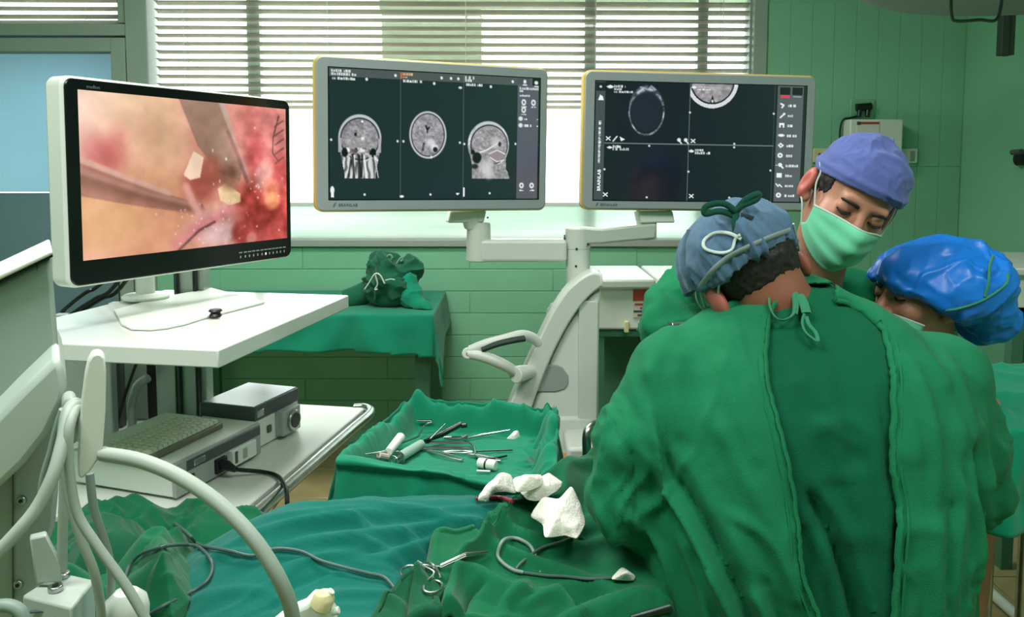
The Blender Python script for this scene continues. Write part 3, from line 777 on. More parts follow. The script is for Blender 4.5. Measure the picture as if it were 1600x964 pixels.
def nav_picture():
    c = Canvas(400, 232, (16, 24, 34)); X, Y = c.X, c.Y; W_ = (232, 238, 236); BAR = (84, 90, 94)
    c.rect(0, 0, .045, 1, (66, 76, 80)); c.rect(.002, .008, .043, .08, (24, 30, 34)); c.rect(.86, 0, 1, 1, BAR); c.rect(.985, 0, 1, 1, (26, 32, 36))
    c.rect(.44, 0, .443, 1, (110, 122, 126)); c.rect(.045, .515, .85, .521, (110, 122, 126)); c.rect(.845, 0, .848, 1, (60, 72, 76))
    # ring of bone
    cx, cy = .238, .245
    d = np.sqrt(((X - cx) / .083) ** 2 + ((Y - cy) / .2) ** 2); th = np.arctan2((Y - cy) / .2, (X - cx) / .083)
    thick = .07 + .12 * np.exp(-((th + 1.2) / .7) ** 2) + .10 * np.exp(-((th + 2.1) / .6) ** 2); n = c.noise(60, seed=5)
    ring = np.clip(1 - np.abs(d - 1 + thick * .3) / thick, 0, 1) * (.65 + .5 * n); c.put(ring, (196, 206, 220), .95); c.ell(cx, cy, .072, .17, (28, 36, 50), .8, .06)
    c.line([(cx - .03, .04), (cx + .005, .06), (cx + .02, .03), (cx + .04, .06)], .004, (170, 182, 196), .7)
    # brain slice at the top
    m = np.sqrt(((X - .545) / .125) ** 2 + ((Y + .03) / .235) ** 2); mk = X > .443
    c.put(((m < 1) & mk).astype(float), (214, 214, 218)); c.put(((m < .86) & mk).astype(float), (24, 28, 34)); c.put(((m < .80) & mk).astype(float), (150, 146, 150))
    c.a += ((m < .8) & mk)[..., None] * (c.noise(50, seed=8) * .1)[..., None]; c.poly([(.535, .16), (.56, .16), (.548, .09)], (40, 44, 50)); c.ell(.548, .145, .005, .012, W_, .9, .4)
    # icons
    def arrow(x, y, s=.014): c.ell(x, y, s, s * .9, W_, .95, .3); c.poly([(x - s * 1.4, y), (x, y - s * 1.2), (x + s * 1.4, y)], W_)
    arrow(.066, .045); arrow(.458, .032, .011); arrow(.07, .555, .011); arrow(.456, .575, .012)
    c.words(.084, .028, .055, .02, W_, 1); c.words(.084, .052, .035, .02, W_, 2); c.words(.084, .074, .08, .02, W_, 3); c.words(.478, .02, .05, .015, W_, 4, .5); c.words(.475, .04, .06, .016, W_, 5)
    c.words(.083, .535, .035, .02, W_, 6); c.words(.083, .558, .075, .02, W_, 7); c.words(.472, .555, .035, .02, W_, 8); c.words(.472, .58, .075, .02, W_, 9)
    def cross(x, y, s=.009): c.line([(x - s, y - s * c.asp * .9), (x + s, y + s * c.asp * .9)], .0026, W_); c.line([(x - s, y + s * c.asp * .9), (x + s, y - s * c.asp * .9)], .0026, W_)
    cross(.062, .478); c.line([(.085, .50), (.103, .46)], .003, W_); c.poly([(.115, .46), (.122, .50), (.14, .485)], W_); cross(.462, .487); cross(.055, .955); cross(.462, .96)
    for x in (.395, .427): c.ell(x, .48, .009, .016, W_, .95, .3); c.line([(x, .485), (x + .012, .51)], .003, W_)
    for x, y in ((.255, .535), (.25, .975), (.66, .505), (.66, .535), (.443, .245), (.845, .24), (.445, .75), (.048, .74), (.84, .73), (.645, .97), (.655, .012)): c.ell(x, y, .005, .009, W_, .95, .4)
    c.ell(.022, .045, .006, .010, W_, .9, .4); c.poly([(.01, .16), (.02, .11), (.034, .13), (.036, .16)], W_)
    # vertical print in the left bar
    for k in range(46):
        y = .33 + k * .0078; r = random.Random(k)
        if k not in (5, 6, 17): c.rect(.016, y, .016 + r.uniform(.008, .013), y + .0062, W_, r.uniform(.7, 1))
    # menu
    c.rect(.872, .012, .922, .075, (14, 20, 22)); c.rect(.932, .012, .982, .075, (14, 20, 22)); c.rect(.876, .082, .918, .102, (214, 60, 84)); c.rect(.936, .088, .975, .093, W_, .8)
    for k in range(10):
        y = .165 + k * .0865; x = .878
        if k in (0,): c.line([(x, y - .012), (x + .014, y), (x + .006, y + .02)], .004, W_)
        elif k == 1: c.line([(x, y + .02), (x + .018, y - .012)], .004, W_); c.ell(x + .018, y - .012, .006, .01, W_, 1, .3)
        elif k == 2: c.rect(x - .004, y - .018, x + .02, y + .02, W_); c.rect(x + .004, y - .004, x + .012, y + .02, BAR)
        elif k == 3: c.ell(x + .008, y, .016, .012, W_, 1, .3)
        elif k == 4: c.poly([(x - .008, y), (x + .007, y - .025), (x + .022, y), (x + .007, y + .025)], W_); c.ell(x + .007, y, .004, .007, BAR, 1, .3)
        elif k == 6: c.ell(x + .008, y - .004, .010, .017, W_, 1, .2); c.line([(x + .012, y + .004), (x + .022, y + .022)], .004, W_); c.rect(x - .014, y - .002, x - .005, y + .003, W_)
        elif k == 7: c.rect(x - .006, y - .018, x + .018, y + .02, W_)
        elif k == 8: c.line([(x - .008, y - .012), (x + .002, y + .01), (x + .008, y - .006), (x + .02, y + .014)], .003, W_)
        else: c.ell(x + .006, y, .013, .022, W_, 1, .2); c.ell(x + .006, y, .004, .008, BAR, 1, .3)
        c.words(.913, y - .008, (.035, .022, .02, .05, .034, .03, .055, .03, .04, .044)[k], .022, W_, 60 + k)
    return c

def logo(parent, O, R, D, N, size, m, name='logo'):
    """a slanted leaf mark and the word, as printed under the screen"""
    O, R, D, N = map(Vector, (O, R, D, N)); U = -D
    mk = [(0, 0), (.25, .0), (.95, 1.0), (.55, 1.0), (.1, .55)]
    pts = [O + R * (x * size * .8) + U * (y * size * .95) + N * .0004 for x, y in mk]
    MB().prism(pts, N * .0004).build('emblem', m, parent)
    return text_mesh(name, 'BRAINLAB', size, m, parent, O + R * size * 1.2 + U * size * .1 + N * .0004, R, U)

# ---- navigation station: column on a base with two arms carrying the two screens: moves as one thing
nav = empty('navigation_station', (P(890, 700, 2.25).x, 2.25, 0), 'white wheeled navigation station carrying two screens of head scans on jointed arms', 'medical station')
def nav_screen(TL, TR, BL, pic, lab, sm, ins, logo_at):
    R, D, N = frame_from(TL, TR, BL); w = (TR - TL).length; h = abs((BL - TL).dot(D))
    hs_ = plate('monitor', TL - N * .006, R, D, N, w, h, .022, .042, YELLOW, nav, bevel=.004); hs_['label'] = lab
    plate('bezel', TL + R * .004 + D * .004 + N * .0, R, D, N, w - .008, h - .008, .02, .010, BEZEL, hs_, bevel=.003)
    l, t, r, b = ins
    O = TL + R * (l * w) + D * (t * h) + N * .0012
    plate('screen_border', O - R * .003 - D * .003 - N * .0003, R, D, N, w * (1 - l - r) + .006, h * (1 - t - b) + .006, .001, .002, BLACKGL, hs_, bevel=0)
    screen_mesh('screen', pic, O + N * .0003, R, D, w * (1 - l - r), h * (1 - t - b), sm, hs_)
    logo(hs_, TL + R * (w * logo_at[0]) + D * (h * logo_at[1]) + N * .0004, R, D, N, .011, mat('logo_grey', (84, 104, 100), .5))
    MB().obox(TL + R * w / 2 + D * h / 2 - N * .06, R * w * .36, D * h * .34, N * .014).build('back_cover', WHITE, hs_, bevel=.01)
    return hs_, R, D, N, w, h, O
mA = nav_screen(P(491, 84, 2.06), P(858, 106, 2.29), P(490, 332, 2.06), mri_picture(), 'left navigation screen with three grey head scans', screen_mat('mri_screen', .95), (.056, .080, .043, .085), (.07, .965))
mB = nav_screen(P(913, 108, 2.30), P(1278, 118, 2.37), P(906, 328, 2.30), nav_picture(), 'right navigation screen with a skull ring and a menu column', screen_mat('nav_screen', .95), (.050, .082, .048, .075), (.06, .972))
hB, RB, DB, NB, wB, hB_, OB = mB
# word printed in the left bar of the right screen, white
text_mesh('screen_print', 'BRAINLAB', .0135, mat('white_print', (230, 236, 234), .5, emit=((230, 236, 234), .8)), hB, OB + RB * .019 + DB * (hB_ * .78) + NB * .001, -DB, -RB, 'LEFT')
# arms
Yc = 2.26
def ab(px0, py0, px1, py1, Y, d):   # box from picture corners at Y with depth d behind
    a, b = P(px0, py1, Y), P(px1, py0, Y); return (a.x, Y, a.z), (b.x, Y + d, b.z)
MB().box(*ab(748, 375, 886, 410, Yc, .07)).build('lower_arm', WHITE, nav, bevel=.010, seg=3)
MB().cyl(P(748, 408, Yc + .035), P(748, 347, Yc + .035), .036, .034, n=28).build('elbow_post', WHITE, nav, bevel=.004)
MB().tube([P(740, 352, Yc + .03), P(735, 338, Yc + .02)], [.028, .026], 16).build('tilt_joint', WHITE2, nav, bevel=.003)
MB().obox(P(728, 338, Yc + .02), (.050, .012, 0), (-.006, .024, 0), (.004, 0, .017)).build('screen_bracket', WHITE2, nav, bevel=.005)
MB().cyl(P(762, 340, Yc - .012), P(762, 340, Yc - .006), .003, n=8).build('screw', DSTEEL, nav)
MB().cyl(P(903, 470, Yc + .035), P(903, 388, Yc + .035), .035, n=28).build('mast', WHITE, nav)
MB().cyl(P(903, 389, Yc + .035), P(903, 356, Yc + .035), .036, n=28).build('shoulder_post', WHITE, nav, bevel=.003)
MB().prism([P(905, 355, Yc + .0), P(905, 382, Yc + .0), P(940, 381, Yc + .02), P(1024, 373, Yc + .10), P(1026, 349, Yc + .10), P(940, 358, Yc + .02)][::-1], (0.01, .06, 0)).build('upper_arm', WHITE, nav, bevel=.006)
MB().cyl(P(1010, 374, Yc + .13), P(1010, 335, Yc + .13), .030, n=24).build('elbow_post', WHITE, nav)
MB().obox(P(1022, 338, Yc + .12), (.052, .006, 0), (-.004, .025, 0), (-.004, 0, .018)).build('screen_bracket', WHITE2, nav, bevel=.005)
for px, py in ((901, 389), (919, 382), (900, 416)):
    MB().cyl(P(px, py, Yc - .002), P(px, py, Yc + .004), .0035, n=8).build('screw', DSTEEL, nav)
MB().tube([P(883, 371, Yc + .03), P(881, 371, Yc + .03)], .008, 8).build('stop', BLACK, nav)
# curved blade and body
outer = [(941, 432), (932, 426), (920, 428), (905, 437), (888, 452), (872, 474), (857, 500), (840, 535), (822, 574), (806, 610), (792, 645), (780, 690), (770, 745), (765, 800)]
inner = [(942, 447), (928, 457), (912, 473), (897, 493), (882, 518), (866, 549), (850, 586), (836, 622), (824, 660), (814, 705), (806, 750), (802, 800)]
def strip_prism(A, B, Y, d):
    fo = spline([P(x, y, Y) for x, y in A], 4); fi = spline([P(x, y, Y) for x, y in B], 4)
    n = 40
    def rs(L):
        L2 = []; 
        for k in range(n):
            t = k / (n - 1) * (len(L) - 1); i = min(int(t), len(L) - 2); L2.append(L[i].lerp(L[i + 1], t - i))
        return L2
    fo, fi = rs(fo), rs(fi); e = Vector((0, d, 0)); vs = []
    for a, b in zip(fo, fi): vs += [a, b, b + e, a + e]
    fs = [(4 * i + k, 4 * i + (k + 1) % 4, 4 * i + 4 + (k + 1) % 4, 4 * i + 4 + k) for i in range(n - 1) for k in range(4)] + [(0, 1, 2, 3), (4 * n - 1, 4 * n - 2, 4 * n - 3, 4 * n - 4)]
    m = MB(); m.add(vs, [f[::-1] for f in fs]); return m
strip_prism(outer, inner, 2.18, .10).build('curved_spine', WHITE, nav, bevel=.006)
body = [P(x, y, 2.20) for x, y in [(940, 452), (937, 480), (936, 560), (936, 760)]] + [P(x, y, 2.20) for x, y in [(800, 760), (818, 690), (838, 622), (852, 586), (868, 549), (884, 518), (900, 493), (915, 473), (930, 458)]]
MB().prism(body[::-1], (0, .18, 0)).build('column_body', WHITE2, nav, bevel=.012, seg=3)
MB().box(*ab(903, 470, 935, 702, 2.192, .01)).build('column_edge_panel', WHITE, nav, bevel=.004)
pk = [(850, 571), (870, 570), (880, 575), (888, 588), (888, 600), (882, 608), (868, 612), (838, 612), (842, 596)]
MB().prism([P(x, y, 2.195) for x, y in pk], (0, .01, 0)).build('grey_recess', GREYP, nav, bevel=.002)
# folding handle
Yh = 2.13
MB().tube(spline([P(735, 548, Yh), P(760, 538, Yh), P(790, 530, Yh + .01), P(815, 524, Yh + .03), P(832, 528, Yh + .05), P(842, 536, Yh + .06)], 6), .0135, 12, flat=1.1).build('handle_upper_arm', WHITE, nav)
MB().tube(spline([P(753, 546, Yh - .008), P(775, 538, Yh - .008), P(800, 532, Yh), P(819, 529, Yh + .012)], 6), .0125, 12, flat=.7).build('rubber_grip', mat('dark_green_rubber', (40, 58, 52), .7), nav)
MB().tube(spline([P(732, 552, Yh), P(755, 557, Yh - .01), P(785, 569, Yh - .005), P(808, 583, Yh + .02)], 6), [.017 - .0 * k for k in range(19)], 12, flat=.9).build('handle_lower_arm', WHITE, nav)
MB().cyl(P(731, 552, Yh - .014), P(731, 552, Yh + .016), .016, n=20).build('pivot', WHITE2, nav, bevel=.003)
MB().cyl(P(731, 553, Yh - .016), P(731, 553, Yh - .012), .005, n=10).build('pivot_screw', DGREY, nav)
MB().tube([P(805, 586, Yh + .0), P(815, 583, Yh + .02), P(830, 580, Yh + .06)], [.024, .022, .018], 20).build('locking_knob', WHITE2, nav, bevel=.003)
# base
a0 = P(880, 745, 2.05)
base = [(P(885, 0, 2.0).x, 2.0), (P(950, 0, 2.0).x, 2.0), (.32, 2.36), (.28, 2.6), (-.12, 2.6), (-.12, 2.3), (.02, 2.15)]
MB().prism([(x, y, .10) for x, y in base], (0, 0, .10)).build('base', WHITE, nav, bevel=.02)
MB().box((.02, 2.19, .19), (.23, 2.40, .72)).build('lower_column', WHITE2, nav, bevel=.01)
ow = [P(868, 752, 2.02), P(868, 736, 2.02), P(884, 727, 2.02), P(914, 741, 2.02), P(914, 756, 2.02)]
MB().prism(ow[::-1], (0, .1, 0)).build('orange_foot_trim', ORANGE, nav, bevel=.004)
fw = [P(886, 728, 2.04), P(886, 700, 2.04), P(945, 700, 2.04), P(945, 764, 2.04), P(914, 741, 2.04)]
MB().prism(fw[::-1], (0, .2, 0)).build('front_foot', WHITE, nav, bevel=.01)
MB().box((.06, 2.05, .19), (.22, 2.2, .62)).build('foot_riser', WHITE2, nav, bevel=.01)
for x, y in ((-.08, 2.52), (.25, 2.52), (.14, 2.06), (.26, 2.3)):
    MB().cyl((x - .015, y, .05), (x + .015, y, .05), .05, n=20).build('wheel', DGREY, nav)
    MB().cyl((x, y, .05), (x, y, .11), .015, n=10).build('castor_stem', STEEL, nav)
# small hose fitting behind the column
MB().tube(spline([P(868, 478, 2.5), P(860, 484, 2.5), P(858, 495, 2.5), P(864, 503, 2.5)]), .010, 8).build('rear_connector', GREYP, nav)
MB().tube([P(864, 478, 2.5), P(885, 490, 2.38)], .012, 8).build('rear_connector_stem', GREYP, nav)

# ---- endoscopy cart
ZT, ZB = 1.09, .735
A_, B_ = PZ(341, 547, ZT), PZ(545, 461, ZT)
du = (B_ - A_); dl = Vector((-du.y, du.x, 0)).normalized(); du = du.normalized()      # du: away along the right edge, dl: to the left
cart = empty('endoscopy_cart', (A_ + du * .3 + dl * .25).xy.to_3d(), 'white two-tier equipment cart with grey side rail and aluminium posts at left', 'cart')
def slab(o, lu, ll, z0, z1, name, m, bevel=.004): 
    p = [o, o + du * lu, o + du * lu + dl * ll, o + dl * ll]
    return MB().prism([Vector((q.x, q.y, z0)) for q in p], (0, 0, z1 - z0)).build(name, m, cart, bevel=bevel)
LU, LL = (B_ - A_).length, .52
slab(A_, LU, LL, ZT - .034, ZT, 'top_shelf', GLOSSW, .003)
A2 = PZ(392, 786, ZB) + du * -.12; 
lu2 = .78
slab(A2, lu2, .62, ZB - .03, ZB, 'lower_shelf', WHITE, .004)
slab(A2 + du * .02, lu2 - .04, .6, ZB - .46, ZB - .43, 'bottom_shelf', WHITE, .004)
rp_ = [A2 + du * s - dl * .028 for s in (-.02, .2, .4, .6, .74)]
r_end = A2 + du * (lu2 + .005) - dl * .02
pts = [Vector((q.x, q.y, ZB - .004)) for q in rp_] + [Vector(((r_end + dl * .02).x, (r_end + dl * .02).y, ZB - .004)), Vector(((r_end + dl * .055).x, (r_end + dl * .055).y, ZB - .006))]
MB().tube(spline(pts, 5), .0135, 14).build('side_rail', STEEL, cart)
MB().tube([Vector((q.x, q.y, ZB - .022)) for q in (A2 - du * .01 - dl * .012, A2 + du * .76 - dl * .012)], .012, 8).build('rail_channel', DGREY, cart)
def post(px, Y, w, d, name, m, z1=None, z0=.1):
    c = P(px, 600, Y); return MB().box((c.x - w / 2, Y, z0), (c.x + w / 2, Y + d, z1)).build(name, m, cart, bevel=.003)
YP = 2.06
post(259, YP, .052, .05, 'post', ALU, ZT - .035); post(292, YP + .01, .05, .05, 'post', ALU, 1.19); post(316, YP + .015, .022, .05, 'post', ALU, 1.2); post(279, YP - .004, .010, .02, 'groove', DSTEEL, 1.19, .735); post(309, YP, .006, .02, 'groove', DSTEEL, 1.2, .735)
post(238, YP + .01, .03, .05, 'dark_duct', BLACK, ZT - .035)
post(205, YP + .06, .11, .03, 'back_panel', GREYP, ZT - .035, .735)
post(130, 1.95, .14, .03, 'back_panel', GREYP, ZT - .035, .735)
post(184, 2.05, .012, .03, 'panel_edge', DGREY, ZT - .035, .735)
for s, t in ((.06, .06), (.70, .06), (.06, .55), (.70, .55)):
    q = A2 + du * s + dl * t
    MB().cyl((q.x - .015, q.y, .05), (q.x + .015, q.y, .05), .05, n=20).build('wheel', DGREY, cart)
    MB().cyl((q.x, q.y, .08), (q.x, q.y, ZB - .43), .018, n=12).build('leg', ALU, cart)
for s, t in ((.04, .03), (.04, .58)):
    q = A2 + du * s + dl * t; MB().cyl((q.x, q.y, ZB - .43), (q.x, q.y, ZB - .03), .016, n=12).build('leg', ALU, cart)
MB().tube(spline([P(232, 590, 2.02), P(215, 602, 2.02), P(207, 625, 2.02), P(206, 650, 2.02), P(208, 690, 2.02)]), .011, 10).build('grey_cable', GREYP, cart)
MB().tube(spline([P(213, 568, 1.99), P(205, 590, 1.99), P(194, 622, 1.99), P(185, 655, 1.99), P(180, 685, 1.98)]), .004, 8).build('black_cable', BLACK, cart)
# ---- left screen on its stand
ms = empty('operating_monitor', PZ(228, 478, ZT), 'large black-framed white monitor showing a red surgical field on the cart top', 'monitor')
TL, TR, BL = P(96, 116, 1.58), P(454, 156, 2.165), P(111, 452, 1.585)
R, D, N = frame_from(TL, TR, BL); w = (TR - TL).length; h = (BL - TL).dot(D)
plate('housing', TL - N * .004, R, D, N, w, h, .022, .05, WHITE, ms, bevel=.006)
bz = plate('bezel', TL + R * .006 + D * .004, R, D, N, w - .010, h - .008, .020, .008, BLACKGL, ms, bevel=.002)
sp = surgical_picture()
l, t, r_, b = .050, .062, .032, .128
O = TL + R * (l * w) + D * (t * h) + N * .0006
screen_mesh('screen', sp, O, R, D, w * (1 - l - r_), h * (1 - t - b), screen_mat('field_screen', 1.0, .2), ms)
pr = mat('pale_print', (150, 160, 160), .6)
text_mesh('maker_print', 'medion', .010, mat('grey_print', (96, 104, 110), .6), bz, TL + R * .052 + D * .022 + N * .0006, R, -D)
for k, (u, wd) in enumerate(((.705, .02), (.735, .085))): pass
for k in range(12):
    u = (.700, .725, .747, .769, .791, .815, .836, .857, .878, .899, .920, .942)[k]
    MB().prism([TL + R * (u * w + x) + D * (h * .925 + y) + N * .0005 for x, y in ((0, 0), (.011, 0), (.011, .0028), (0, .0028))], N * .0003).build('caption', pr, bz)
    MB().prism([TL + R * (u * w + .003 + x) + D * (h * .947 + y) + N * .0005 for x, y in ((0, 0), (.004, 0), (.004, .006), (0, .006))], N * .0003).build('button', mat('lit_button', (240, 244, 240), .5, emit=((240, 244, 240), .7)) if k == 6 else pr, bz)
c0 = PZ(228, 470, ZT)
MB().lathe(c0, [(.052, .006), (.055, .010), (.055, .013), (.050, .017), (.028, .020)], n=36).build('stand_disc', WHITE2, ms)
MB().lathe(c0, [(.022, .015), (.021, .16)], n=24).build('stand_neck', WHITE, ms)
fp_ = [(190, 509), (205, 516), (235, 517), (262, 514), (290, 508), (315, 500), (340, 493), (375, 484), (414, 474), (330, 452), (240, 470), (178, 487)]
MB().prism([PZ(x, y, ZT + .001) for x, y in fp_][::-1], (0, 0, .005)).build('stand_foot', WHITE2, ms, bevel=.0015)
k0 = PZ(337, 497, ZT)
MB().lathe(k0, [(.010, .002), (.014, .006), (.010, .012), (.015, .016), (.012, .020)], n=18).build('foot_screw', BLACK, ms)
ctr = TL + R * w / 2 + D * h * .5 - N * .055
MB().obox(ctr, R * .08, D * .08, N * .012).build('mount', GREYP, ms, bevel=.004)
j = Vector((c0.x, c0.y, ZT + .15))
MB().tube([j, ctr + D * .05 - N * .01], [.02, .03], 12).build('mount_arm', WHITE, ms)
for k, q_ in enumerate((((178, 448), (150, 466), (116, 488), (96, 506)), ((188, 450), (160, 466), (128, 486), (106, 505)), ((160, 442), (136, 456), (112, 474), (92, 496)))):
    Yk = 1.96 + .012 * k; e = P(90 - 4 * k, 545, Yk)
    MB().tube(spline([ctr + D * .10 - N * .01 + R * (.02 * k - .05)] + [P(x, y, Yk) for x, y in q_] + [e, Vector((e.x - .01, e.y, .80)), Vector((e.x + .10, e.y + .02, .738))], 5), .005, 8).build('cable', BLACK, ms)

# ---- devices on the lower shelf
def devbox(A, B, C, z0, z1):    # A near corner, B far right, C left; returns helpers
    return Vector((A.x, A.y, 0)), Vector((B.x - A.x, B.y - A.y, 0)), Vector((C.x - A.x, C.y - A.y, 0))
d1 = empty('light_source_unit', PZ(250, 760, ZB), 'wide pale control unit under the keyboard with a plugged black cable', 'device')
A = PZ(273, 783, ZB); B = PZ(404, 711, ZB); ur = (B - A).normalized(); lr = (B - A).length
ul = Vector((-ur.y, ur.x, 0)); ll = .27
zt1 = ZB + .078
def face_box(root, name, m, s0, s1, z0, z1, out, base, u, v, bevel=.002, deep=.004):
    """box on the right face (u along it, v into the body)"""
    p = [base + u * s0 - v * out, base + u * s1 - v * out, base + u * s1 + v * deep, base + u * s0 + v * deep]
    return MB().prism([Vector((q.x, q.y, z0)) for q in p], (0, 0, z1 - z0)).build(name, m, root, bevel=bevel)
p = [A, A + ur * lr, A + ur * lr + ul * ll, A + ul * ll]
MB().prism([Vector((q.x, q.y, ZB + .006)) for q in p], (0, 0, zt1 - ZB - .006)).build('case', WHITE2, d1, bevel=.003)
for s in (.03, .24):
    for t_ in (.03, .24):
        q = A + ur * s + ul * t_; MB().cyl((q.x, q.y, ZB), (q.x, q.y, ZB + .007), .012, n=12).build('foot', BLACK, d1)
face_box(d1, 'front_panel', GREYP, -.002, lr + .002, ZB + .006, zt1 + .001, .006, A, ur, ul)
face_box(d1, 'dark_band', DGREY, .03, lr - .002, zt1 - .026, zt1 - .004, .0085, A, ur, ul)
face_box(d1, 'name_plate', STEEL, .05, .085, zt1 - .022, zt1 - .008, .0095, A, ur, ul)
face_box(d1, 'socket_block', BLACK, .115, .150, ZB + .014, ZB + .046, .014, A, ur, ul)
face_box(d1, 'module', WHITE2, .165, .25, ZB + .012, ZB + .050, .016, A, ur, ul)
face_box(d1, 'module_slot', DGREY, .172, .182, ZB + .018, ZB + .046, .0175, A, ur, ul)
face_box(d1, 'module_key', GREYP, .20, .215, ZB + .020, ZB + .044, .018, A, ur, ul)
face_box(d1, 'switch', BLACK, .040, .052, ZB + .030, ZB + .042, .009, A, ur, ul)
d2 = empty('camera_control_unit', PZ(430, 680, ZB), 'small control unit with dark grey lid at the back of the lower shelf', 'device')
A_2 = PZ(398, 706, ZB); B_2 = PZ(466, 668, ZB); ur2 = (B_2 - A_2).normalized(); lr2 = (B_2 - A_2).length; ul2 = Vector((-ur2.y, ur2.x, 0)); z2 = ZB + .108
p = [A_2, A_2 + ur2 * lr2, A_2 + ur2 * lr2 + ul2 * .15, A_2 + ul2 * .15]
MB().prism([Vector((q.x, q.y, ZB + .004)) for q in p], (0, 0, .07)).build('case', WHITE2, d2, bevel=.002)
p = [A_2 - ul2 * .004, A_2 + ur2 * lr2 - ul2 * .004, A_2 + ur2 * lr2 + ul2 * .154, A_2 + ul2 * .154]
MB().prism([Vector((q.x, q.y, ZB + .074)) for q in p], (0, 0, .034)).build('lid', DGREY, d2, bevel=.002)
p = [A_2 + ul2 * .002 + ur2 * .003, A_2 + ur2 * (lr2 - .003) + ul2 * .002, A_2 + ur2 * (lr2 - .003) + ul2 * .148, A_2 + ul2 * .148 + ur2 * .003]
MB().prism([Vector((q.x, q.y, ZB + .1075)) for q in p], (0, 0, .0022)).build('lid_top', mat('satin_lid', (176, 180, 190), .25), d2)
face_box(d2, 'name_plate', STEEL, .006, .034, ZB + .080, ZB + .098, .006, A_2, ur2, ul2)
face_box(d2, 'connector_block', GREYP, .085, .165, ZB + .010, ZB + .074, .024, A_2, ur2, ul2, .004)
c = A_2 + ur2 * .128 - ul2 * .024 + Vector((0, 0, .042))
MB().cyl(c, c - ul2 * .008, .026, n=28).build('socket_ring', STEEL, d2, bevel=.002); MB().cyl(c - ul2 * .006, c - ul2 * .0095, .019, n=24).build('socket', BLACK, d2)
face_box(d2, 'square_button', DGREY, .05, .066, ZB + .030, ZB + .048, .005, A_2, ur2, ul2)
# keyboard
KEY = mat('ivory_key', (226, 224, 208), .4); KB = mat('ivory_keyboard', (120, 116, 98), .5)
k0, k1, k2 = PZ(232, 716, zt1 + .012), PZ(349, 661, zt1 + .012), PZ(163, 698, zt1 + .012)
kb = empty('keyboard', (k0 + k1) / 2, 'worn ivory keyboard lying on the wide control unit', 'keyboard')
ku = (k1 - k0); kl = ku.length; ku.normalize(); kv = k2 - k0; kv = (kv - ku * kv.dot(ku)); kd = kv.length; kv.normalize(); kd = min(kd, .135)
p = [k0, k0 + ku * kl, k0 + ku * kl + kv * kd, k0 + kv * kd]
MB().prism([Vector((q.x, q.y, zt1 + .001)) for q in p], (0, 0, .013)).build('case', KB, kb, bevel=.003)
nk, nr = 15, 6; kw = (kl - .014) / nk; kh = (kd - .012) / nr; key0 = None
for r in range(nr):
    for c in range(nk):
        q = k0 + ku * (.007 + (c + .5) * kw) + kv * (.006 + (r + .5) * kh); z = zt1 + .0145
        if key0 is None:
            m = MB(); a, b_ = ku * kw * .44, kv * kh * .43
            m.hexa([(-a - b_), (a - b_), (a + b_), (-a + b_)] + [Vector(v) * .74 + Vector((0, 0, .0075)) for v in ((-a - b_), (a - b_), (a + b_), (-a + b_))])
            key0 = m.build('key', KEY, kb); key0.location = (q.x, q.y, z)
        else:
            o = share('key', key0, kb, (q.x, q.y, z))
# black cable from the unit over the rail
ZR = ZB + .012
cb = MB(); s0 = A + ur * .133 - ul * .014; s0.z = ZB + .03
cb.tube(spline([s0, s0 - ul * .03 + ur * .005 - Vector((0, 0, .008)), PZ(408, 737, ZB + .008), PZ(432, 743, ZB + .008), PZ(444, 756, ZB + .014), PZ(448, 772, ZB + .012), P(449, 800, 1.585), P(449, 850, 1.6)], 6), .0048, 8)
o = cb.build('power_cable', BLACK); tag(o, 'black cable running from the control unit over the steel rail', 'cable')
pl_ = MB().tube([s0 + ul * .01, s0 - ul * .012, s0 - ul * .034 - Vector((0, 0, .007))], [.012, .011, .006], 10).build('plug', BLACK, o)
# ============================================================ cloth-covered things
def height_sheet(name, m, X, Yg, Z, parent=None, thick=.003, mask=None, tree=False):
    nu, nv = X.shape
    V = np.stack([X, Yg, Z], -1).reshape(-1, 3)
    q = np.array(grid_faces(nu, nv))
    if mask is not None: V, q = keep_faces(V, q, mask.reshape(-1)[q].all(1))
    o = link_mesh(name, V, q, m, parent, True, None)
    if thick: solid(o, thick, -1)
    return (o, tree_of(V, q)) if tree else o

# ---- operating table (below the sheets)
ot = empty('operating_table', (-.2, 1.28, 0), 'operating table wholly covered by green sheets in the foreground', 'table')
PADM = mat('black_pad', (24, 26, 28), .5)
MB().box((-1.0, 1.08, .56), (.10, 1.50, .62)).build('table_pad', PADM, ot, bevel=.02)
MB().box((-1.0, 1.07, .50), (.11, 1.51, .555)).build('table_top', STEEL, ot, bevel=.005)
MB().prism([(.09, 1.38, .52), (.16, 1.44, .52), (.46, 1.60, .52), (.42, 1.74, .52), (.09, 1.52, .52)], (0, 0, .08)).build('head_rest', PADM, ot, bevel=.01)
MB().box((-.35, 1.16, .08), (-.05, 1.40, .50)).build('table_column', STEEL, ot, bevel=.02)
MB().box((-.6, 1.08, .0), (.2, 1.48, .08)).build('table_base', DGREY, ot, bevel=.02)

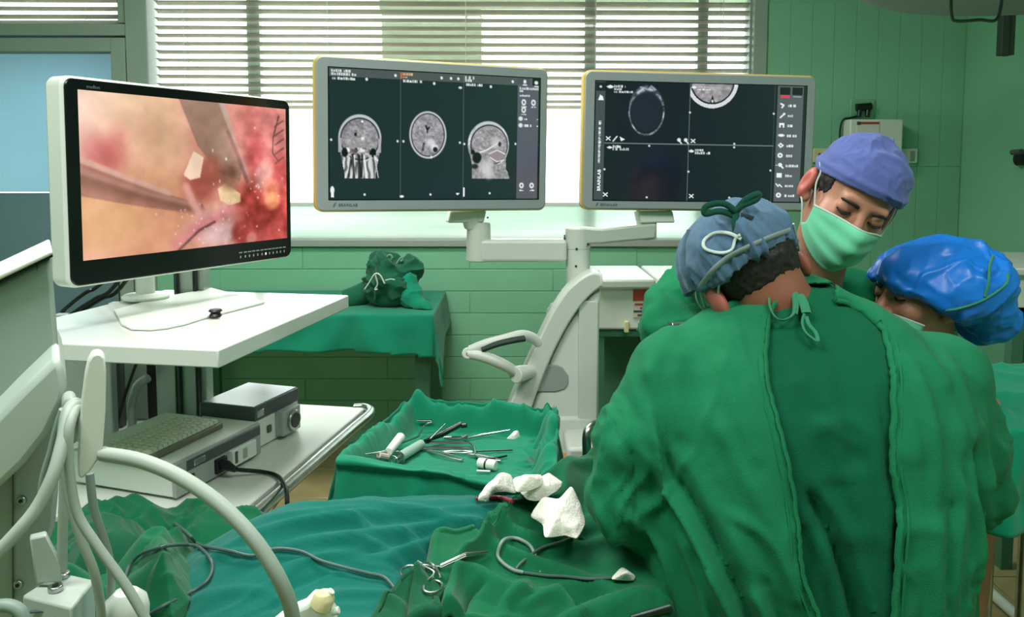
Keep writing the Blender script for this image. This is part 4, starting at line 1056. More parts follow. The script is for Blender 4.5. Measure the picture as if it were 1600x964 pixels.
# ---- patient under the teal sheet
YRX, YRY = [-1.2, -.5, -.25, 0, .2, .36, .6], [1.27, 1.30, 1.33, 1.42, 1.53, 1.62, 1.70]
def yrid(x): 
    return sum(np.interp(x + o, YRX, YRY) for o in (-.09, -.03, .03, .09)) / 4
rpx = [(170, 900), (230, 876), (300, 850), (380, 812), (450, 793), (560, 783), (740, 781), (850, 770), (905, 758)]
def _rid():
    xs_, zs_ = [-1.3, -.9], [.735, .742]
    for px, py in rpx:
        x = 0
        for _ in range(8): x = P(px, py, float(yrid(np.array(x)))).x
        xs_.append(x); zs_.append(P(px, py, float(yrid(np.array(x)))).z - .004)
    return xs_ + [.25, .36, .46, .54], zs_ + [.835, .835, .80, .70]
rx, rz = _rid()
def ridge_z(x): return np.interp(x, rx, rz)
def patient_z(x, y):
    z = ridge_z(x); d = yrid(x) - y
    front = z - .055 * sstep(0, .22, d) - .62 * np.maximum(0, d - .14) ** 1.55 - .9 * np.maximum(0, d - .42) ** 1.2
    e = -d
    back = z - .012 * sstep(0, .06, e) - 1.6 * np.maximum(0, e - .05) ** 1.3 - 3.0 * np.maximum(0, e - .14)
    return np.where(d > 0, front, back)
def px_folds(X, Yg, Z, lines):
    p = proj(np.stack([X, Yg, Z], -1).reshape(-1, 3)); d = np.zeros(len(p))
    for pts, h, wd in lines:
        L = [(q.x, q.y) for q in spline([(a, b, 0) for a, b in pts], 5)]
        dd, t = poly_dist(p, L); d += h * np.exp(-(dd / wd) ** 2) * np.minimum(1, np.minimum(t, 1 - t) * 5)
    return Z + d.reshape(Z.shape)
xs, ys_ = np.linspace(-1.1, .54, 380), np.linspace(.70, 1.92, 260)
X, Yg = np.meshgrid(xs, ys_, indexing='ij')
Z = patient_z(X, Yg)
p3 = np.stack([X, Yg, X * 0], -1)
# long shallow folds running along the body, fanning from the lower left
warp = fbm(np.stack([X * 2.2, Yg * 3, X * 0], -1), 2, 4)
along = (Yg - .42 * (X + .1)) ; 
fo = ridge(np.stack([(X + .12 * warp) * 1.6, along * 15 + warp * 1.2, X * 0], -1), 2, 7)
fo2 = ridge(np.stack([X * 3.1 + 3, (Yg - .25 * X) * 30 + warp * 2, X * 0 + 3], -1), 2, 9)
amp = .45 + .55 * sstep(-.6, .1, X) * sstep(1.05, 1.3, Yg)
Z = Z + amp * (.0085 * fo + .0032 * fo2) + .010 * fbm(np.stack([X * 4, Yg * 5, X * 0], -1), 2, 15) 
Z = px_folds(X, Yg, Z, [([(330, 862), (400, 838), (470, 818), (560, 806), (660, 800)], .007, 5), ([(360, 848), (430, 822), (520, 806), (620, 796)], .006, 4), ([(410, 850), (500, 826), (600, 815), (700, 806)], -.006, 5),
    ([(470, 850), (560, 836), (650, 826), (760, 806)], .008, 6), ([(540, 870), (620, 846), (700, 830), (790, 806)], -.008, 6), ([(600, 905), (650, 874), (720, 842), (800, 812), (850, 790)], -.012, 8), ([(590, 880), (650, 852), (720, 828)], .008, 7),
    ([(400, 812), (470, 801), (560, 793), (700, 790)], .005, 3.5), ([(640, 800), (720, 796), (800, 790)], .005, 4), ([(300, 880), (340, 870), (400, 862)], .007, 6), ([(260, 960), (330, 930), (400, 925), (470, 945)], .006, 9), ([(420, 960), (450, 920), (520, 900)], -.006, 9)])
Z = np.maximum(Z, .30)
sheet, T_SHEET = height_sheet('patient_sheet', TEAL, X, Yg, Z, None, .003, ~((X > .185) & (Yg < 1.50)) & (Yg < yrid(X) + .34), True)
tag(sheet, 'large teal sheet smoothly covering the patient on the operating table', 'sheet')
# the patient (a covered figure under the sheet)
def f_body(p):
    d = s_cone(p, (-.86, 1.22, .66), (-.2, 1.30, .70), .04, .075)
    d = smin(d, s_cone(p, (-.86, 1.33, .66), (-.2, 1.42, .70), .04, .075), .05)
    d = smin(d, s_ell(p, (-.03, 1.41, .70), (.24, .13, .085)), .06)
    d = smin(d, s_cone(p, (.10, 1.47, .71), (.26, 1.56, .715), .055, .05), .04)
    return smin(d, s_ell(p, (.34, 1.61, .715), (.10, .07, .08)), .03)
v, q = snet(f_body, axis((-1.05, .72, .02)), axis((1.05, 1.8, .018)), axis((.58, .88, .018)))
tag(link_mesh('person', v, q, SKIN, None), 'patient lying wholly hidden under the teal sheet', 'person')

def ground_z(px, py, tree=None):
    h = cast(tree or T_SHEET, px, py); return h
# ---- sheets laid over the front of the patient sheet
def sheet_px(name, m, left, right, label, nu=90, nv=110, lift=.012, fold=None, hem=True, parent=None, lines=None, extra=None, seed=0, thick=.004, tree=None):
    """cloth between two edge curves given as picture points that lie on the sheet below"""
    tr = tree or T_SHEET
    def pts(L):
        o = []
        for a in L:
            h = cast(tr, a[0], a[1])
            if h is None: h = PZ(a[0], a[1], .70)
            o.append(h)
        return spline(o, 8)
    def rs(L, n):
        s = [0]
        for a, b in zip(L, L[1:]): s.append(s[-1] + (b - a).length)
        return np.array([[np.interp(t * s[-1], s, [p[k] for p in L]) for k in range(3)] for t in np.linspace(0, 1, n)])
    A, B = rs(pts(left), nu), rs(pts(right), nu)
    t = np.linspace(0, 1, nv)[None, :, None]
    G = A[:, None] * (1 - t) + B[:, None] * t
    X, Yg = G[..., 0], G[..., 1]
    u = np.linspace(0, 1, nu)[:, None] + 0 * X; v = np.linspace(0, 1, nv)[None, :] + 0 * X
    Z = np.maximum(patient_z(X, Yg), .5) + lift
    w = fbm(np.stack([X * 5, Yg * 5, X * 0], -1), 2, 20 + seed)
    if fold: Z = Z + fold(X, Yg, u, v, w)
    # soft raised hem round the border, edge dropping onto the cloth below
    e = np.minimum(np.minimum(u, 1 - u) * 6, np.minimum(v, 1 - v) * 9)
    if hem: Z = Z + .005 * np.exp(-((e - .22) / .16) ** 2) - (lift * .75) * (1 - sstep(0, .18, e))
    if lines: Z = px_folds(X, Yg, Z, lines)
    if extra: X, Yg, Z = extra(X, Yg, Z, u, v)
    o, T = height_sheet(name, m, X, Yg, Z, parent, thick, None, True)
    tag(o, label, 'sheet'); return o, T
fold_a = lambda X, Y, u, v, w: sstep(1.0, .72, v) * (.016 * ridge(np.stack([(X * .62 + Y * .78) * 2 + .3 * w, (X * -.45 + Y * .9) * 9 + w * 1.2, X * 0], -1), 2, 31) + .016 * np.exp(-((v - .06) / .06) ** 2) + .02 * sstep(0, .4, u) * w * .5)
fs_, T_FS = sheet_px('drape_sheet', DRAPE, [(668, 966), (664, 930), (668, 900), (676, 868)], [(1045, 966), (1030, 900), (985, 845), (915, 800)],
   'dark green sheet with a hemmed edge laid over the patient under the scissors', nu=120, nv=150, lift=.014, fold=lambda X, Y, u, v, w: fold_a(X, Y, u, v, w) * .6, seed=1,
   lines=[([(790, 905), (860, 880), (940, 850), (1010, 826)], .016, 7), ([(820, 920), (900, 892), (980, 864), (1040, 846)], -.012, 7), ([(850, 925), (930, 905), (1030, 872)], .014, 7), ([(770, 880), (840, 850), (920, 820)], -.008, 6), ([(700, 880), (760, 850), (830, 826), (890, 806)], .010, 6), ([(720, 905), (760, 880), (800, 868)], -.008, 8), ([(740, 930), (800, 900), (840, 890)], .008, 8)])
fold_b = lambda X, Y, u, v, w: (.030 * np.exp(-((u - .86) / .12) ** 2) + .012 * ridge(np.stack([X * 3 + w, (Y + .35 * X) * 8 + w, X * 0], -1), 2, 37) + .012 * w)
s2_, T_S2 = sheet_px('drape_sheet', DRAPE, [(690, 990), (694, 964), (706, 930), (722, 902)], [(1055, 990), (1050, 950), (1045, 915), (1040, 885)],
   'mid green sheet folded thickly along the bottom edge beside the surgeon', lift=.030, fold=fold_b, seed=2, nu=110, nv=140,
   lines=[([(722, 964), (735, 930), (760, 905)], -.012, 7), ([(780, 975), (800, 935), (830, 912)], .010, 9), ([(850, 970), (900, 940), (990, 915)], -.010, 9), ([(880, 975), (950, 945), (1030, 925)], .012, 9), ([(800, 960), (870, 925), (960, 905)], .008, 7), ([(940, 975), (990, 955), (1045, 945)], -.008, 8)])
fold_c = lambda X, Y, u, v, w: .010 * ridge(np.stack([X * 6 + w, Y * 8 + w, X * 0], -1), 2, 41) + .010 * np.exp(-((v - .52) / .05) ** 2) * -1
s3_, _ = sheet_px('drape_sheet', DDRAPE, [(572, 990), (588, 964), (606, 950), (628, 936)], [(690, 990), (684, 964), (678, 940), (668, 916)],
   'small dark green cloth corner folded below the scissors', nu=50, nv=60, lift=.022, fold=fold_c, seed=3)

# ---- crumpled green cloths on the left
def wad(name, m, poly_px, zbase, label, h0, seed, freq=9, amp=.03, n=110, zfun=None, soft=.05):
    P2 = np.array([[p.x, p.y] for p in (PZ(x, y, zbase) for x, y in poly_px)])
    lo, hi = P2.min(0), P2.max(0)
    X, Yg = np.meshgrid(np.linspace(lo[0], hi[0], n), np.linspace(lo[1], hi[1], n), indexing='ij')
    pts = np.stack([X.ravel(), Yg.ravel()], -1); ins = in_poly(pts, P2).reshape(X.shape)
    d, _ = poly_dist(pts, np.vstack([P2, P2[:1]])); d = d.reshape(X.shape) * np.where(ins, 1, -1)
    s = sstep(-.004, soft, d)
    w = fbm(np.stack([X * freq, Yg * freq, X * 0], -1), 2, seed)
    r = ridge(np.stack([X * freq * .8 + w * .7, Yg * freq * .8 - w * .5, X * 0], -1), 3, seed + 3)
    Z = zbase - .02 + np.minimum(0, d) * 2.2 + (h0 + .02) * s ** .7 + amp * r * sstep(-.01, .05, d) * .5 + .25 * amp * w
    X = X + .35 * amp * vnoise(np.stack([X * freq * 1.3, Yg * freq * 1.3, X * 0 + 7], -1), seed) ; 
    o, T = height_sheet(name, m, X, Yg, Z, None, .004, d > -.035, True)
    tag(o, label, 'cloth'); return o, T
wd1, T_W1 = wad('crumpled_cloth', DRAPE, [(60, 900), (70, 812), (150, 800), (255, 790), (300, 782), (330, 776), (372, 790), (425, 800), (452, 822), (400, 832), (310, 850), (300, 960), (60, 970)], .765,
   'crumpled green cloth heaped between the cart shelf and the patient sheet', .035, 51, 8, .040)
wd2, T_W2 = wad('crumpled_cloth', DRAPE, [(205, 900), (230, 850), (262, 838), (292, 845), (304, 880), (300, 925), (270, 950), (222, 938)], .785,
   'round bunched green cloth lump inside the big cable loop', .045, 61, 12, .03)
wd3, _ = wad('crumpled_cloth', DDRAPE, [(75, 850), (110, 812), (160, 806), (232, 815), (246, 845), (205, 868), (150, 880), (100, 900)], .805,
   'smooth dark green cloth flap at the left behind the hanging hoses', .03, 71, 5, .016)

# ---- instrument tray stand with its drape
FL, BL_, BR_, FR = PZ(528, 716, .856), PZ(640, 617, .880), PZ(862, 634, .872), PZ(858, 742, .845)
FL, BL_, BR_, FR = (np.array(v) for v in (FL, BL_, BR_, FR))
ts = empty('instrument_stand', ((FL + FR + BL_ + BR_) / 4 * np.array([1, 1, 0])).tolist(), 'wheeled steel stand carrying the draped instrument tray', 'stand')
def bil(u, v): 
    u, v = u[..., None], v[..., None]
    return FL * (1 - u) * (1 - v) + FR * u * (1 - v) + BL_ * (1 - u) * v + BR_ * u * v
n = 190
uu = np.linspace(-.42, 1.42, n); U, V_ = np.meshgrid(uu, uu, indexing='ij')
Uc, Vc = np.clip(U, 0, 1), np.clip(V_, 0, 1)
base = bil(Uc, Vc)
out = np.sqrt((U - Uc) ** 2 + (V_ - Vc) ** 2); inn = np.minimum(np.minimum(U, 1 - U), np.minimum(V_, 1 - V_))
L0 = .36
drop = out * L0 * 1.15
X, Yg, Z = base[..., 0].copy(), base[..., 1].copy(), base[..., 2].copy()
du_ = (U - Uc); dv_ = (V_ - Vc)
X += du_ * L0 * .16; Yg += dv_ * L0 * .22
Z -= np.maximum(0, drop - .012) * .92
ZF = .806
f_in = sstep(.015, .10, inn)
Z = np.where(inn > 0, Z * (1 - f_in) + ZF * f_in, Z)
pn = np.stack([U * 4, V_ * 4, U * 0], -1); w = fbm(pn, 2, 81)
per = np.where(np.abs(du_) > np.abs(dv_), V_, U)
hang = sstep(0, .1, out); fol = np.sin(per * 26 + 2.5 * w) * .5 + np.sin(per * 43 + 4 * w) * .35
X += np.sign(du_) * np.where(np.abs(du_) > .001, 1, 0) * hang * .012 * fol * (out / .4); Yg += np.sign(dv_) * np.where(np.abs(dv_) > .001, 1, 0) * hang * .014 * fol * (out / .4) - .0
rimw = np.exp(-((inn - .0) / .05) ** 2) * np.where(inn > -.0, 1, np.exp(-(out / .05) ** 2))
Z += rimw * (.014 * w + .007 * ridge(np.stack([U * 4 + w, V_ * 4, U * 0], -1), 2, 83))
rgt = sstep(.80, .95, U) * (1 - hang); Z += rgt * (.014 * ridge(np.stack([U * 8 + w * 1.5, V_ * 6, U * 0], -1), 2, 85)); 
Z += .0025 * ridge(np.stack([U * 9 + w, V_ * 13, U * 0], -1), 2, 87) * sstep(.0, .1, inn) * .4
Yg -= .016 * np.exp(-((out - .035) / .03) ** 2) * (V_ < 0) * (U > -.02) * (U < 1.02); X += (.012 + .012 * w) * np.exp(-((out - .04) / .035) ** 2) * (U > 1)
cor = np.exp(-(((U - 0) ** 2 + (V_ - 1) ** 2) / .004)); Z += -.022 * cor + .02 * np.exp(-(((U - .05) ** 2 + (V_ - 1.0) ** 2) / .002))
Z += .02 * np.exp(-(((U - 1) ** 2 + (V_ - 1) ** 2) / .01))
Z += -.018 * sstep(.45, .75, U) * np.exp(-((V_) / .06) ** 2) * 1.0
td, T_TRAY = height_sheet('tray_drape', TRAYC, X, Yg, Z, None, .003, None, True)
tag(td, 'green cloth lining the instrument tray and hanging over its rim', 'drape')
ctr = (FL + FR + BL_ + BR_) / 4
MB().prism([Vector((p[0] * .94 + ctr[0] * .06, p[1] * .94 + ctr[1] * .06, 0.788)) for p in (FL, FR, BR_, BL_)], (0, 0, .008)).build('tray', STEEL, ts, bevel=.004)
MB().tube([(ctr[0], BL_[1] - .03, .05), (ctr[0], BL_[1] - .03, .786)], .016, 14).build('stand_pole', STEEL, ts)
MB().tube([(ctr[0] - .2, BL_[1] - .05, .045), (ctr[0] + .2, BL_[1] - .05, .045)], .015, 12).build('foot_bar', STEEL, ts)
MB().tube([(ctr[0], BL_[1] - .03, .045), (ctr[0], FL[1] + .02, .045)], .015, 12).build('foot_bar', STEEL, ts)
for p in ((ctr[0] - .2, BL_[1] - .05), (ctr[0] + .2, BL_[1] - .05), (ctr[0], FL[1] + .02)):
    MB().ball((p[0], p[1], .024), .024, 12).build('castor', DGREY, ts)

# ---- instruments lying in the tray
def TP(px, py, lift=.004):
    h = cast(T_TRAY, px, py, 0); z = max(h.z, ZF) if h is not None else ZF
    return PZ(px, py, z + lift)
def rod(px, r, name, m, label, cat, lift=.005, group=None, n=8, smoothn=0, flat=1.0):
    pts = [TP(x, y, lift + (k[2] if len(k) > 2 else 0)) for k in px for x, y in [(k[0], k[1])]]
    if smoothn: pts = spline(pts, smoothn)
    rr = r if not isinstance(r, (list, tuple)) else list(np.interp(np.linspace(0, 1, len(pts)), np.linspace(0, 1, len(r)), r))
    o = MB().tube(pts, rr, n, flat=flat).build(name, m); tag(o, label, cat, group); return o
t = rod([(607, 706), (626, 683)], [.0085, .0105], 'scope_obturator', WHITE2, 'thick white cylinder handle lying at the left of the tray', 'instrument', .010, n=16)
rod([(570, 710), (588, 708), (603, 706)], [.0014, .0022, .004], 'suction_tip', STEEL, 'thin pale suction tip at the far left of the tray', 'instrument', .006)
o = rod([(592, 711), (606, 714)], [.006, .006], 'plastic_hub', mat('pinkish_plastic', (206, 186, 176), .5), 'small pinkish plastic hub beside the suction tip', 'connector', .006)
sy = rod([(622, 716), (658, 694)], [.011, .0105], 'glass_syringe', mat('clear_glass_grey', (150, 180, 166), .12, spec=.7), 'thick clear glass syringe lying left of the dark clamp', 'syringe', .012, n=18)
c0, c1 = TP(622, 716, .012), TP(658, 694, .012); dd = (c1 - c0).normalized()
MB().cyl(c0 - dd * .002, c0 + dd * .003, .015, n=20).build('flange', STEEL, sy); MB().cyl(c0 - dd * .016, c0, .0045, n=10).build('plunger', STEEL, sy)
MB().tube([c0 - dd * .016 + Vector((0, 0, .01 * math.sin(a))) + Vector((dd.y, -dd.x, 0)) * .01 * math.cos(a) for a in np.linspace(0, 2 * math.pi, 17)[:-1]], .0018, 8, closed=True).build('thumb_ring', STEEL, sy)
MB().cyl(c1, c1 + dd * .012, .003, n=10).build('nozzle', STEEL, sy)
rod([(628, 692), (653, 682), (655, 678), (662, 667), (666, 663), (675, 660)], .0022, 'hook_retractor', STEEL, 'slender bright steel retractor with a stepped hooked end', 'instrument', .012, smoothn=4)
rod([(652, 657), (675, 657)], [.0035, .0045], 'dark_clip', DSTEEL, 'short dark flat clip at the back left of the tray', 'instrument', .004, flat=.6)
rod([(664, 689), (690, 678), (721, 662)], [.004, .0075, .0065], 'dark_clamp', DSTEEL, 'long thick dark steel clamp lying diagonally on the pile', 'instrument', .020, n=10)
rod([(672, 686), (696, 662)], [.0022, .0012], 'steel_probe', STEEL, 'thin bright probe crossing the dark clamp', 'instrument', .024)
rod([(721, 665), (729, 664)], [.006, .006], 'clamp_knob', DSTEEL, 'small dark knob beyond the end of the dark clamp', 'instrument', .010, n=12)
def forceps(pa, pb, label, spread=.006, r=.002, m=STEEL, lift=.006, group=None, rings=False, bend=0):
    a, b = TP(*pa, lift), TP(*pb, lift); d = (b - a); s = Vector((d.y, -d.x, 0)).normalized()
    root = empty('forceps', (a + b) / 2, label, 'forceps', group)
    for sg in (-1, 1):
        pts = [a + s * sg * .0012, a + d * .3 + s * sg * spread * .8 + Vector((0, 0, .001)), a + d * .7 + s * sg * spread, b + s * sg * (.0015 if not rings else spread * 1.2)]
        MB().tube(spline(pts, 5), r, 8, flat=.6).build('arm', m, root)
        if rings:
            c = b + d.normalized() * .012 + s * sg * spread * 1.6
            MB().tube([c + d.normalized() * .011 * math.cos(t) + s * .009 * math.sin(t) for t in np.linspace(0, 2 * math.pi, 17)[:-1]], .0018, 8, closed=True).build('finger_ring', m, root)
    return root
forceps((659, 692), (733, 691), 'straight forceps nearest the dark clamp in the parallel stack', .005, .0024, DSTEEL, .012)
forceps((661, 700), (736, 699), 'straight forceps in the middle of the parallel stack', .005, .0022, DSTEEL, .008)
forceps((690, 706), (738, 705), 'short toothed forceps lowest of the parallel stack', .006, .0020, STEEL, .006)
forceps((668, 703), (723, 718), 'open bright forceps pointing toward the front edge of the tray', .007, .0022, STEEL, .006)
forceps((731, 709), (783, 719), 'crossed forceps just behind the white vial', .006, .0020, STEEL, .006)
rod([(729, 685), (752, 680), (775, 676), (797, 672)], [.0018, .0032, .0022, .0016], 'long_needle_holder', STEEL, 'long thin steel rod reaching toward the gauze tuft', 'instrument', .006)
rod([(694, 684), (712, 685), (724, 684), (728, 682)], [.003, .005, .004, .006], 'toothed_retractor', STEEL, 'notched steel retractor behind the parallel forceps', 'instrument', .008)
rod([(742, 705), (801, 703)], [.0018, .0018], 'straight_probe', DSTEEL, 'thin straight dark probe right of the parallel stack', 'instrument', .005)
rod([(733, 691), (740, 697), (743, 706), (742, 712)], .0022, 'curved_hook', STEEL, 'small curved hook at the end of the forceps stack', 'instrument', .008, smoothn=4)
rod([(744, 712), (770, 716), (792, 712)], [.002, .003, .002], 'small_clamp', DSTEEL, 'small dark clamp leaning on the right end of the tray', 'instrument', .006, smoothn=3)
vi = empty('white_vial', TP(762, 724, 0), 'short white vial with a black band at the front of the tray', 'vial')
va, vb = TP(748, 723, .011), TP(775, 728, .011); vd = vb - va
MB().tube([va, va + vd * .42], .0105, 16).build('vial_body', WHITE2, vi, bevel=.001); MB().tube([va + vd * .42, va + vd * .50], .0108, 16).build('black_band', BLACK, vi); MB().tube([va + vd * .50, vb], [.0105, .0095], 16).build('cap', WHITE, vi, bevel=.001)
rod([(745, 735), (766, 736)], [.003, .003], 'white_strip', WHITE2, 'flat white strip in front of the vial', 'strip', .006, flat=.4)

T_TOP = [T_S2, T_FS, T_W2, T_W1, T_SHEET]
def top(px, py, lift=.0):
    best = None
    for T in T_TOP:
        h = cast(T, px, py, lift)
        if h is not None and (best is None or h.y < best.y): best = h
    return best if best is not None else PZ(px, py, .72)
def gauze(name, pts, label, seed, zt_=None, amp=.012, n=46, thick=.002, Y=None):
    """crumpled gauze: polygon of picture points at distance Y each (px, py, Y)"""
    if Y is not None:
        h = top(*Y); pts = [(a, b, h.y - .012 + (c_ - pts[0][2])) for a, b, c_ in pts]
    W3 = np.array([list(P(*p)) for p in pts]); c = W3.mean(0)
    N_ = np.array([0, -.75, .66])
    m = len(W3); V = []; F = []
    rings = 9
    O = np.array([W3[(k // 8) % m] * (1 - (k % 8) / 8) + W3[(k // 8 + 1) % m] * ((k % 8) / 8) for k in range(m * 8)])
    Os = O.copy()
    for _ in range(60): Os = (np.roll(Os, 1, 0) + Os * 2 + np.roll(Os, -1, 0)) / 4
    Or = O.copy()
    for _ in range(3): Or = (np.roll(Or, 1, 0) + Or * 2 + np.roll(Or, -1, 0)) / 4
    for r in range(rings + 1):
        t = r / rings
        for k in range(m * 8):
            e = Os[k] * (1 - t ** 2.2) + Or[k] * t ** 2.2
            p = c + (e - c) * t
            bul = .022 * (1 - t * t); q_ = p + N_ * bul
            V.append(q_)
    V = np.array(V)
    w = ridge(V * 20 + seed, 2, seed); w2 = fbm(V * 45, 2, seed + 5)
    V = V + N_ * (amp * .7 * w + amp * .25 * w2)[:, None]
    K = m * 8
    F = [(r * K + k, r * K + (k + 1) % K, (r + 1) * K + (k + 1) % K, (r + 1) * K + k) for r in range(rings) for k in range(K)]
    o = link_mesh(name, V, F, GAUZE, None, True, None); sb = o.modifiers.new('sub', 'SUBSURF'); sb.levels = 2; sb.render_levels = 2; solid(o, thick); tag(o, label, 'gauze'); return o
gauze('gauze_pad', [(790, 688, 1.77), (802, 672, 1.80), (814, 671, 1.81), (813, 684, 1.78), (806, 697, 1.76)], 'small white gauze tuft at the right end of the tray', 3, amp=.004)
gauze('gauze_pad', [(827, 806, 1.30), (848, 774, 1.32), (872, 782, 1.33), (893, 757, 1.34), (908, 788, 1.32), (916, 818, 1.28), (902, 841, 1.25), (884, 836, 1.26), (850, 842, 1.24), (848, 818, 1.28)],
      'star-shaped crumpled white gauze in front of the surgeon elbow', 11, amp=.006, Y=(850, 838))
gauze('gauze_pad', [(745, 782, 1.34), (758, 756, 1.37), (786, 736, 1.40), (800, 742, 1.41), (808, 770, 1.38), (788, 768, 1.36), (768, 772, 1.36), (762, 784, 1.345)], 'draped white gauze strip left of the gauze heap', 17, amp=.006, Y=(752, 790))
gauze('gauze_pad', [(800, 748, 1.44), (822, 741, 1.45), (846, 740, 1.45), (850, 756, 1.43), (830, 766, 1.41), (806, 770, 1.40)], 'flat white gauze at the back of the gauze heap', 23, amp=.005, Y=(812, 782))
gauze('gauze_pad', [(812, 768, 1.38), (828, 752, 1.40), (856, 739, 1.42), (872, 747, 1.42), (880, 756, 1.40), (868, 770, 1.37), (840, 783, 1.35), (822, 780, 1.35)], 'rolled white gauze at the right of the gauze heap', 29, amp=.006, Y=(838, 786))
gauze('gauze_scrap', [(952, 906, 1.13), (972, 884, 1.16), (994, 900, 1.14), (990, 908, 1.13)], 'small torn white gauze scrap beside the surgeon gown', 31, amp=.002, Y=(970, 908))
rp1 = [top(x, y, .006) for x, y in ((742, 783), (762, 782), (782, 782), (798, 783))]
pn_ = MB().tube(spline(rp1, 4), [.003] * 5 + [.0045] * 5 + [.004] * 3, 10).build('red_handled_tool', mat('red_handle', (150, 44, 60), .45))
tag(pn_, 'red-handled tool lying under the draped gauze strip', 'instrument')
MB().tube([rp1[-1], top(812, 784, .006), top(832, 787, .005)], [.004, .005, .0025], 10).build('tip', DSTEEL, pn_)

# ---- scissor clamp and cables on the sheets
sc = empty('needle_holder', top(660, 895), 'bright steel scissor-handled clamp lying on the folded dark sheet', 'clamp')
j = top(683, 894, .012); tip = top(755, 863, .012); jm = top(720, 879, .012)
MB().tube([j, jm, tip], [.0028, .0040, .0016], 10, flat=.7).build('jaw', STEEL, sc)
MB().tube([j + Vector((0, 0, .003)), jm + Vector((0, 0, .003)), tip + Vector((.001, 0, .002))], [.0026, .0036, .0014], 10, flat=.7).build('jaw', STEEL, sc)
def ring(c, rx_, ry_, rot, r=.0022):
    c3 = top(*c, .010); out_ = []
    for t in np.linspace(0, 2 * math.pi, 25)[:-1]:
        x = rx_ * math.cos(t); y = ry_ * math.sin(t)
        q = PZ(c[0] + x * math.cos(rot) - y * math.sin(rot), c[1] + x * math.sin(rot) + y * math.cos(rot), c3.z)
        out_.append(q)
    return MB().tube(out_, r, 8, closed=True)
ring((642, 894), 16, 10, 0).build('finger_ring', STEEL, sc)
ring((676, 917), 15, 9, -.2).build('finger_ring', STEEL, sc)
MB().tube(spline([top(656, 890, .012), top(664, 886, .014), top(674, 892, .014), top(681, 905, .013), top(683, 912, .012)], 5), .0024, 8).build('shank', STEEL, sc)
MB().tube(spline([top(652, 886, .011), top(668, 888, .013), j], 5), .0024, 8).build('shank', STEEL, sc)
MB().tube(spline([top(643, 907, .010), top(658, 908, .013), top(672, 914, .012), top(676, 905, .014), top(672, 890, .014), j], 5), .0020, 8).build('ratchet', STEEL, sc)
def cable(px, r, m, label, name='cable', lift=None, n=6):
    l = (lift if lift is not None else r * .9)
    pts = []
    for k in px:
        h = top(k[0], k[1], l)
        if len(k) > 2: h = h + Vector((0, 0, k[2]))
        pts.append(h)
    o = MB().tube(spline(pts, n), r, 8).build(name, m); tag(o, label, 'cable'); return o
cable([(232, 962), (262, 945), (300, 930), (325, 912), (334, 892), (330, 872), (312, 858), (285, 854), (255, 856), (225, 866), (205, 888), (197, 912)], .0027, CABLEG, 'grey cable looped on the green cloths at the lower left', lift=.005)
cable([(270, 824), (290, 840), (310, 856), (330, 861), (360, 864), (395, 871), (430, 862), (470, 866), (500, 878), (535, 892), (575, 897), (600, 908), (618, 925)], .0027, CABLEG, 'grey cable trailing along the teal sheet toward the scissors', lift=.007)
cable([(905, 832), (880, 846), (845, 858), (815, 880), (805, 893)], .0025, CABLEG, 'thin grey cable running out from under the star-shaped gauze', lift=.008)
cable([(842, 884, -.012), (830, 862), (815, 846), (798, 842), (782, 850), (777, 868), (784, 884), (800, 896), (815, 900)], .0029, HOSEG, 'short grey cable loop standing right of the steel clamp', lift=.009)
cable([(815, 899), (850, 902), (885, 902), (920, 905), (960, 908)], .0025, CABLEG, 'thin grey cable lying toward the small gauze scrap', lift=.007)
pt = MB().tube([top(985, 966, .01), top(1040, 952, .012), top(1062, 948, .012)], [.004, .006, .005], 10).build('dark_instrument', DSTEEL); tag(pt, 'dark slim instrument at the bottom edge beside the surgeon', 'instrument')

# ---- green covered table against the back wall, with a bundle on it
zt3 = .80
TF = PZ(676, 492, zt3); yf, xr3 = TF.y, TF.x; yb3 = YW - .03
tb = empty('back_table', (xr3 - .5, yf + .25, 0), 'green legged table under the cloth at the back wall', 'table')
TG = mat('green_painted_steel', (60, 110, 84), .5)
MB().box((xr3 - 1.2, yf + .02, zt3 - .035), (xr3 - .015, yb3, zt3 - .004)).build('table_top', TG, tb, bevel=.004)
for x, y in ((xr3 - .05, yf + .06), (xr3 - 1.15, yf + .06), (xr3 - .05, yb3 - .05), (xr3 - 1.15, yb3 - .05)):
    MB().box((x - .03, y - .02, 0), (x + .03, y + .02, zt3 - .035)).build('leg', TG, tb, bevel=.003)
na, nb = 130, 90
us = np.linspace(0, 1, na); hang_f, hang_r = .20, .26
S = np.linspace(-1.3, .30, na); Tt = np.linspace(-.24, yb3 - yf, nb)    # s along x beyond the right edge, t in depth beyond the front edge
S2, T2 = np.meshgrid(S, Tt, indexing='ij'); w = fbm(np.stack([S2 * 4, T2 * 4, S2 * 0], -1), 2, 91)
ox, oy = np.maximum(0, S2), np.maximum(0, -T2)
X = xr3 + np.minimum(S2, 0) + ox * .14 * (1 + .5 * w); Yg = yf + np.maximum(T2, 0) - oy * .10 + oy * .12 * np.sin(S2 * 16 + w * 2)
Z = zt3 - np.maximum(ox, oy) * (.96) - .25 * np.minimum(ox, oy) + .0015 * w
Z = Z - oy * .10 * sstep(-.6, .05, S2) * -.4
mask = (oy < .195 + .03 * np.sin(S2 * 3)) & (ox < .18 + .10 * sstep(.35, -.1, T2))
tc = height_sheet('table_cloth', TABC, X, Yg, Z, None, .003, mask); tag(tc, 'bright green cloth hanging over the edges of the back table', 'tablecloth')
bu = empty('cloth_bundle', PZ(612, 486, zt3), 'dark green cloth bundle tied with white tapes standing on the back table', 'bundle')
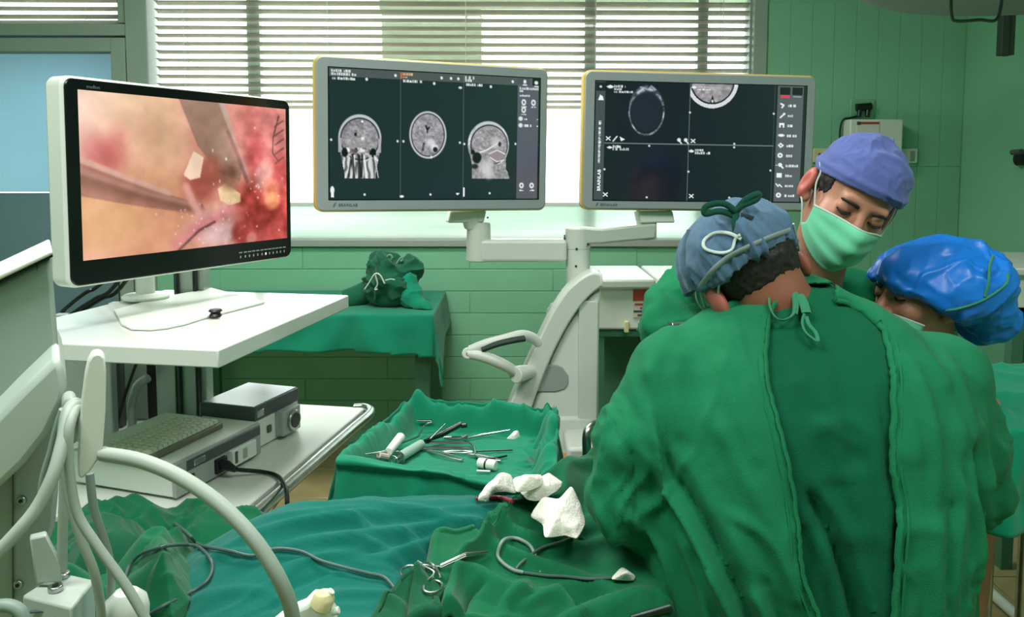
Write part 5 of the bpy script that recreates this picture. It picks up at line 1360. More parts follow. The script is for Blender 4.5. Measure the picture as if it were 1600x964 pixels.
def f_bun(p):
    c = np.array(P(610, 455, yf + .22)); z0 = zt3
    d = s_ell(p, (c[0] - .005, c[1], z0 + .085), (.125, .10, .095))
    d = smin(d, s_ell(p, (c[0] - .03, c[1], z0 + .175), (.085, .08, .065)), .03)
    d = smin(d, s_ell(p, (c[0] + .085, c[1] + .03, z0 + .15), (.055, .06, .07)), .02)
    d = smin(d, s_cone(p, (c[0] - .09, c[1] + .02, z0 + .15), (c[0] + .03, c[1] + .02, z0 + .21), .025, .025), .02)
    return np.maximum(d, z0 + .004 - p[..., 2])
c_ = P(610, 455, yf + .22)
v, q = snet(f_bun, axis((c_.x - .2, c_.x + .22, .008)), axis((c_.y - .16, c_.y + .18, .008)), axis((zt3 - .01, zt3 + .28, .008)))
nn = vnormals(v, q); rr = ridge(v * np.array([9, 9, 16]) + fbm(v * 8, 2, 5)[:, None] * .5, 2, 95); v = v + nn * (.012 * rr * sstep(zt3 + .005, zt3 + .05, v[:, 2]))[:, None]
link_mesh('wrapped_cloth', v, q, cloth('bundle_dark_green', (22, 92, 66)), bu)
def f_slv(p):
    a, b, c2 = P(637, 436, yf + .20), P(640, 462, yf + .18), P(672, 488, yf + .12)
    d = s_cone(p, a, b, .045, .05); return smin(d, s_cone(p, b, c2, .042, .022), .02)
q0 = P(650, 460, yf + .17)
v, q = snet(f_slv, axis((q0.x - .14, q0.x + .16, .007)), axis((q0.y - .12, q0.y + .14, .007)), axis((zt3 + .003, q0.z + .16, .007)))
nn = vnormals(v, q); v = v + nn * (.006 * ridge(v * 14, 2, 97))[:, None]
link_mesh('loose_sleeve', v, q, TABC, bu)
Yt = yf + .10
for pts in ([(601, 443), (594, 430), (586, 428), (578, 440), (570, 452)], [(586, 428), (590, 444), (586, 452), (590, 452)]):
    MB().tube(spline([P(x, y, Yt) for x, y in pts], 4), .007, 8, flat=.5).build('white_tape', mat('white_tape', (206, 210, 200), .8), bu)
MB().tube(spline([P(602, 438, Yt - .0), P(610, 436, Yt - .0), P(617, 437, Yt)], 4), .004, 6, flat=.6).build('white_tape', mat('white_tape', (206, 210, 200), .8), bu)
for pts in ([(614, 416), (607, 408), (604, 402), (609, 398), (613, 402), (610, 407)], [(614, 420), (622, 408), (627, 402), (629, 406), (626, 408)]):
    MB().tube(spline([P(x, y, yf + .2) for x, y in pts], 4), .004, 6).build('towel_clip', mat('pale_clip', (150, 184, 164), .4, .5), bu)
sv = MB().tube(spline([P(540, 470, yf + .25), P(560, 462, yf + .26), P(585, 450, yf + .27)], 6), [.055] * 13, 14, flat=.9).build('rolled_cloth', cloth('bundle_dark_green', (22, 92, 66))); tag(sv, 'dark green rolled cloth lying left of the bundle on the back table', 'cloth')

# ---- white chest on a trolley behind the column
ch = empty('supply_chest', (P(1000, 460, 2.9).x, 3.05, 0), 'white supply chest with a red label on a trolley left of the masked doctor', 'chest')
a, b = P(930, 515, 2.9), P(1130, 441, 2.9)
MB().box((a.x, 2.9, a.z), (b.x, 3.3, b.z - .004)).build('chest_body', WHITE2, ch, bevel=.008)
zl_ = b.z
for x0, x1 in ((930, 1026), (1029, 1130)):
    p0, p1 = P(x0, 441, 2.88).x, P(x1, 441, 2.88).x
    MB().box((p0 + .002, 2.88, zl_ - .022), (p1 - .002, 3.3, zl_ + .012)).build('lid', WHITE, ch, bevel=.008)
a, b = P(989, 496, 2.896), P(1040, 452, 2.896)
lb = MB().box((a.x, 2.8955, a.z), (b.x, 2.9, b.z)).build('paper_label', mat('label_paper', (206, 200, 186), .7), ch)
m1, m2 = P(989, 470, 2.895), P(1040, 452.5, 2.895)
MB().box((m1.x, 2.8945, m1.z), (m2.x, 2.8955, m2.z)).build('red_band', RED, lb)
for k, (x0, x1, y) in enumerate(((992, 1010, 474), (1000, 1022, 480), (990, 1015, 485), (996, 1024, 491))):
    p0, p1 = P(x0, y + 3, 2.895), P(x1, y, 2.895); MB().box((p0.x, 2.8945, p0.z), (p1.x, 2.8955, p1.z)).build('print_block', RED if k < 2 else DGREY, lb)
a = P(979, 515, 2.89); MB().box((a.x - .008, 2.885, a.z - .01), (a.x + .008, 2.905, a.z + .03)).build('latch', CREAM, ch, bevel=.002)
a, b = P(930, 519, 2.92), P(1130, 515, 2.92); zc_ = P(930, 515, 2.9).z
MB().box((a.x, 2.92, zc_ - .03), (b.x, 3.3, zc_ - .001)).build('trolley_top', TG, ch)
for x in (a.x + .02, b.x - .02):
    for y in (2.94, 3.28): MB().box((x - .015, y - .015, 0), (x + .015, y + .015, zc_ - .03)).build('trolley_leg', TG, ch)
MB().box((a.x, 3.26, .25), (b.x, 3.29, zc_ - .03)).build('shade_sheet', TG, ch)  # added dark sheet standing in for the shaded wall below the chest
# ---- white worktop cabinet at the right
cbn = empty('wall_cabinet', (P(1640, 450, 2.7).x, 2.9, 0), 'white cabinet with a projecting top at the right picture edge', 'cabinet')
a, b = P(1560, 430, 2.7), P(1760, 418, 2.7)
MB().box((a.x, 2.68, a.z), (b.x, 3.2, b.z)).build('worktop', WHITE, cbn, bevel=.006)
c2 = P(1576, 482, 2.7); MB().box((c2.x, 2.71, c2.z), (b.x - .02, 3.18, a.z)).build('cabinet_body', WHITE2, cbn, bevel=.004)
MB().box((c2.x + .03, 2.72, 0), (c2.x + .07, 2.76, c2.z)).build('leg', TG, cbn); MB().box((b.x - .07, 2.72, 0), (b.x - .03, 2.76, c2.z)).build('leg', TG, cbn)
MB().box((c2.x + .03, 3.12, 0), (c2.x + .07, 3.16, c2.z)).build('leg', TG, cbn); MB().box((b.x - .07, 3.12, 0), (b.x - .03, 3.16, c2.z)).build('leg', TG, cbn)
MB().box((c2.x, 2.72, c2.z - .035), (b.x - .02, 3.16, c2.z)).build('rail', TG, cbn)
# ---- draped side table at the right
z4 = .90; x4, y4 = P(1500, 690, 1.53).x, 1.55
st = empty('side_table', (x4 + .4, y4 + .25, 0), 'steel side table under the teal cloth right of the surgeon', 'table')
MB().box((x4 + .01, y4 + .04, z4 - .075), (x4 + .9, y4 + .46, z4 - .05)).build('table_top', STEEL, st)
for x in (x4 + .35, x4 + .85):
    for y in (y4 + .3, y4 + .44): MB().cyl((x, y, 0), (x, y, z4 - .075), .014, n=12).build('leg', STEEL, st)
S = np.linspace(-.32, 1.0, 150); Tt = np.linspace(-.34, .62, 120); S2, T2 = np.meshgrid(S, Tt, indexing='ij'); w = fbm(np.stack([S2 * 4, T2 * 4, S2 * 0], -1), 2, 101)
ox, oy = np.maximum(0, -S2), np.maximum(0, -T2)
X = x4 + np.maximum(S2, 0) - ox * .15; Yg = y4 + np.maximum(T2, 0) - oy * .10 + oy * (.10 * np.sin(S2 * 34 + 3 * w) + .05 * np.sin(S2 * 60))
Yg = np.minimum(Yg, y4 + .5 + .12 * np.maximum(0, T2 - .5))
ob = np.maximum(0, T2 - .5)
Z = z4 - np.maximum(np.maximum(ox, oy), ob) * .97 + .010 * w + .006 * ridge(np.stack([S2 * 7 + w, T2 * 7, S2 * 0], -1), 2, 103) * sstep(0, .05, T2) + .02 * sstep(.1, .45, T2)
cl = height_sheet('side_table_cloth', cloth('side_cloth_green', (6, 138, 104)), X, Yg, Z, None, .003, (oy < .185 + .03 * np.sin(S2 * 2 + 1)) & (ox < .25)); tag(cl, 'wrinkled teal cloth draped over the side table right of the surgeon', 'tablecloth')
# pale bar on the floor
fb = MB().tube([PZ(1525, 905, .03), PZ(1600, 972, .03), PZ(1640, 1010, .03)], .017, 12).build('floor_bar', WHITE); tag(fb, 'pale stand foot bar lying on the tan floor at bottom right', 'bar')
# chrome tube beside the surgeon
ck = empty('chrome_rail', (P(930, 700, 1.75).x, 1.75, 0), 'bent chrome rail standing between the tray and the surgeon', 'rail')
MB().tube(spline([P(917, 760, 1.72), P(917, 710, 1.72), P(917, 682, 1.72), P(922, 668, 1.73), P(935, 661, 1.75), P(955, 660, 1.77), P(985, 662, 1.78)], 6), .010, 12).build('tube', STEEL, ck)
pb_ = P(917, 760, 1.72); MB().cyl((pb_.x, 1.72, .0), (pb_.x, 1.72, pb_.z), .010, n=12).build('post', STEEL, ck); MB().cyl((pb_.x, 1.72, 0), (pb_.x, 1.72, .02), .08, n=24).build('foot', STEEL, ck)
# ============================================================ white machine at the left edge, close to the camera
mc = empty('imaging_stand', (P(20, 600, .9).x, .92, 0), 'large white equipment stand filling the left edge, with brackets and hose paddle', 'medical stand')
def pp(pts, Y, d, name, m, bevel=.004, root=None, skew=None):
    if skew is None: skew = ((max(p[0] for p in pts) - CX) / F_PX * d * 1.04, 0)
    pl = [P(x, y, Y) for x, y in pts]
    if sum((a.x * b.z - b.x * a.z) for a, b in zip(pl, pl[1:] + pl[:1])) > 0: pl = pl[::-1]
    return MB().prism(pl, (skew[0], d, skew[1])).build(name, m, root or mc, bevel=bevel)
PANEL = mat('machine_panel', (150, 166, 156), .5, noise=.03, nscale=3)
PANEL2 = mat('machine_panel_light', (172, 186, 176), .45, noise=.03, nscale=3)
pp([(-90, 486), (80, 400), (93, 560), (96, 640), (-90, 800)], .90, .12, 'upper_panel', PANEL, .006)
pp([(-90, 470), (80, 391), (84, 397), (-90, 480)], .885, .14, 'top_rim', WHITE, .002)
pp([(-90, 480), (82, 397.5), (83, 401), (-90, 486)], .893, .12, 'gasket', BLACK, 0)
pp([(56, 416), (59, 414), (58, 424)], .899, .002, 'mark', DGREY, 0)
pp([(-90, 735), (30, 612), (90, 554), (100, 578), (105, 604), (101, 628), (76, 680), (40, 726), (-90, 850)], .83, .16, 'boom_arm', PANEL2, .008)
pp([(-90, 800), (20, 700), (92, 640), (91, 770), (86, 825), (68, 870), (60, 964), (58, 1500), (-90, 1500)], .87, .14, 'column_panel', PANEL, .006)
pp([(19, 712), (21, 710), (21, 1000), (19, 1000)], .868, .004, 'seam', DGREY, 0)
for px, py in ((32, 783), (27, 915)):
    c = P(px, py, .866); MB().cyl(c, c + Vector((0, .012, 0)), .0052, n=14).build('bolt', STEEL, mc, bevel=.001); MB().cyl(c - Vector((0, .0008, 0)), c, .0024, n=6).build('bolt_socket', BLACK, mc)
pp([(46, 842), (72, 836), (97, 886), (97, 910), (56, 912)], .825, .012, 'gusset', PANEL2, .002)
zt_ = P(96, 893, .86).z
tq = [PZ(34, 930, zt_), PZ(112, 950, zt_), PZ(148, 905, zt_), PZ(92, 893, zt_)]
MB().prism([Vector((p.x, p.y, zt_ - .09)) for p in tq], (0, 0, .09)).build('bracket', PANEL2, mc, bevel=.003)
for px, py in ((98, 902), (87, 923)):
    c = PZ(px, py, zt_); MB().cyl(c, c + Vector((0, 0, .006)), .0075, n=18).build('bolt', STEEL, mc, bevel=.001); MB().cyl(c + Vector((0, 0, .0055)), c + Vector((0, 0, .0066)), .0036, n=6).build('bolt_socket', BLACK, mc)
pp([(46, 957), (105, 952), (105, 954), (46, 959)], .80, .004, 'slot', DGREY, 0)
q = P(-20, 700, .94)
MB().box((q.x - .16, .86, .10), (q.x + .06, 1.0, .55)).build('lower_column', PANEL, mc, bevel=.01)
MB().box((q.x - .25, .76, .03), (q.x + .12, 1.06, .10)).build('base', PANEL, mc, bevel=.02)
for x, y in ((q.x - .2, .8), (q.x + .08, .8), (q.x - .2, 1.02), (q.x + .08, 1.02)): MB().ball((x, y, .025), .025, 12).build('castor', DGREY, mc)
# paddle and hoses
pad = [(143, 556), (150, 552), (158, 553), (164, 560), (166, 580), (165, 640), (161, 695), (156, 715), (140, 738), (128, 749), (122, 744), (121, 725), (123, 680), (127, 630), (132, 590), (137, 566)]
pp(pad, .765, .022, 'hose_paddle', WHITE2, .007)
pp([(96, 630), (104, 622), (116, 622), (124, 640), (122, 690), (108, 700), (98, 680)], .80, .03, 'hose_holder', PANEL, .006)
def hose(px, Y, r, m, name='hose', n=6):
    if not isinstance(Y, (list, tuple)): Y = [Y] * len(px)
    return MB().tube(spline([P(x, y, yy) for (x, y), yy in zip(px, Y)], n), r, 14).build(name, m, mc)
hose([(160, 709), (220, 720), (282, 746), (345, 789), (398, 844), (434, 900), (453, 945), (460, 985)], [.77, .755, .745, .735, .73, .73, .74, .76], .0072, HOSE, 'large_hose')
hose([(144, 668), (132, 640), (116, 628), (101, 650), (97, 700), (106, 770), (126, 840), (146, 890), (156, 940), (160, 990)], [.805, .803, .79] + [.775] * 7, .0045, HOSE)
hose([(146, 680), (134, 650), (120, 640), (108, 672), (108, 730), (120, 800), (150, 850), (190, 905), (215, 945), (240, 990)], [.805, .80, .775] + [.757] * 7, .0047, HOSE)
hose([(140, 740), (146, 790), (158, 830), (170, 870), (174, 910), (168, 960)], .80, .0042, HOSEG)
hose([(102, 700), (100, 770), (98, 830), (97, 892)], .83, .0050, HOSE)
hose([(146, 660), (128, 636), (110, 640), (98, 690), (84, 740), (60, 790), (28, 830), (-20, 880)], [.805, .80, .775, .755, .74, .73, .72, .71], .0062, HOSE)
hose([(100, 640), (90, 672), (82, 705), (70, 745), (66, 780)], .79, .0048, HOSEG)
hose([(-20, 950), (10, 946), (30, 954), (40, 975)], .70, .006, HOSEG)
cp_ = empty('plastic_cylinder', P(198, 975, .80), 'white round plastic cylinder at the bottom left between the hoses', 'cylinder')
c = P(198, 950, .80); MB().lathe(c - Vector((0, 0, .10)), [(.020, 0), (.021, .085), (.022, .10), (.020, .110), (.012, .118)], n=32).build('cap_body', WHITE2, cp_)
MB().cyl((c.x, c.y, 0), (c.x, c.y, c.z - .10), .012, n=12).build('stem', GREYP, cp_)
MB().cyl((c.x, c.y, 0), (c.x, c.y, .02), .07, n=24).build('foot', GREYP, cp_)
cl_ = empty('rail_clamp', P(490, 955, .88), 'white plastic clamp with a cream knob at the bottom edge', 'clamp')
pp([(424, 980), (452, 957), (478, 947), (492, 932), (508, 934), (526, 958), (530, 1010), (428, 1010)], .86, .02, 'clamp_body', WHITE2, .004, cl_)
MB().tube([P(500, 950, .85), P(507, 933, .85), P(507, 924, .85)], [.012, .012, .008], 16).build('knob', CREAM, cl_, bevel=.002)
for a, b in (((512, 930), (519, 923)), ((518, 957), (530, 953))): MB().tube([P(*a, .85), P(*b, .85)], [.004, .0045], 10).build('peg', WHITE2, cl_, bevel=.001)
q = P(480, 985, .88); MB().box((q.x - .02, .87, q.z - .20), (q.x + .02, 1.08, q.z - .17)).build('clamp_arm', STEEL, cl_, bevel=.003)
# ============================================================ people
def basis(R, U):
    U = Vector(U).normalized(); R = Vector(R); R = (R - U * R.dot(U)).normalized(); F = U.cross(R)
    return np.array([list(R), list(F), list(U)]).T          # columns: right, forward, up
class Head:
    def __init__(s, C, R, U, size=1.0): s.C = np.array(C); s.M = basis(R, U); s.k = size
    def loc(s, p): return (p - s.C) @ s.M / s.k
    def pt(s, x, y, z): return Vector(s.C + s.M @ (np.array([x, y, z]) * s.k))
    def dirv(s, x, y, z): return Vector(s.M @ np.array([x, y, z]))
def head_sdf(p, ears=True, ex=0.0):
    d = s_ell(p, (0, -.012, .03), (.077, .098, .092))
    d = smin(d, s_ell(p, (0, .026, -.050), (.060, .068, .078)), .035)
    d = smin(d, s_ell(p, (0, .060, -.108), (.024, .022, .020)), .025)
    for s in (-1, 1):
        d = smin(d, s_ell(p, (s * .042, .058, -.030), (.024, .026, .022)), .02)
        d = smax(d, -s_ell(p, (s * .033, .098, .004), (.020, .016, .014)), .012)
        d = smin(d, s_ell(p, (s * .033, .078, .001), (.016, .014, .012)), .004)
    d = smin(d, s_cone(p, (-.036, .080, .022), (.036, .080, .022), .011, .011), .014)
    d = smin(d, s_cone(p, (0, .086, .010), (0, .112, -.036), .008, .012), .010)
    for s in (-1, 1): d = smin(d, s_ell(p, (s * .013, .098, -.040), (.009, .011, .008)), .006)
    d = smin(d, s_cone(p, (-.018, .089, -.068), (.018, .089, -.068), .007, .007), .007)
    if ears:
        for s in (-1, 1):
            e = s_ell(p, (s * (.084 + ex), -.014 - ex, -.008), (.012 + ex * .3, .022, .034 + ex * .5))
            e = smax(e, -s_ell(p, (s * (.096 + ex * 1.3), -.006, -.004), (.008, .011, .021)), .004)
            d = smin(d, e, .008)
            d = smin(d, s_ell(p, (s * .078, -.004, -.034), (.008, .010, .012)), .006)
    return d
def tint_ears(o, H, m, x0=.080):
    me = o.data; me.materials.append(m); n = len(me.polygons); c = np.empty(n * 3); me.polygons.foreach_get('center', c); l = H.loc(c.reshape(-1, 3))
    k = ((np.abs(l[:, 0]) > x0) & (np.abs(l[:, 1] + .012) < .05) & (np.abs(l[:, 2] + .008) < .05)).astype(np.int32); me.polygons.foreach_set('material_index', k)
def rows_sdf(rows, n=2.4):
    z = np.array([P(0, r[0], r[3]).z for r in rows]); o = np.argsort(z); z = z[o]
    a = np.array([(P(r[2], r[0], r[3]).x - P(r[1], r[0], r[3]).x) / 2 for r in rows])[o]
    c = np.array([(P(r[2], r[0], r[3]).x + P(r[1], r[0], r[3]).x) / 2 for r in rows])[o]
    y = np.array([r[3] for r in rows])[o]; b = np.array([r[4] for r in rows])[o]
    zz = np.linspace(z[0], z[-1], 200)
    def sm(v):
        w = np.interp(zz, z, v)
        for _ in range(14): w[1:-1] = (w[:-2] + 2 * w[1:-1] + w[2:]) / 4
        return w
    a, c, y, b = sm(a), sm(c), sm(y), sm(b)
    def f(p):
        h = p[..., 2]; A, Cx, Y_, B = (np.interp(h, zz, q) for q in (a, c, y, b))
        r = ((np.abs(p[..., 0] - Cx) / A) ** n + (np.abs(p[..., 1] - Y_) / B) ** n) ** (1 / n)
        d = (r - 1) * np.minimum(A, B)
        return np.maximum(d, h - zz[-1])
    return f
def arm_sdf(pts, rs):
    pts = [np.array(P(*p)) for p in pts]
    def f(p):
        d = None
        for a, b, ra, rb in zip(pts, pts[1:], rs, rs[1:]):
            e = s_cone(p, a, b, ra, rb); d = e if d is None else smin(d, e, .02)
        return d
    return f
def fold_disp(V, N, lines, Y=1.2):
    """folds drawn on the front view plane: (points, height, width)"""
    d = np.zeros(len(V)); P2 = V[:, [0, 2]]
    for pts, h, wd in lines:
        L = spline([P(x, y, Y) for x, y in pts], 5); L = [(p.x, p.z) for p in L]
        dd, t = poly_dist(P2, L); d += h * np.exp(-(dd / wd) ** 2) * np.minimum(1, np.minimum(t, 1 - t) * 7 + .15)
    return d
def mesh_from(name, f, axes, m, parent, it=2, disp=None, cut=None, thick=0, tree=False, snap=None):
    v, q = snet(f, *axes); v = smooth(v, q, it); 
    if disp is not None: n = vnormals(v, q); v = v + n * disp(v, n)[:, None]
    T = tree_of(v, q) if tree else None
    if cut is not None:
        n = vnormals(v, q); v, q = keep_faces(v, q, ~cut(v[q].mean(1), n[q].mean(1)))
    if snap is not None:      # bring the cut edge onto the seam curves
        e = np.sort(np.concatenate([q[:, [0, 1]], q[:, [1, 2]], q[:, [2, 3]], q[:, [3, 0]]]), 1); u_, cn = np.unique(e, axis=0, return_counts=True)
        bv = np.unique(u_[cn == 1]); pr = proj(v[bv])
        for line in snap(T):
            L = np.array([list(p) for p in line]); D = np.linalg.norm(v[bv][:, None] - L[None], axis=2); k = D.argmin(1); m_ = D.min(1) < .022
            v[bv[m_]] = L[k[m_]]
    o = link_mesh(name, v, q, m, parent, True, None)
    if thick: solid(o, thick, -1)
    return (o, T) if tree else o
def glove(parent, wrist, fwd, up, side):
    """a gloved hand: palm, four unequal bent fingers, thumb leaving the side of the palm"""
    w = np.array(wrist); F = Vector(fwd).normalized(); U = Vector(up); U = (U - F * U.dot(F)).normalized(); S = F.cross(U) * side
    g = lambda f, s, u: w + np.array(F) * f + np.array(S) * s + np.array(U) * u
    fin = [(.030, .045, .030, .024), (.010, .050, .034, .026), (-.010, .046, .031, .024), (-.028, .036, .024, .020)]
    def f(p):
        d = smin(s_cone(p, g(-.05, 0, 0), g(.0, 0, 0), .030, .028), s_cone(p, g(.0, 0, 0), g(.03, .0, 0), .028, .028), .02)
        for s, a, b, c in fin: d = smin(d, s_cone(p, g(.02, s * .7, 0), g(.085, s, .0), .014, .0115), .014)
        th = s_cone(p, g(.015, .026, -.006), g(.048, .052, -.016), .014, .0115); th = smin(th, s_cone(p, g(.048, .052, -.016), g(.078, .054, -.030), .0110, .009), .004); d = smin(d, th, .006)
        for s, a, b, c in fin:
            k0, k1 = g(.085, s, .0), g(.085 + a * .86, s * 1.08, -a * .45); k2 = g(.085 + a * .86 + b * .5, s * 1.05, -a * .45 - b * .85); k3 = g(.085 + a * .86 + b * .5 - c * .1, s * 1.02, -a * .45 - b * .85 - c * .95)
            e = smin(s_cone(p, k0, k1, .0105, .0095), smin(s_cone(p, k1, k2, .0095, .0088), s_cone(p, k2, k3, .0088, .0074), .003), .003)
            d = np.minimum(d, e)
        return d
    lo = w - .17; hi = w + .17
    v, q = snet(f, axis((lo[0], hi[0], .0045)), axis((lo[1], hi[1], .0045)), axis((lo[2], hi[2], .0045)))
    v = smooth(v, q, 1, .4)
    return link_mesh('surgical_glove', v, q, GLOVE, parent, True, None)
def shoes(parent, pts):
    for x, y, fx_, fy_ in pts:
        F = Vector((fx_, fy_, 0)).normalized()
        f = lambda p: np.maximum(smin(s_cone(p, np.array((x, y, .035)), np.array((x + F.x * .14, y + F.y * .14, .028)), .042, .038), s_cone(p, np.array((x, y, .05)), np.array((x, y, .10)), .04, .045), .03), -p[..., 2] + .0)
        v, q = snet(f, axis((x - .22, x + .22, .012)), axis((y - .22, y + .22, .012)), axis((-.02, .16, .012)))
        link_mesh('shoe', v, q, mat('clog_green', (40, 90, 80), .6), parent, True, None)

# ---------------------------------------------------------------- surgeon seen from behind
p1 = empty('person', (P(1270, 900, 1.3).x, 1.30, 0), 'surgeon seen from behind in an open-backed green gown and slate blue cap', 'person')
H1 = Head(P(1172, 437, 1.43), (.86, .35, .35), (-.48, .40, .78), 1.06)
rows1 = [(434, 1236, 1290, 1.41, .058), (452, 1192, 1316, 1.40, .070), (470, 1148, 1346, 1.39, .088), (490, 1095, 1400, 1.38, .105), (515, 1062, 1428, 1.37, .125), (560, 1032, 1482, 1.35, .15), (620, 1012, 1514, 1.33, .165),
         (720, 1000, 1518, 1.31, .170), (820, 998, 1514, 1.29, .170), (900, 1006, 1504, 1.28, .170), (964, 1026, 1496, 1.27, .172), (1100, 1020, 1500, 1.27, .19), (1400, 1000, 1520, 1.27, .22)]
T1 = rows_sdf(rows1)
AL1 = arm_sdf([(1052, 590, 1.34), (988, 700, 1.29), (968, 782, 1.27), (1008, 832, 1.40), (1030, 842, 1.54)], [.080, .068, .056, .046, .038])
AR1 = arm_sdf([(1472, 592, 1.35), (1502, 690, 1.35), (1508, 765, 1.37), (1450, 800, 1.58), (1350, 800, 1.72)], [.080, .070, .064, .052, .040])
def f_g1(p): return np.maximum(smin(smin(T1(p), AL1(p), .030), AR1(p), .030), .30 - p[..., 2])
xl, xr_ = P(890, 700, 1.40).x, P(1610, 700, 1.40).x
ax1 = (axis((xl, xr_, .0065)), axis((1.05, 1.80, .0085)), axis((.27, .70, .02), (.70, 1.275, .0065)))
F1 = [  # left panel
    ([(1033, 640), (1048, 736), (1092, 806), (1123, 868), (1152, 935), (1165, 990)], -0.0188, 0.0079), ([(1022, 640), (1034, 736), (1074, 806), (1105, 868), (1134, 935), (1148, 990)], 0.0260, 0.0101),
    ([(992, 700), (990, 745), (1006, 828), (1034, 918), (1050, 980)], -0.0100, 0.0086), ([(1056, 826), (1076, 870), (1092, 908), (1108, 975)], 0.0130, 0.0086), ([(1064, 700), (1100, 770), (1150, 850), (1190, 960)], 0.0101, 0.0144),
    ([(1120, 780), (1172, 806), (1204, 860), (1216, 905)], 0.0087, 0.0086), ([(1110, 640), (1150, 720), (1190, 800), (1225, 880)], 0.0087, 0.0158), ([(1140, 560), (1150, 640), (1175, 720)], 0.0072, 0.0130), ([(1080, 560), (1066, 620), (1068, 700)], 0.0087, 0.0158),
    ([(1180, 510), (1176, 570), (1190, 640)], 0.0058, 0.0086), ([(1100, 520), (1060, 560), (1020, 620)], 0.0072, 0.0115),
    # right panel
    ([(1500, 640), (1490, 700), (1480, 770), (1462, 860), (1450, 960)], 0.0101, 0.0130), ([(1440, 560), (1446, 650), (1436, 760), (1426, 860), (1420, 960)], 0.0087, 0.0115), ([(1527, 700), (1524, 745), (1532, 780), (1542, 818), (1536, 880)], -0.0290, 0.0086), ([(1512, 700), (1506, 760), (1512, 830), (1500, 920)], 0.0145, 0.0101),
    ([(1470, 760), (1450, 830), (1440, 940)], -0.0087, 0.0072), ([(1548, 660), (1556, 720), (1552, 780)], 0.0087, 0.0101), ([(1420, 500), (1470, 560), (1500, 620)], 0.0072, 0.0130), ([(1490, 850), (1480, 910), (1484, 980)], 0.0101, 0.0086),
    ([(1030, 560), (1036, 660), (1060, 760), (1100, 850), (1130, 960)], .008, .012), ([(1150, 880), (1175, 930), (1190, 990)], .012, .009), ([(1166, 860), (1192, 920), (1205, 985)], -.012, .008), ([(1072, 840), (1092, 890), (1108, 940), (1118, 990)], -.014, .008),
    ([(1212, 690), (1228, 760), (1236, 850), (1246, 940)], .006, .012), ([(1410, 620), (1412, 760), (1416, 900)], .005, .010), ([(1520, 560), (1530, 640), (1524, 700)], .007, .014), ([(1448, 880), (1440, 930), (1442, 990)], .008, .009)]
def d_g1(v, n):
    d = fold_disp(v, n, F1) * sstep(.35, -.1, n[:, 1])
    w = fbm(v * 7, 2, 3)
    rid = ridge(np.stack([v[:, 0] * 9 + w, v[:, 1] * 9, v[:, 2] * 2.2 + w * .5], -1), 2, 5)
    low = sstep(1.12, .85, v[:, 2]); sleeve = np.exp(-((v[:, 0] - P(945, 740, 1.38).x) / .06) ** 2) + np.exp(-((v[:, 0] - P(1550, 740, 1.38).x) / .05) ** 2)
    d += .004 * rid * (.3 + low) + .0022 * vnoise(v * 26, 8)
    sl = ridge(np.stack([v[:, 0] * 12 + w * 1.5, v[:, 1] * 14, v[:, 2] * 17 + v[:, 0] * 12 + w], -1), 2, 9)
    d += .0055 * sl * np.clip(sleeve, 0, 1) * sstep(1.1, .98, v[:, 2])
    return d
LE = [(1216, 468), (1204, 493), (1197, 567), (1206, 620), (1219, 668), (1231, 720), (1242, 781), (1249, 835), (1252, 880), (1262, 920), (1280, 966), (1300, 1030)]
RE = [(1308, 470), (1332, 478), (1356, 491), (1374, 508), (1386, 533), (1393, 570), (1396, 606), (1395, 670), (1395, 736), (1404, 790), (1406, 830), (1400, 900), (1396, 966), (1396, 1030)]
op_px = [(1216, 440)] + LE + RE[::-1] + [(1308, 440)]
def cut_g1(c, n): return in_poly(proj(c), op_px) & (n[:, 1] < .4) & (c[:, 1] < 1.42)
def snap_g1(T):
    out = []
    for L in (LE, RE):
        o = [h for h in (cast(T, x, y, 0) for x, y in L) if h is not None]; out.append(spline(o, 40))
    return out
g1, T_G1 = mesh_from('gown', f_g1, ax1, GOWN1, p1, 2, d_g1, cut_g1, .004, True, snap_g1)
# inner shirt seen through the opening
F1B = [([(1262, 640), (1290, 690), (1320, 760), (1332, 860), (1330, 970)], .007, .014), ([(1245, 745), (1285, 830), (1318, 960)], -.024, .010), ([(1262, 742), (1304, 830), (1340, 966)], .016, .010), ([(1250, 800), (1276, 880), (1296, 975)], .012, .008), ([(1330, 640), (1352, 740), (1366, 860), (1370, 970)], .006, .012), ([(1300, 560), (1302, 700), (1312, 780)], .005, .010), ([(1272, 650), (1310, 676), (1332, 692)], .006, .008), ([(1360, 540), (1358, 640), (1364, 760), (1350, 900)], .005, .014),
       ([(1232, 560), (1262, 610), (1300, 640)], .004, .012), ([(1262, 780), (1282, 860), (1296, 960)], .008, .012), ([(1376, 620), (1372, 760), (1372, 900)], -.005, .010)]
def f_s1(p): return np.maximum(T1(p) + .013, .5 - p[..., 2])
def d_s1(v, n):
    w = fbm(v * 6, 2, 13); return fold_disp(v, n, F1B) + .004 * ridge(np.stack([v[:, 0] * 9 + w, v[:, 1] * 4, v[:, 2] * 2 + w], -1), 2, 15)
s1_, T_S1 = mesh_from('inner_shirt', f_s1, (axis((P(1000, 700, 1.3).x, P(1550, 700, 1.3).x, .0095)), axis((1.08, 1.53, .0095)), axis((.48, .70, .02), (.70, 1.275, .0095))), GOWN1B, p1, 2, d_s1, None, 0, True)
def strip(pts, T, lift, r, m, name, parent, flat=.35, wob=.0, n=5):
    o = []
    for k, a in enumerate(pts):
        h = cast(T, a[0], a[1], lift)
        if h is not None: o.append(h)
    o = spline(o, n)
    if wob: 
        rn = random.Random(len(o)); o = [p + Vector((rn.uniform(-wob, wob), 0, rn.uniform(-wob, wob))) for p in o]
    return MB().tube(o, r, 8, flat=flat, up=(0, -1, .1)).build(name, m, parent)
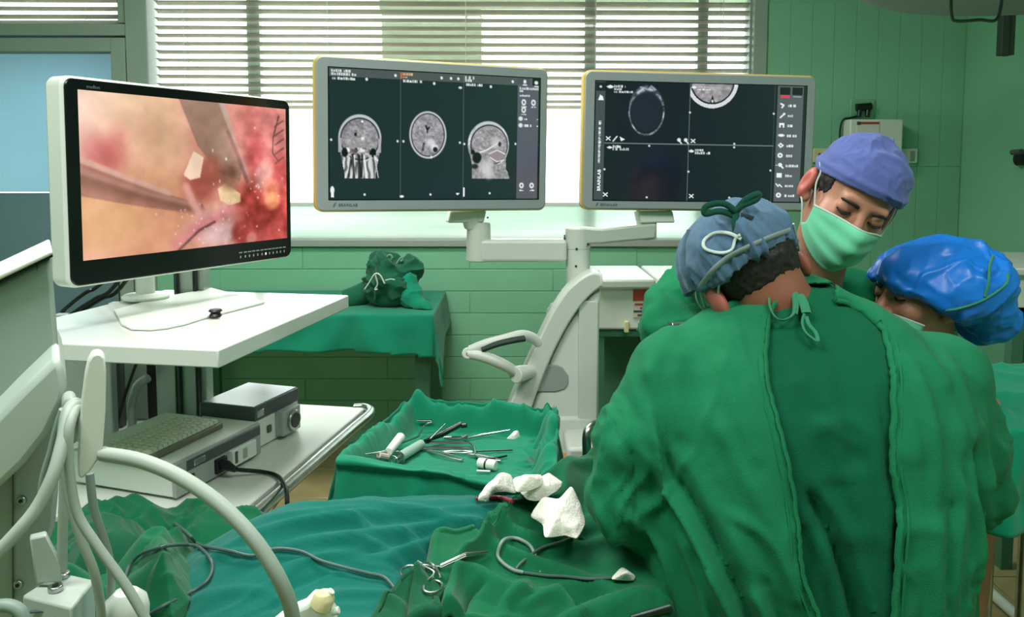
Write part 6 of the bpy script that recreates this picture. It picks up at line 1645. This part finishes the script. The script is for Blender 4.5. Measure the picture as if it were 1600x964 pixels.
strip(LE, T_G1, .001, .0044, GOWN1, 'hem', g1, .45, .0012); strip(RE, T_G1, .001, .0046, GOWN1, 'hem', g1, .5, .0018)
strip([(x + 13, y) for x, y in RE[3:]], T_G1, .0, .0022, GOWN1, 'seam', g1, .6); strip([(x - 14, y) for x, y in LE[1:]], T_G1, .0, .0020, GOWN1, 'seam', g1, .6)
# collar band and ties
def rim(T, pts, lift=.002): return [h for h in (cast(T, x, y, lift) for x, y in pts) if h is not None]
MB().tube(spline(rim(T_G1, [(1128, 486), (1150, 476), (1180, 470), (1215, 467)]), 5), .0075, 8, flat=.5, up=(0, -1, .2)).build('collar', GOWN1, g1)
MB().tube(spline(rim(T_G1, [(1304, 466), (1325, 470), (1350, 486), (1372, 505)]), 5), .0070, 8, flat=.5, up=(0, -1, .2)).build('collar', GOWN1, g1)
Yt = 1.27
lp = [(1222, 460), (1206, 470), (1203, 484), (1210, 500), (1222, 506), (1236, 498), (1240, 482), (1239, 462), (1243, 462), (1244, 480), (1241, 496)]
def tie(px, r, m, name, parent, lift=.006, flat=.4):
    o = []
    for x, y in px:
        h = cast(T_G1, x, y, lift) ; h2 = cast(T_S1, x, y, lift + .004)
        c = [q for q in (h, h2) if q is not None]
        if c: o.append(min(c, key=lambda q: q.y))
    return MB().tube(spline(o, 5), r, 8, flat=flat, up=(0, -1, 0)).build(name, m, parent)
tie(lp, .0040, TIEP, 'neck_tie', g1, .008)
tie([(1248, 468), (1254, 480), (1258, 496)], .0075, TIEP, 'neck_tie', g1, .010, .35)
tie([(1256, 494), (1252, 508), (1256, 522), (1266, 532), (1276, 537), (1272, 524), (1262, 512), (1258, 500)], .0030, TIEP, 'neck_tie', g1, .008)
# body (one continuous surface): head, neck, trunk, arms, legs
nb1 = np.array(P(1226, 490, 1.39)); 
def f_b1(p):
    l = H1.loc(p); d = head_sdf(l, True, .004) * H1.k
    nk = s_cone(p, np.array(H1.pt(0, -.030, -.05)), nb1, .058, .064); d = smin(d, nk, .03)
    d = smin(d, np.maximum(T1(p) + .045, .52 - p[..., 2]), .03)
    d = smin(d, AL1(p) + .034, .02); d = smin(d, AR1(p) + .034, .02)
    for sx in (-.10, .12):
        hx = nb1[0] + .02 + sx; d = smin(d, s_cone(p, np.array((hx, 1.29, .60)), np.array((hx + sx * .5, 1.62, .56)), .085, .062), .04); d = smin(d, s_cone(p, np.array((hx + sx * .5, 1.62, .56)), np.array((hx + sx * .5, 1.60, .07)), .058, .038), .02)
    return d
hc = H1.C
axb = (axis((xl, hc[0] - .13, .022), (hc[0] - .13, hc[0] + .16, .0034), (hc[0] + .16, xr_, .022)), axis((1.08, 1.33, .012), (1.33, 1.60, .0034), (1.60, 1.80, .02)), axis((.02, 1.08, .025), (1.08, 1.13, .01), (1.13, hc[2] + .14, .0034)))
b1 = mesh_from('person', f_b1, axb, SKIN1, p1, 1)
b1.name = 'body'; tint_ears(b1, H1, mat('skin_tan_ear', (156, 88, 74), .5))
def shell(H, r0, cut, c=(0, -.012, .03), rr=(.077, .098, .092)):
    def f(p):
        l = H.loc(p); return smax(s_ell(l, c, tuple(x + r0 for x in rr)) * H.k, cut(l) * H.k, .004)
    return f
def hbox(H, r=.15, st=.0035): c = H.C; return tuple(axis((c[k] - r, c[k] + r, st)) for k in range(3))
capcut1 = lambda l: -(l[..., 2] - .012 - .22 * (l[..., 1] + .09) + .012 * sstep(.03, .08, np.abs(l[..., 0])))
def d_hair(v, n): return .0012 * ridge(v * 60, 2, 17)
hair1 = lambda l: np.maximum(np.maximum(l[..., 2] - .06, -(l[..., 2] + .052 - .006 * np.cos(l[..., 0] * 60) - .10 * np.abs(l[..., 0]))), l[..., 1] + .005)
mesh_from('hair', shell(H1, .0055, hair1), hbox(H1), HAIR, p1, 1, d_hair)
def d_cap1(v, n):
    l = H1.loc(v); w = fbm(l * 14, 2, 19)
    r = ridge(np.stack([np.arctan2(l[:, 0], l[:, 1] + .02) * 3.2 + w * .4, l[:, 2] * 5, w * .2], -1), 2, 21)
    return .006 * r * sstep(.135, .085, l[:, 2]) + .010 * np.exp(-((l[:, 2] - .05) / .03) ** 2) * sstep(.0, -.09, l[:, 1]) * .5 + .0015 * vnoise(v * 60, 4)
def f_cap1(p):
    l = H1.loc(p); d = s_ell(l, (-.006, -.006, .036), (.101, .120, .098))
    d = smin(d, s_ell(l, (0.0, -.075, .075), (.05, .04, .035)), .03)
    return smax(d * H1.k, capcut1(l) * H1.k, .004)
c1_, T_C1 = mesh_from('surgical_cap', f_cap1, hbox(H1, .17), CAPB, p1, 2, d_cap1, None, 0, True)
def csurf(T, pts, lift): return [h for h in (cast(T, x, y, lift) for x, y in pts) if h is not None]
def ctube(T, pts, lift, r, m, name, parent, flat=.5, n=5, closed=False):
    o = csurf(T, pts, lift)
    if len(o) < 2: return None
    return MB().tube(spline(o, n), r, 8, flat=flat, up=(0, -1, 0)).build(name, m, parent)
ctube(T_C1, [(1096, 446), (1112, 424), (1135, 404), (1165, 387), (1200, 372), (1232, 360), (1256, 350)], .006, .0050, mat('cap_edge_grey', (138, 154, 156), .85), 'cap_edge', c1_, .3, 3)
ctube(T_C1, [(1086, 448), (1075, 425), (1070, 395), (1078, 360), (1092, 338)], .001, .005, mat('cap_dark_band', (52, 82, 96), .8), 'cap_fold', c1_, .4)
ctube(T_C1, [(1160, 372), (1140, 364), (1118, 366), (1100, 378), (1103, 390), (1124, 396), (1143, 390), (1150, 374), (1158, 366)], .004, .0030, MASKW, 'mask_tie', c1_, .6)
kb_ = cast(T_C1, 1152, 335, .004) or H1.pt(0, -.1, .1)
def off(px, py, dy=0): return P(px, py, kb_.y - dy)
MB().tube(spline([off(1150, 338), off(1125, 330, .01), off(1102, 334, .012), (off(1104, 322, .014)), off(1130, 318, .012), off(1150, 330, .006)], 5), .0055, 8, flat=.4, up=(0, -1, 0)).build('cap_tie', TIEG, c1_)
MB().tube(spline([off(1150, 330), off(1165, 312, .006), off(1185, 303, .006), off(1182, 312, .004), off(1160, 322, .004), off(1148, 334)], 5), .0055, 8, flat=.4, up=(0, -1, 0)).build('cap_tie', TIEG, c1_)
MB().tube(spline([off(1150, 332, .004), off(1148, 350, .006), off(1150, 366, .004)], 5), .0055, 8, flat=.4, up=(0, -1, 0)).build('cap_tie', TIEG, c1_)
MB().tube([off(1158, 338, .005), off(1174, 340, .003), off(1162, 352, .004)], .006, 8, flat=.4, up=(0, -1, 0)).build('cap_opening', mat('cap_dark_gap', (26, 40, 46), .8), c1_)
# mask of the surgeon, its ties seen below the ear
def mask_mesh(H, m, parent, top=(-.010, -.012), bot=-.120, pl=3, wide=1.28):
    nu, nv = 44, 30; V = []
    for i in range(nu):
        u = i / (nu - 1) * 2 - 1; a = u * wide
        for j in range(nv):
            v = j / (nv - 1)
            zt_ = top[0] + top[1] * abs(u) ** 1.4 ; zb_ = bot + .045 * abs(u) ** 1.6; z = zt_ * (1 - v) + zb_ * v
            rx_, ry_ = .077 - .006 * v, .086
            x = rx_ * math.sin(a); y = .022 + ry_ * math.cos(a) ** 1.0 if math.cos(a) > 0 else .022 + ry_ * math.cos(a)
            nose = .026 * math.exp(-(a / .34) ** 2) * math.exp(-((v - .22) / .32) ** 2) + .012 * math.exp(-(a / .5) ** 2)
            bulge = .010 * math.sin(math.pi * v) * math.cos(u * 1.4); chin = -.022 * sstep(.7, 1.0, v)
            ple = .0034 * math.sin(v * pl * 2 * math.pi) * (1 - abs(u)) 
            y += nose + bulge + chin + ple; y = max(y, -.01) if abs(u) < .98 else y
            V.append(H.pt(x, y, z))
    o = link_mesh('face_mask', V, grid_faces(nu, nv), m, parent, True, None); solid(o, .0018, 0)
    edge = [V[i * nv] for i in range(nu)]
    MB().tube(edge, .0022, 6).build('mask_edge', MASKW, o)
    return o, V, nu, nv
mk1, V1, nu, nv = mask_mesh(H1, MASKM, p1)
for s in (-1, 1):
    a = V1[0 if s < 0 else (nu - 1) * nv]; b = V1[nv - 1 if s < 0 else nu * nv - 1]
    MB().tube(spline([b, H1.pt(s * .088, .0, -.055), H1.pt(s * .09, -.03, -.01), H1.pt(s * .075, -.085, .035)], 5), .0022, 6).build('mask_tie', MASKW, mk1)
    MB().tube(spline([a, H1.pt(s * .095, .02, .015), H1.pt(s * .088, -.03, .05)], 5), .0022, 6).build('mask_tie', MASKW, mk1)
# red ear rim detail is part of the skin; magnifying loupe held before the face
lp_a, lp_b = P(1049, 514, 1.50), P(1092, 512, 1.50)
lo = MB().tube([lp_a, lp_b], [.0125, .0125], 20).build('loupe', STEEL, p1, bevel=.002); MB().tube([lp_a - Vector((.006, 0, 0)), lp_a], [.0135, .0125], 20).build('loupe_lens', DGREY, lo)
MB().tube(spline([P(1090, 508, 1.50), P(1102, 498, 1.50), P(1104, 488, 1.50)], 4), .005, 8).build('loupe_arm', BLACK, lo)
MB().tube(spline([P(1093, 452, 1.43), P(1100, 474, 1.44), P(1106, 492, 1.46), P(1108, 506, 1.48)], 4), .0035, 8, flat=.5).build('loupe_strap', MASKW, lo)
glove(p1, P(1040, 842, 1.68), (.35, .9, -.25), (0, .2, 1), 1)
glove(p1, P(1350, 800, 1.74), (-.45, .85, -.25), (0, .2, 1), -1)
shoes(p1, [(nb1[0] - .15, 1.60, -.1, 1), (nb1[0] + .20, 1.60, .1, 1)])
stl = empty('surgeon_stool', (nb1[0] + .02, 1.27, 0), 'round steel stool under the seated surgeon', 'stool')
MB().lathe((nb1[0] + .02, 1.29, .455), [(.15, 0), (.17, .01), (.17, .045), (.15, .055)], n=32).build('seat', BLACK, stl)
MB().cyl((nb1[0] + .02, 1.29, .06), (nb1[0] + .02, 1.29, .455), .025).build('stem', STEEL, stl)
for k in range(5):
    a = k * 2 * math.pi / 5; MB().tube([(nb1[0] + .02, 1.29, .07), (nb1[0] + .02 + .2 * math.cos(a), 1.29 + .2 * math.sin(a), .03)], .014, 8).build('leg', STEEL, stl)
    MB().ball((nb1[0] + .02 + .2 * math.cos(a), 1.29 + .2 * math.sin(a), .02), .02, 10).build('castor', DGREY, stl)

# ---------------------------------------------------------------- masked doctor facing the camera
p2 = empty('person', (P(1225, 600, 1.78).x, 1.78, 0), 'masked doctor in green gown and violet blue cap looking down at the patient', 'person')
H2 = Head(P(1328, 312, 1.62), (-.905, .0, .425), (.39, -.36, .85), 1.0)
rows2 = [(455, 1215, 1300, 1.76, .06), (475, 1150, 1345, 1.77, .09), (500, 1095, 1372, 1.78, .11), (560, 1075, 1395, 1.79, .13), (700, 1070, 1400, 1.80, .14), (900, 1070, 1400, 1.80, .15), (1150, 1060, 1410, 1.80, .17)]
T2_ = rows_sdf(rows2)
AL2 = arm_sdf([(1100, 440, 1.76), (1055, 490, 1.66), (1046, 515, 1.60), (1110, 570, 1.50), (1150, 590, 1.46)], [.075, .064, .058, .045, .036])
AR2 = arm_sdf([(1345, 475, 1.77), (1375, 560, 1.70), (1350, 620, 1.60), (1300, 640, 1.55)], [.070, .06, .05, .036])
hump = np.array(P(1170, 412, 1.84))
def f_g2(p):
    d = smin(smin(T2_(p), AL2(p), .03), AR2(p), .03); d = smin(d, s_ell(p, hump, (.125, .085, .105)), .04)
    d = smin(d, s_ell(p, np.array(P(1330, 460, 1.78)), (.06, .07, .05)), .03)
    nk = s_cone(p, np.array(H2.pt(0, -.05, -.05)), np.array(P(1268, 462, 1.72)), .062, .066)
    return np.maximum(smax(d, -nk, .01), .18 - p[..., 2])
F2 = [([(1010, 500), (1040, 490), (1075, 488), (1110, 492)], .010, .010), ([(1015, 515), (1050, 520), (1090, 515)], -.008, .008), ([(1060, 440), (1070, 470), (1110, 480)], .008, .009), ([(1020, 470), (1035, 440), (1075, 415)], .006, .012), ([(1310, 450), (1345, 470), (1365, 500)], .008, .012), ([(1300, 470), (1330, 480), (1350, 500)], -.006, .008), ([(1025, 535), (1060, 535), (1090, 530)], .007, .008)]
def d_g2(v, n):
    w = fbm(v * 8, 2, 33); return fold_disp(v, n, F2, 1.66) + .0055 * ridge(np.stack([v[:, 0] * 9 + w, v[:, 1] * 9, v[:, 2] * 7 + w], -1), 2, 35)
x0, x1 = P(985, 500, 1.7).x, P(1430, 500, 1.75).x
g2, T_G2 = mesh_from('gown', f_g2, (axis((x0, x1, .009)), axis((1.40, 2.02, .010)), axis((.16, .85, .03), (.85, 1.42, .009))), GOWN2, p2, 1, d_g2, None, 0, True)
def f_b2(p):
    d = head_sdf(H2.loc(p), True, .003) * H2.k
    d = smin(d, s_cone(p, np.array(H2.pt(0, -.035, -.06)), np.array(P(1262, 470, 1.74)), .054, .062), .03)
    d = smin(d, np.maximum(T2_(p) + .03, .8 - p[..., 2]), .03); d = smin(d, AL2(p) + .02, .02); d = smin(d, AR2(p) + .02, .02)
    for sx in (-.09, .09):
        hx = P(1235, 700, 1.8).x + sx; d = smin(d, s_cone(p, np.array((hx, 1.80, .85)), np.array((hx, 1.80, .45)), .09, .062), .03); d = smin(d, s_cone(p, np.array((hx, 1.80, .45)), np.array((hx, 1.81, .06)), .058, .04), .02)
    return d
c = H2.C
axb2 = (axis((x0, c[0] - .15, .022), (c[0] - .15, c[0] + .13, .003), (c[0] + .13, x1, .022)), axis((1.40, 1.47, .02), (1.47, 1.82, .0035), (1.82, 2.0, .02)), axis((.03, 1.10, .025), (1.10, c[2] + .14, .003)))
b2 = mesh_from('body', f_b2, axb2, SKIN, p2, 1); tint_ears(b2, H2, EARRED, .084)
cap2c = lambda l: -(l[..., 2] - .036 + .38 * (.09 - l[..., 1]) * .55 - .010 * np.exp(-(l[..., 1] - .09) ** 2 / .002))
cap2c = lambda l: -(l[..., 2] - (.028 + .16 * l[..., 1]))
def f_cap2(p):
    l = H2.loc(p); return smax(s_ell(l, (0, -.010, .036), (.090, .112, .104)) * H2.k, cap2c(l) * H2.k, .004)
def d_cap2(v, n):
    l = H2.loc(v); w = fbm(l * 12, 2, 43); top = sstep(.06, .13, l[:, 2])
    return top * (.0045 * ridge(l * 22 + w[:, None] * .4, 2, 45)) + .0022 * ridge(np.stack([l[:, 0] * 10 + w, l[:, 1] * 10, l[:, 2] * 16], -1), 2, 47) + .003 * np.exp(-((l[:, 2] - .045 - .16 * l[:, 1]) / .006) ** 2)
c2_, T_C2 = mesh_from('surgical_cap', f_cap2, hbox(H2, .15), CAPV, p2, 1, d_cap2, None, 0, True)
hair2 = lambda l: np.maximum(np.maximum(l[..., 2] - .05, -(l[..., 2] + .030 + .25 * l[..., 1])), np.maximum(l[..., 1] - .045, -(np.abs(l[..., 0]) - .055) * 1.0 - 9 * (l[..., 1] < -.03)))
mesh_from('hair', shell(H2, .0030, hair2), hbox(H2), HAIR, p2, 1, d_hair)
mk2, V2, nu, nv = mask_mesh(H2, MASKM, p2, (-.012, -.016), -.124, 3, 1.25)
for s in (-1, 1):
    a = V2[0 if s < 0 else (nu - 1) * nv]; b = V2[nv - 1 if s < 0 else nu * nv - 1]
    MB().tube(spline([a, H2.pt(s * .085, .025, .005), H2.pt(s * .086, .012, .028), H2.pt(s * .09, -.012, .040)], 5), .0018, 6).build('ear_loop', MASKW, mk2)
    MB().tube(spline([b, H2.pt(s * .083, .012, -.045), H2.pt(s * .088, -.018, -.035)], 5), .0018, 6).build('ear_loop', MASKW, mk2)
def face_details(H, parent, sides=(-1, 1)):
    for s in sides:
        MB().tube(spline([H.pt(s * .014, .0955, .0140), H.pt(s * .030, .0955, .0175), H.pt(s * .050, .0825, .0155)], 5), [.0026] + [.0038] * 6 + [.0030] * 3 + [.0014], 8, flat=.5, up=H.dirv(0, 1, 0)).build('eyebrow', HAIR, parent)
        MB().tube(spline([H.pt(s * .019, .0865, -.004), H.pt(s * .033, .0915, -.0085), H.pt(s * .047, .0835, -.004)], 5), .0020, 6).build('eyelashes', HAIR, parent)
face_details(H2, p2)
glove(p2, P(1150, 590, 1.44), (.5, -.6, -.5), (0, .2, 1), -1); glove(p2, P(1300, 640, 1.53), (-.5, -.6, -.5), (0, .2, 1), 1)
shoes(p2, [(P(1235, 700, 1.8).x - .09, 1.81, 0, -1), (P(1235, 700, 1.8).x + .09, 1.81, 0, -1)])

# ---------------------------------------------------------------- assistant in the bright blue bouffant
p3_ = empty('person', (P(1450, 700, 1.72).x, 1.72, 0), 'assistant bending behind the surgeon in a bright blue bouffant cap', 'person')
H3 = Head(P(1437, 464, 1.68), (-.28, .95, .0), (.12, .0, .99), .92)
rows3 = [(545, 1425, 1480, 1.68, .055), (575, 1395, 1512, 1.70, .085), (620, 1375, 1535, 1.72, .105), (760, 1370, 1515, 1.74, .12), (1000, 1360, 1505, 1.76, .13), (1180, 1350, 1505, 1.76, .14)]
T3_ = rows_sdf(rows3)
AL3 = arm_sdf([(1395, 610, 1.70), (1375, 700, 1.62), (1330, 740, 1.52), (1300, 745, 1.50)], [.055, .05, .042, .034]); AR3 = arm_sdf([(1505, 610, 1.70), (1505, 700, 1.68), (1460, 740, 1.62), (1440, 745, 1.60)], [.055, .05, .042, .034])
def f_g3(p): return np.maximum(smin(smin(T3_(p), AL3(p), .03), AR3(p), .03), .18 - p[..., 2])
def d_g3(v, n): return .006 * ridge(np.stack([v[:, 0] * 8, v[:, 1] * 8, v[:, 2] * 4], -1), 2, 55)
x0, x1 = P(1250, 700, 1.5).x, P(1640, 700, 1.75).x
mesh_from('gown', f_g3, (axis((x0, x1, .011)), axis((1.44, 1.95, .012)), axis((.16, .8, .03), (.8, 1.10, .011))), GOWN2, p3_, 1, d_g3)
def f_b3(p):
    d = head_sdf(H3.loc(p)) * H3.k
    d = smin(d, s_cone(p, np.array(H3.pt(0, -.03, -.06)), np.array(P(1452, 560, 1.68)), .05, .055), .03)
    d = smin(d, np.maximum(T3_(p) + .025, .8 - p[..., 2]), .03); d = smin(d, AL3(p) + .016, .02); d = smin(d, AR3(p) + .016, .02)
    for sx in (-.08, .08):
        hx = P(1452, 700, 1.76).x + sx; d = smin(d, s_cone(p, np.array((hx, 1.76, .85)), np.array((hx, 1.76, .45)), .085, .06), .03); d = smin(d, s_cone(p, np.array((hx, 1.76, .45)), np.array((hx, 1.77, .06)), .055, .038), .02)
    return d
c = H3.C
mesh_from('body', f_b3, (axis((x0, c[0] - .13, .022), (c[0] - .13, c[0] + .12, .0035), (c[0] + .12, x1, .022)), axis((1.42, 1.72, .0038), (1.72, 1.95, .02)), axis((.03, 1.02, .025), (1.02, c[2] + .13, .0035))), SKIN, p3_, 1)
BC = np.array(P(1471, 446, 1.68)); BC2 = np.array(P(1528, 482, 1.68)); BK = F_PX / 1.68
pa_, pb2 = P(1358, 436, 1.6), P(1520, 520, 1.6); nrm = np.array([-(pa_.z - pb2.z), 0, -(pb2.x - pa_.x)]); nrm /= np.linalg.norm(nrm)
def f_bou(p):
    d = s_ell(p, BC, (106 / BK, .135, 77 / BK)); d = smin(d, s_ell(p, BC2, (50 / BK, .10, 52 / BK)), .03)
    cutp = (p - np.array(P(1440, 470, 1.6))) @ nrm - .10 * np.maximum(0, p[..., 0] - BC[0]) * 2.2
    return smax(d, cutp, .008)
def d_bou(v, n):
    q_ = v - BC; w = fbm(v * 9, 2, 63)
    e = sstep(-.035, .0, (v - np.array(P(1440, 476, 1.6))) @ nrm)
    al = q_[:, 0] * .5 - q_[:, 2] * .85
    return .0058 * ridge(np.stack([q_[:, 0] * 5 + w * .5, q_[:, 1] * 7 + w * .4, al * 13 + w * .5], -1), 2, 65) + .0030 * ridge(v * 14 + w[:, None] * .5, 2, 66) + .003 * np.sin(q_[:, 0] * 130 + q_[:, 1] * 110 + w * 5) * e
bo, T_BO = mesh_from('bouffant_cap', f_bou, (axis((BC[0] - .18, BC[0] + .19, .0042)), axis((BC[1] - .17, BC[1] + .17, .0042)), axis((BC[2] - .17, BC[2] + .15, .0042))), BOUF, p3_, 1, d_bou, None, 0, True)
hair3 = lambda l: np.maximum(np.maximum(l[..., 2] - .03, -(l[..., 2] + .05)), l[..., 1] - .018)
mesh_from('hair', shell(H3, .0035, hair3), hbox(H3), HAIR, p3_, 1, d_hair)
mk3, V3, nu, nv = mask_mesh(H3, MASKM, p3_, (-.034, -.02), -.122)
face_details(H3, p3_)
ctube(T_BO, [(1432, 484), (1452, 482), (1480, 484), (1510, 478), (1540, 466), (1570, 444), (1574, 428)], .001, .0032, TIEP, 'mask_tie', bo, .5)
ctube(T_BO, [(1538, 464), (1544, 440), (1546, 415), (1552, 400)], .001, .0030, TIEP, 'mask_tie', bo, .5)
glove(p3_, P(1300, 745, 1.48), (-.7, -.2, -.4), (0, .2, 1), 1); glove(p3_, P(1440, 745, 1.58), (-.8, -.2, -.4), (0, .2, 1), -1)
shoes(p3_, [(P(1452, 700, 1.76).x - .08, 1.77, -.3, -1), (P(1452, 700, 1.76).x + .08, 1.77, -.3, -1)])
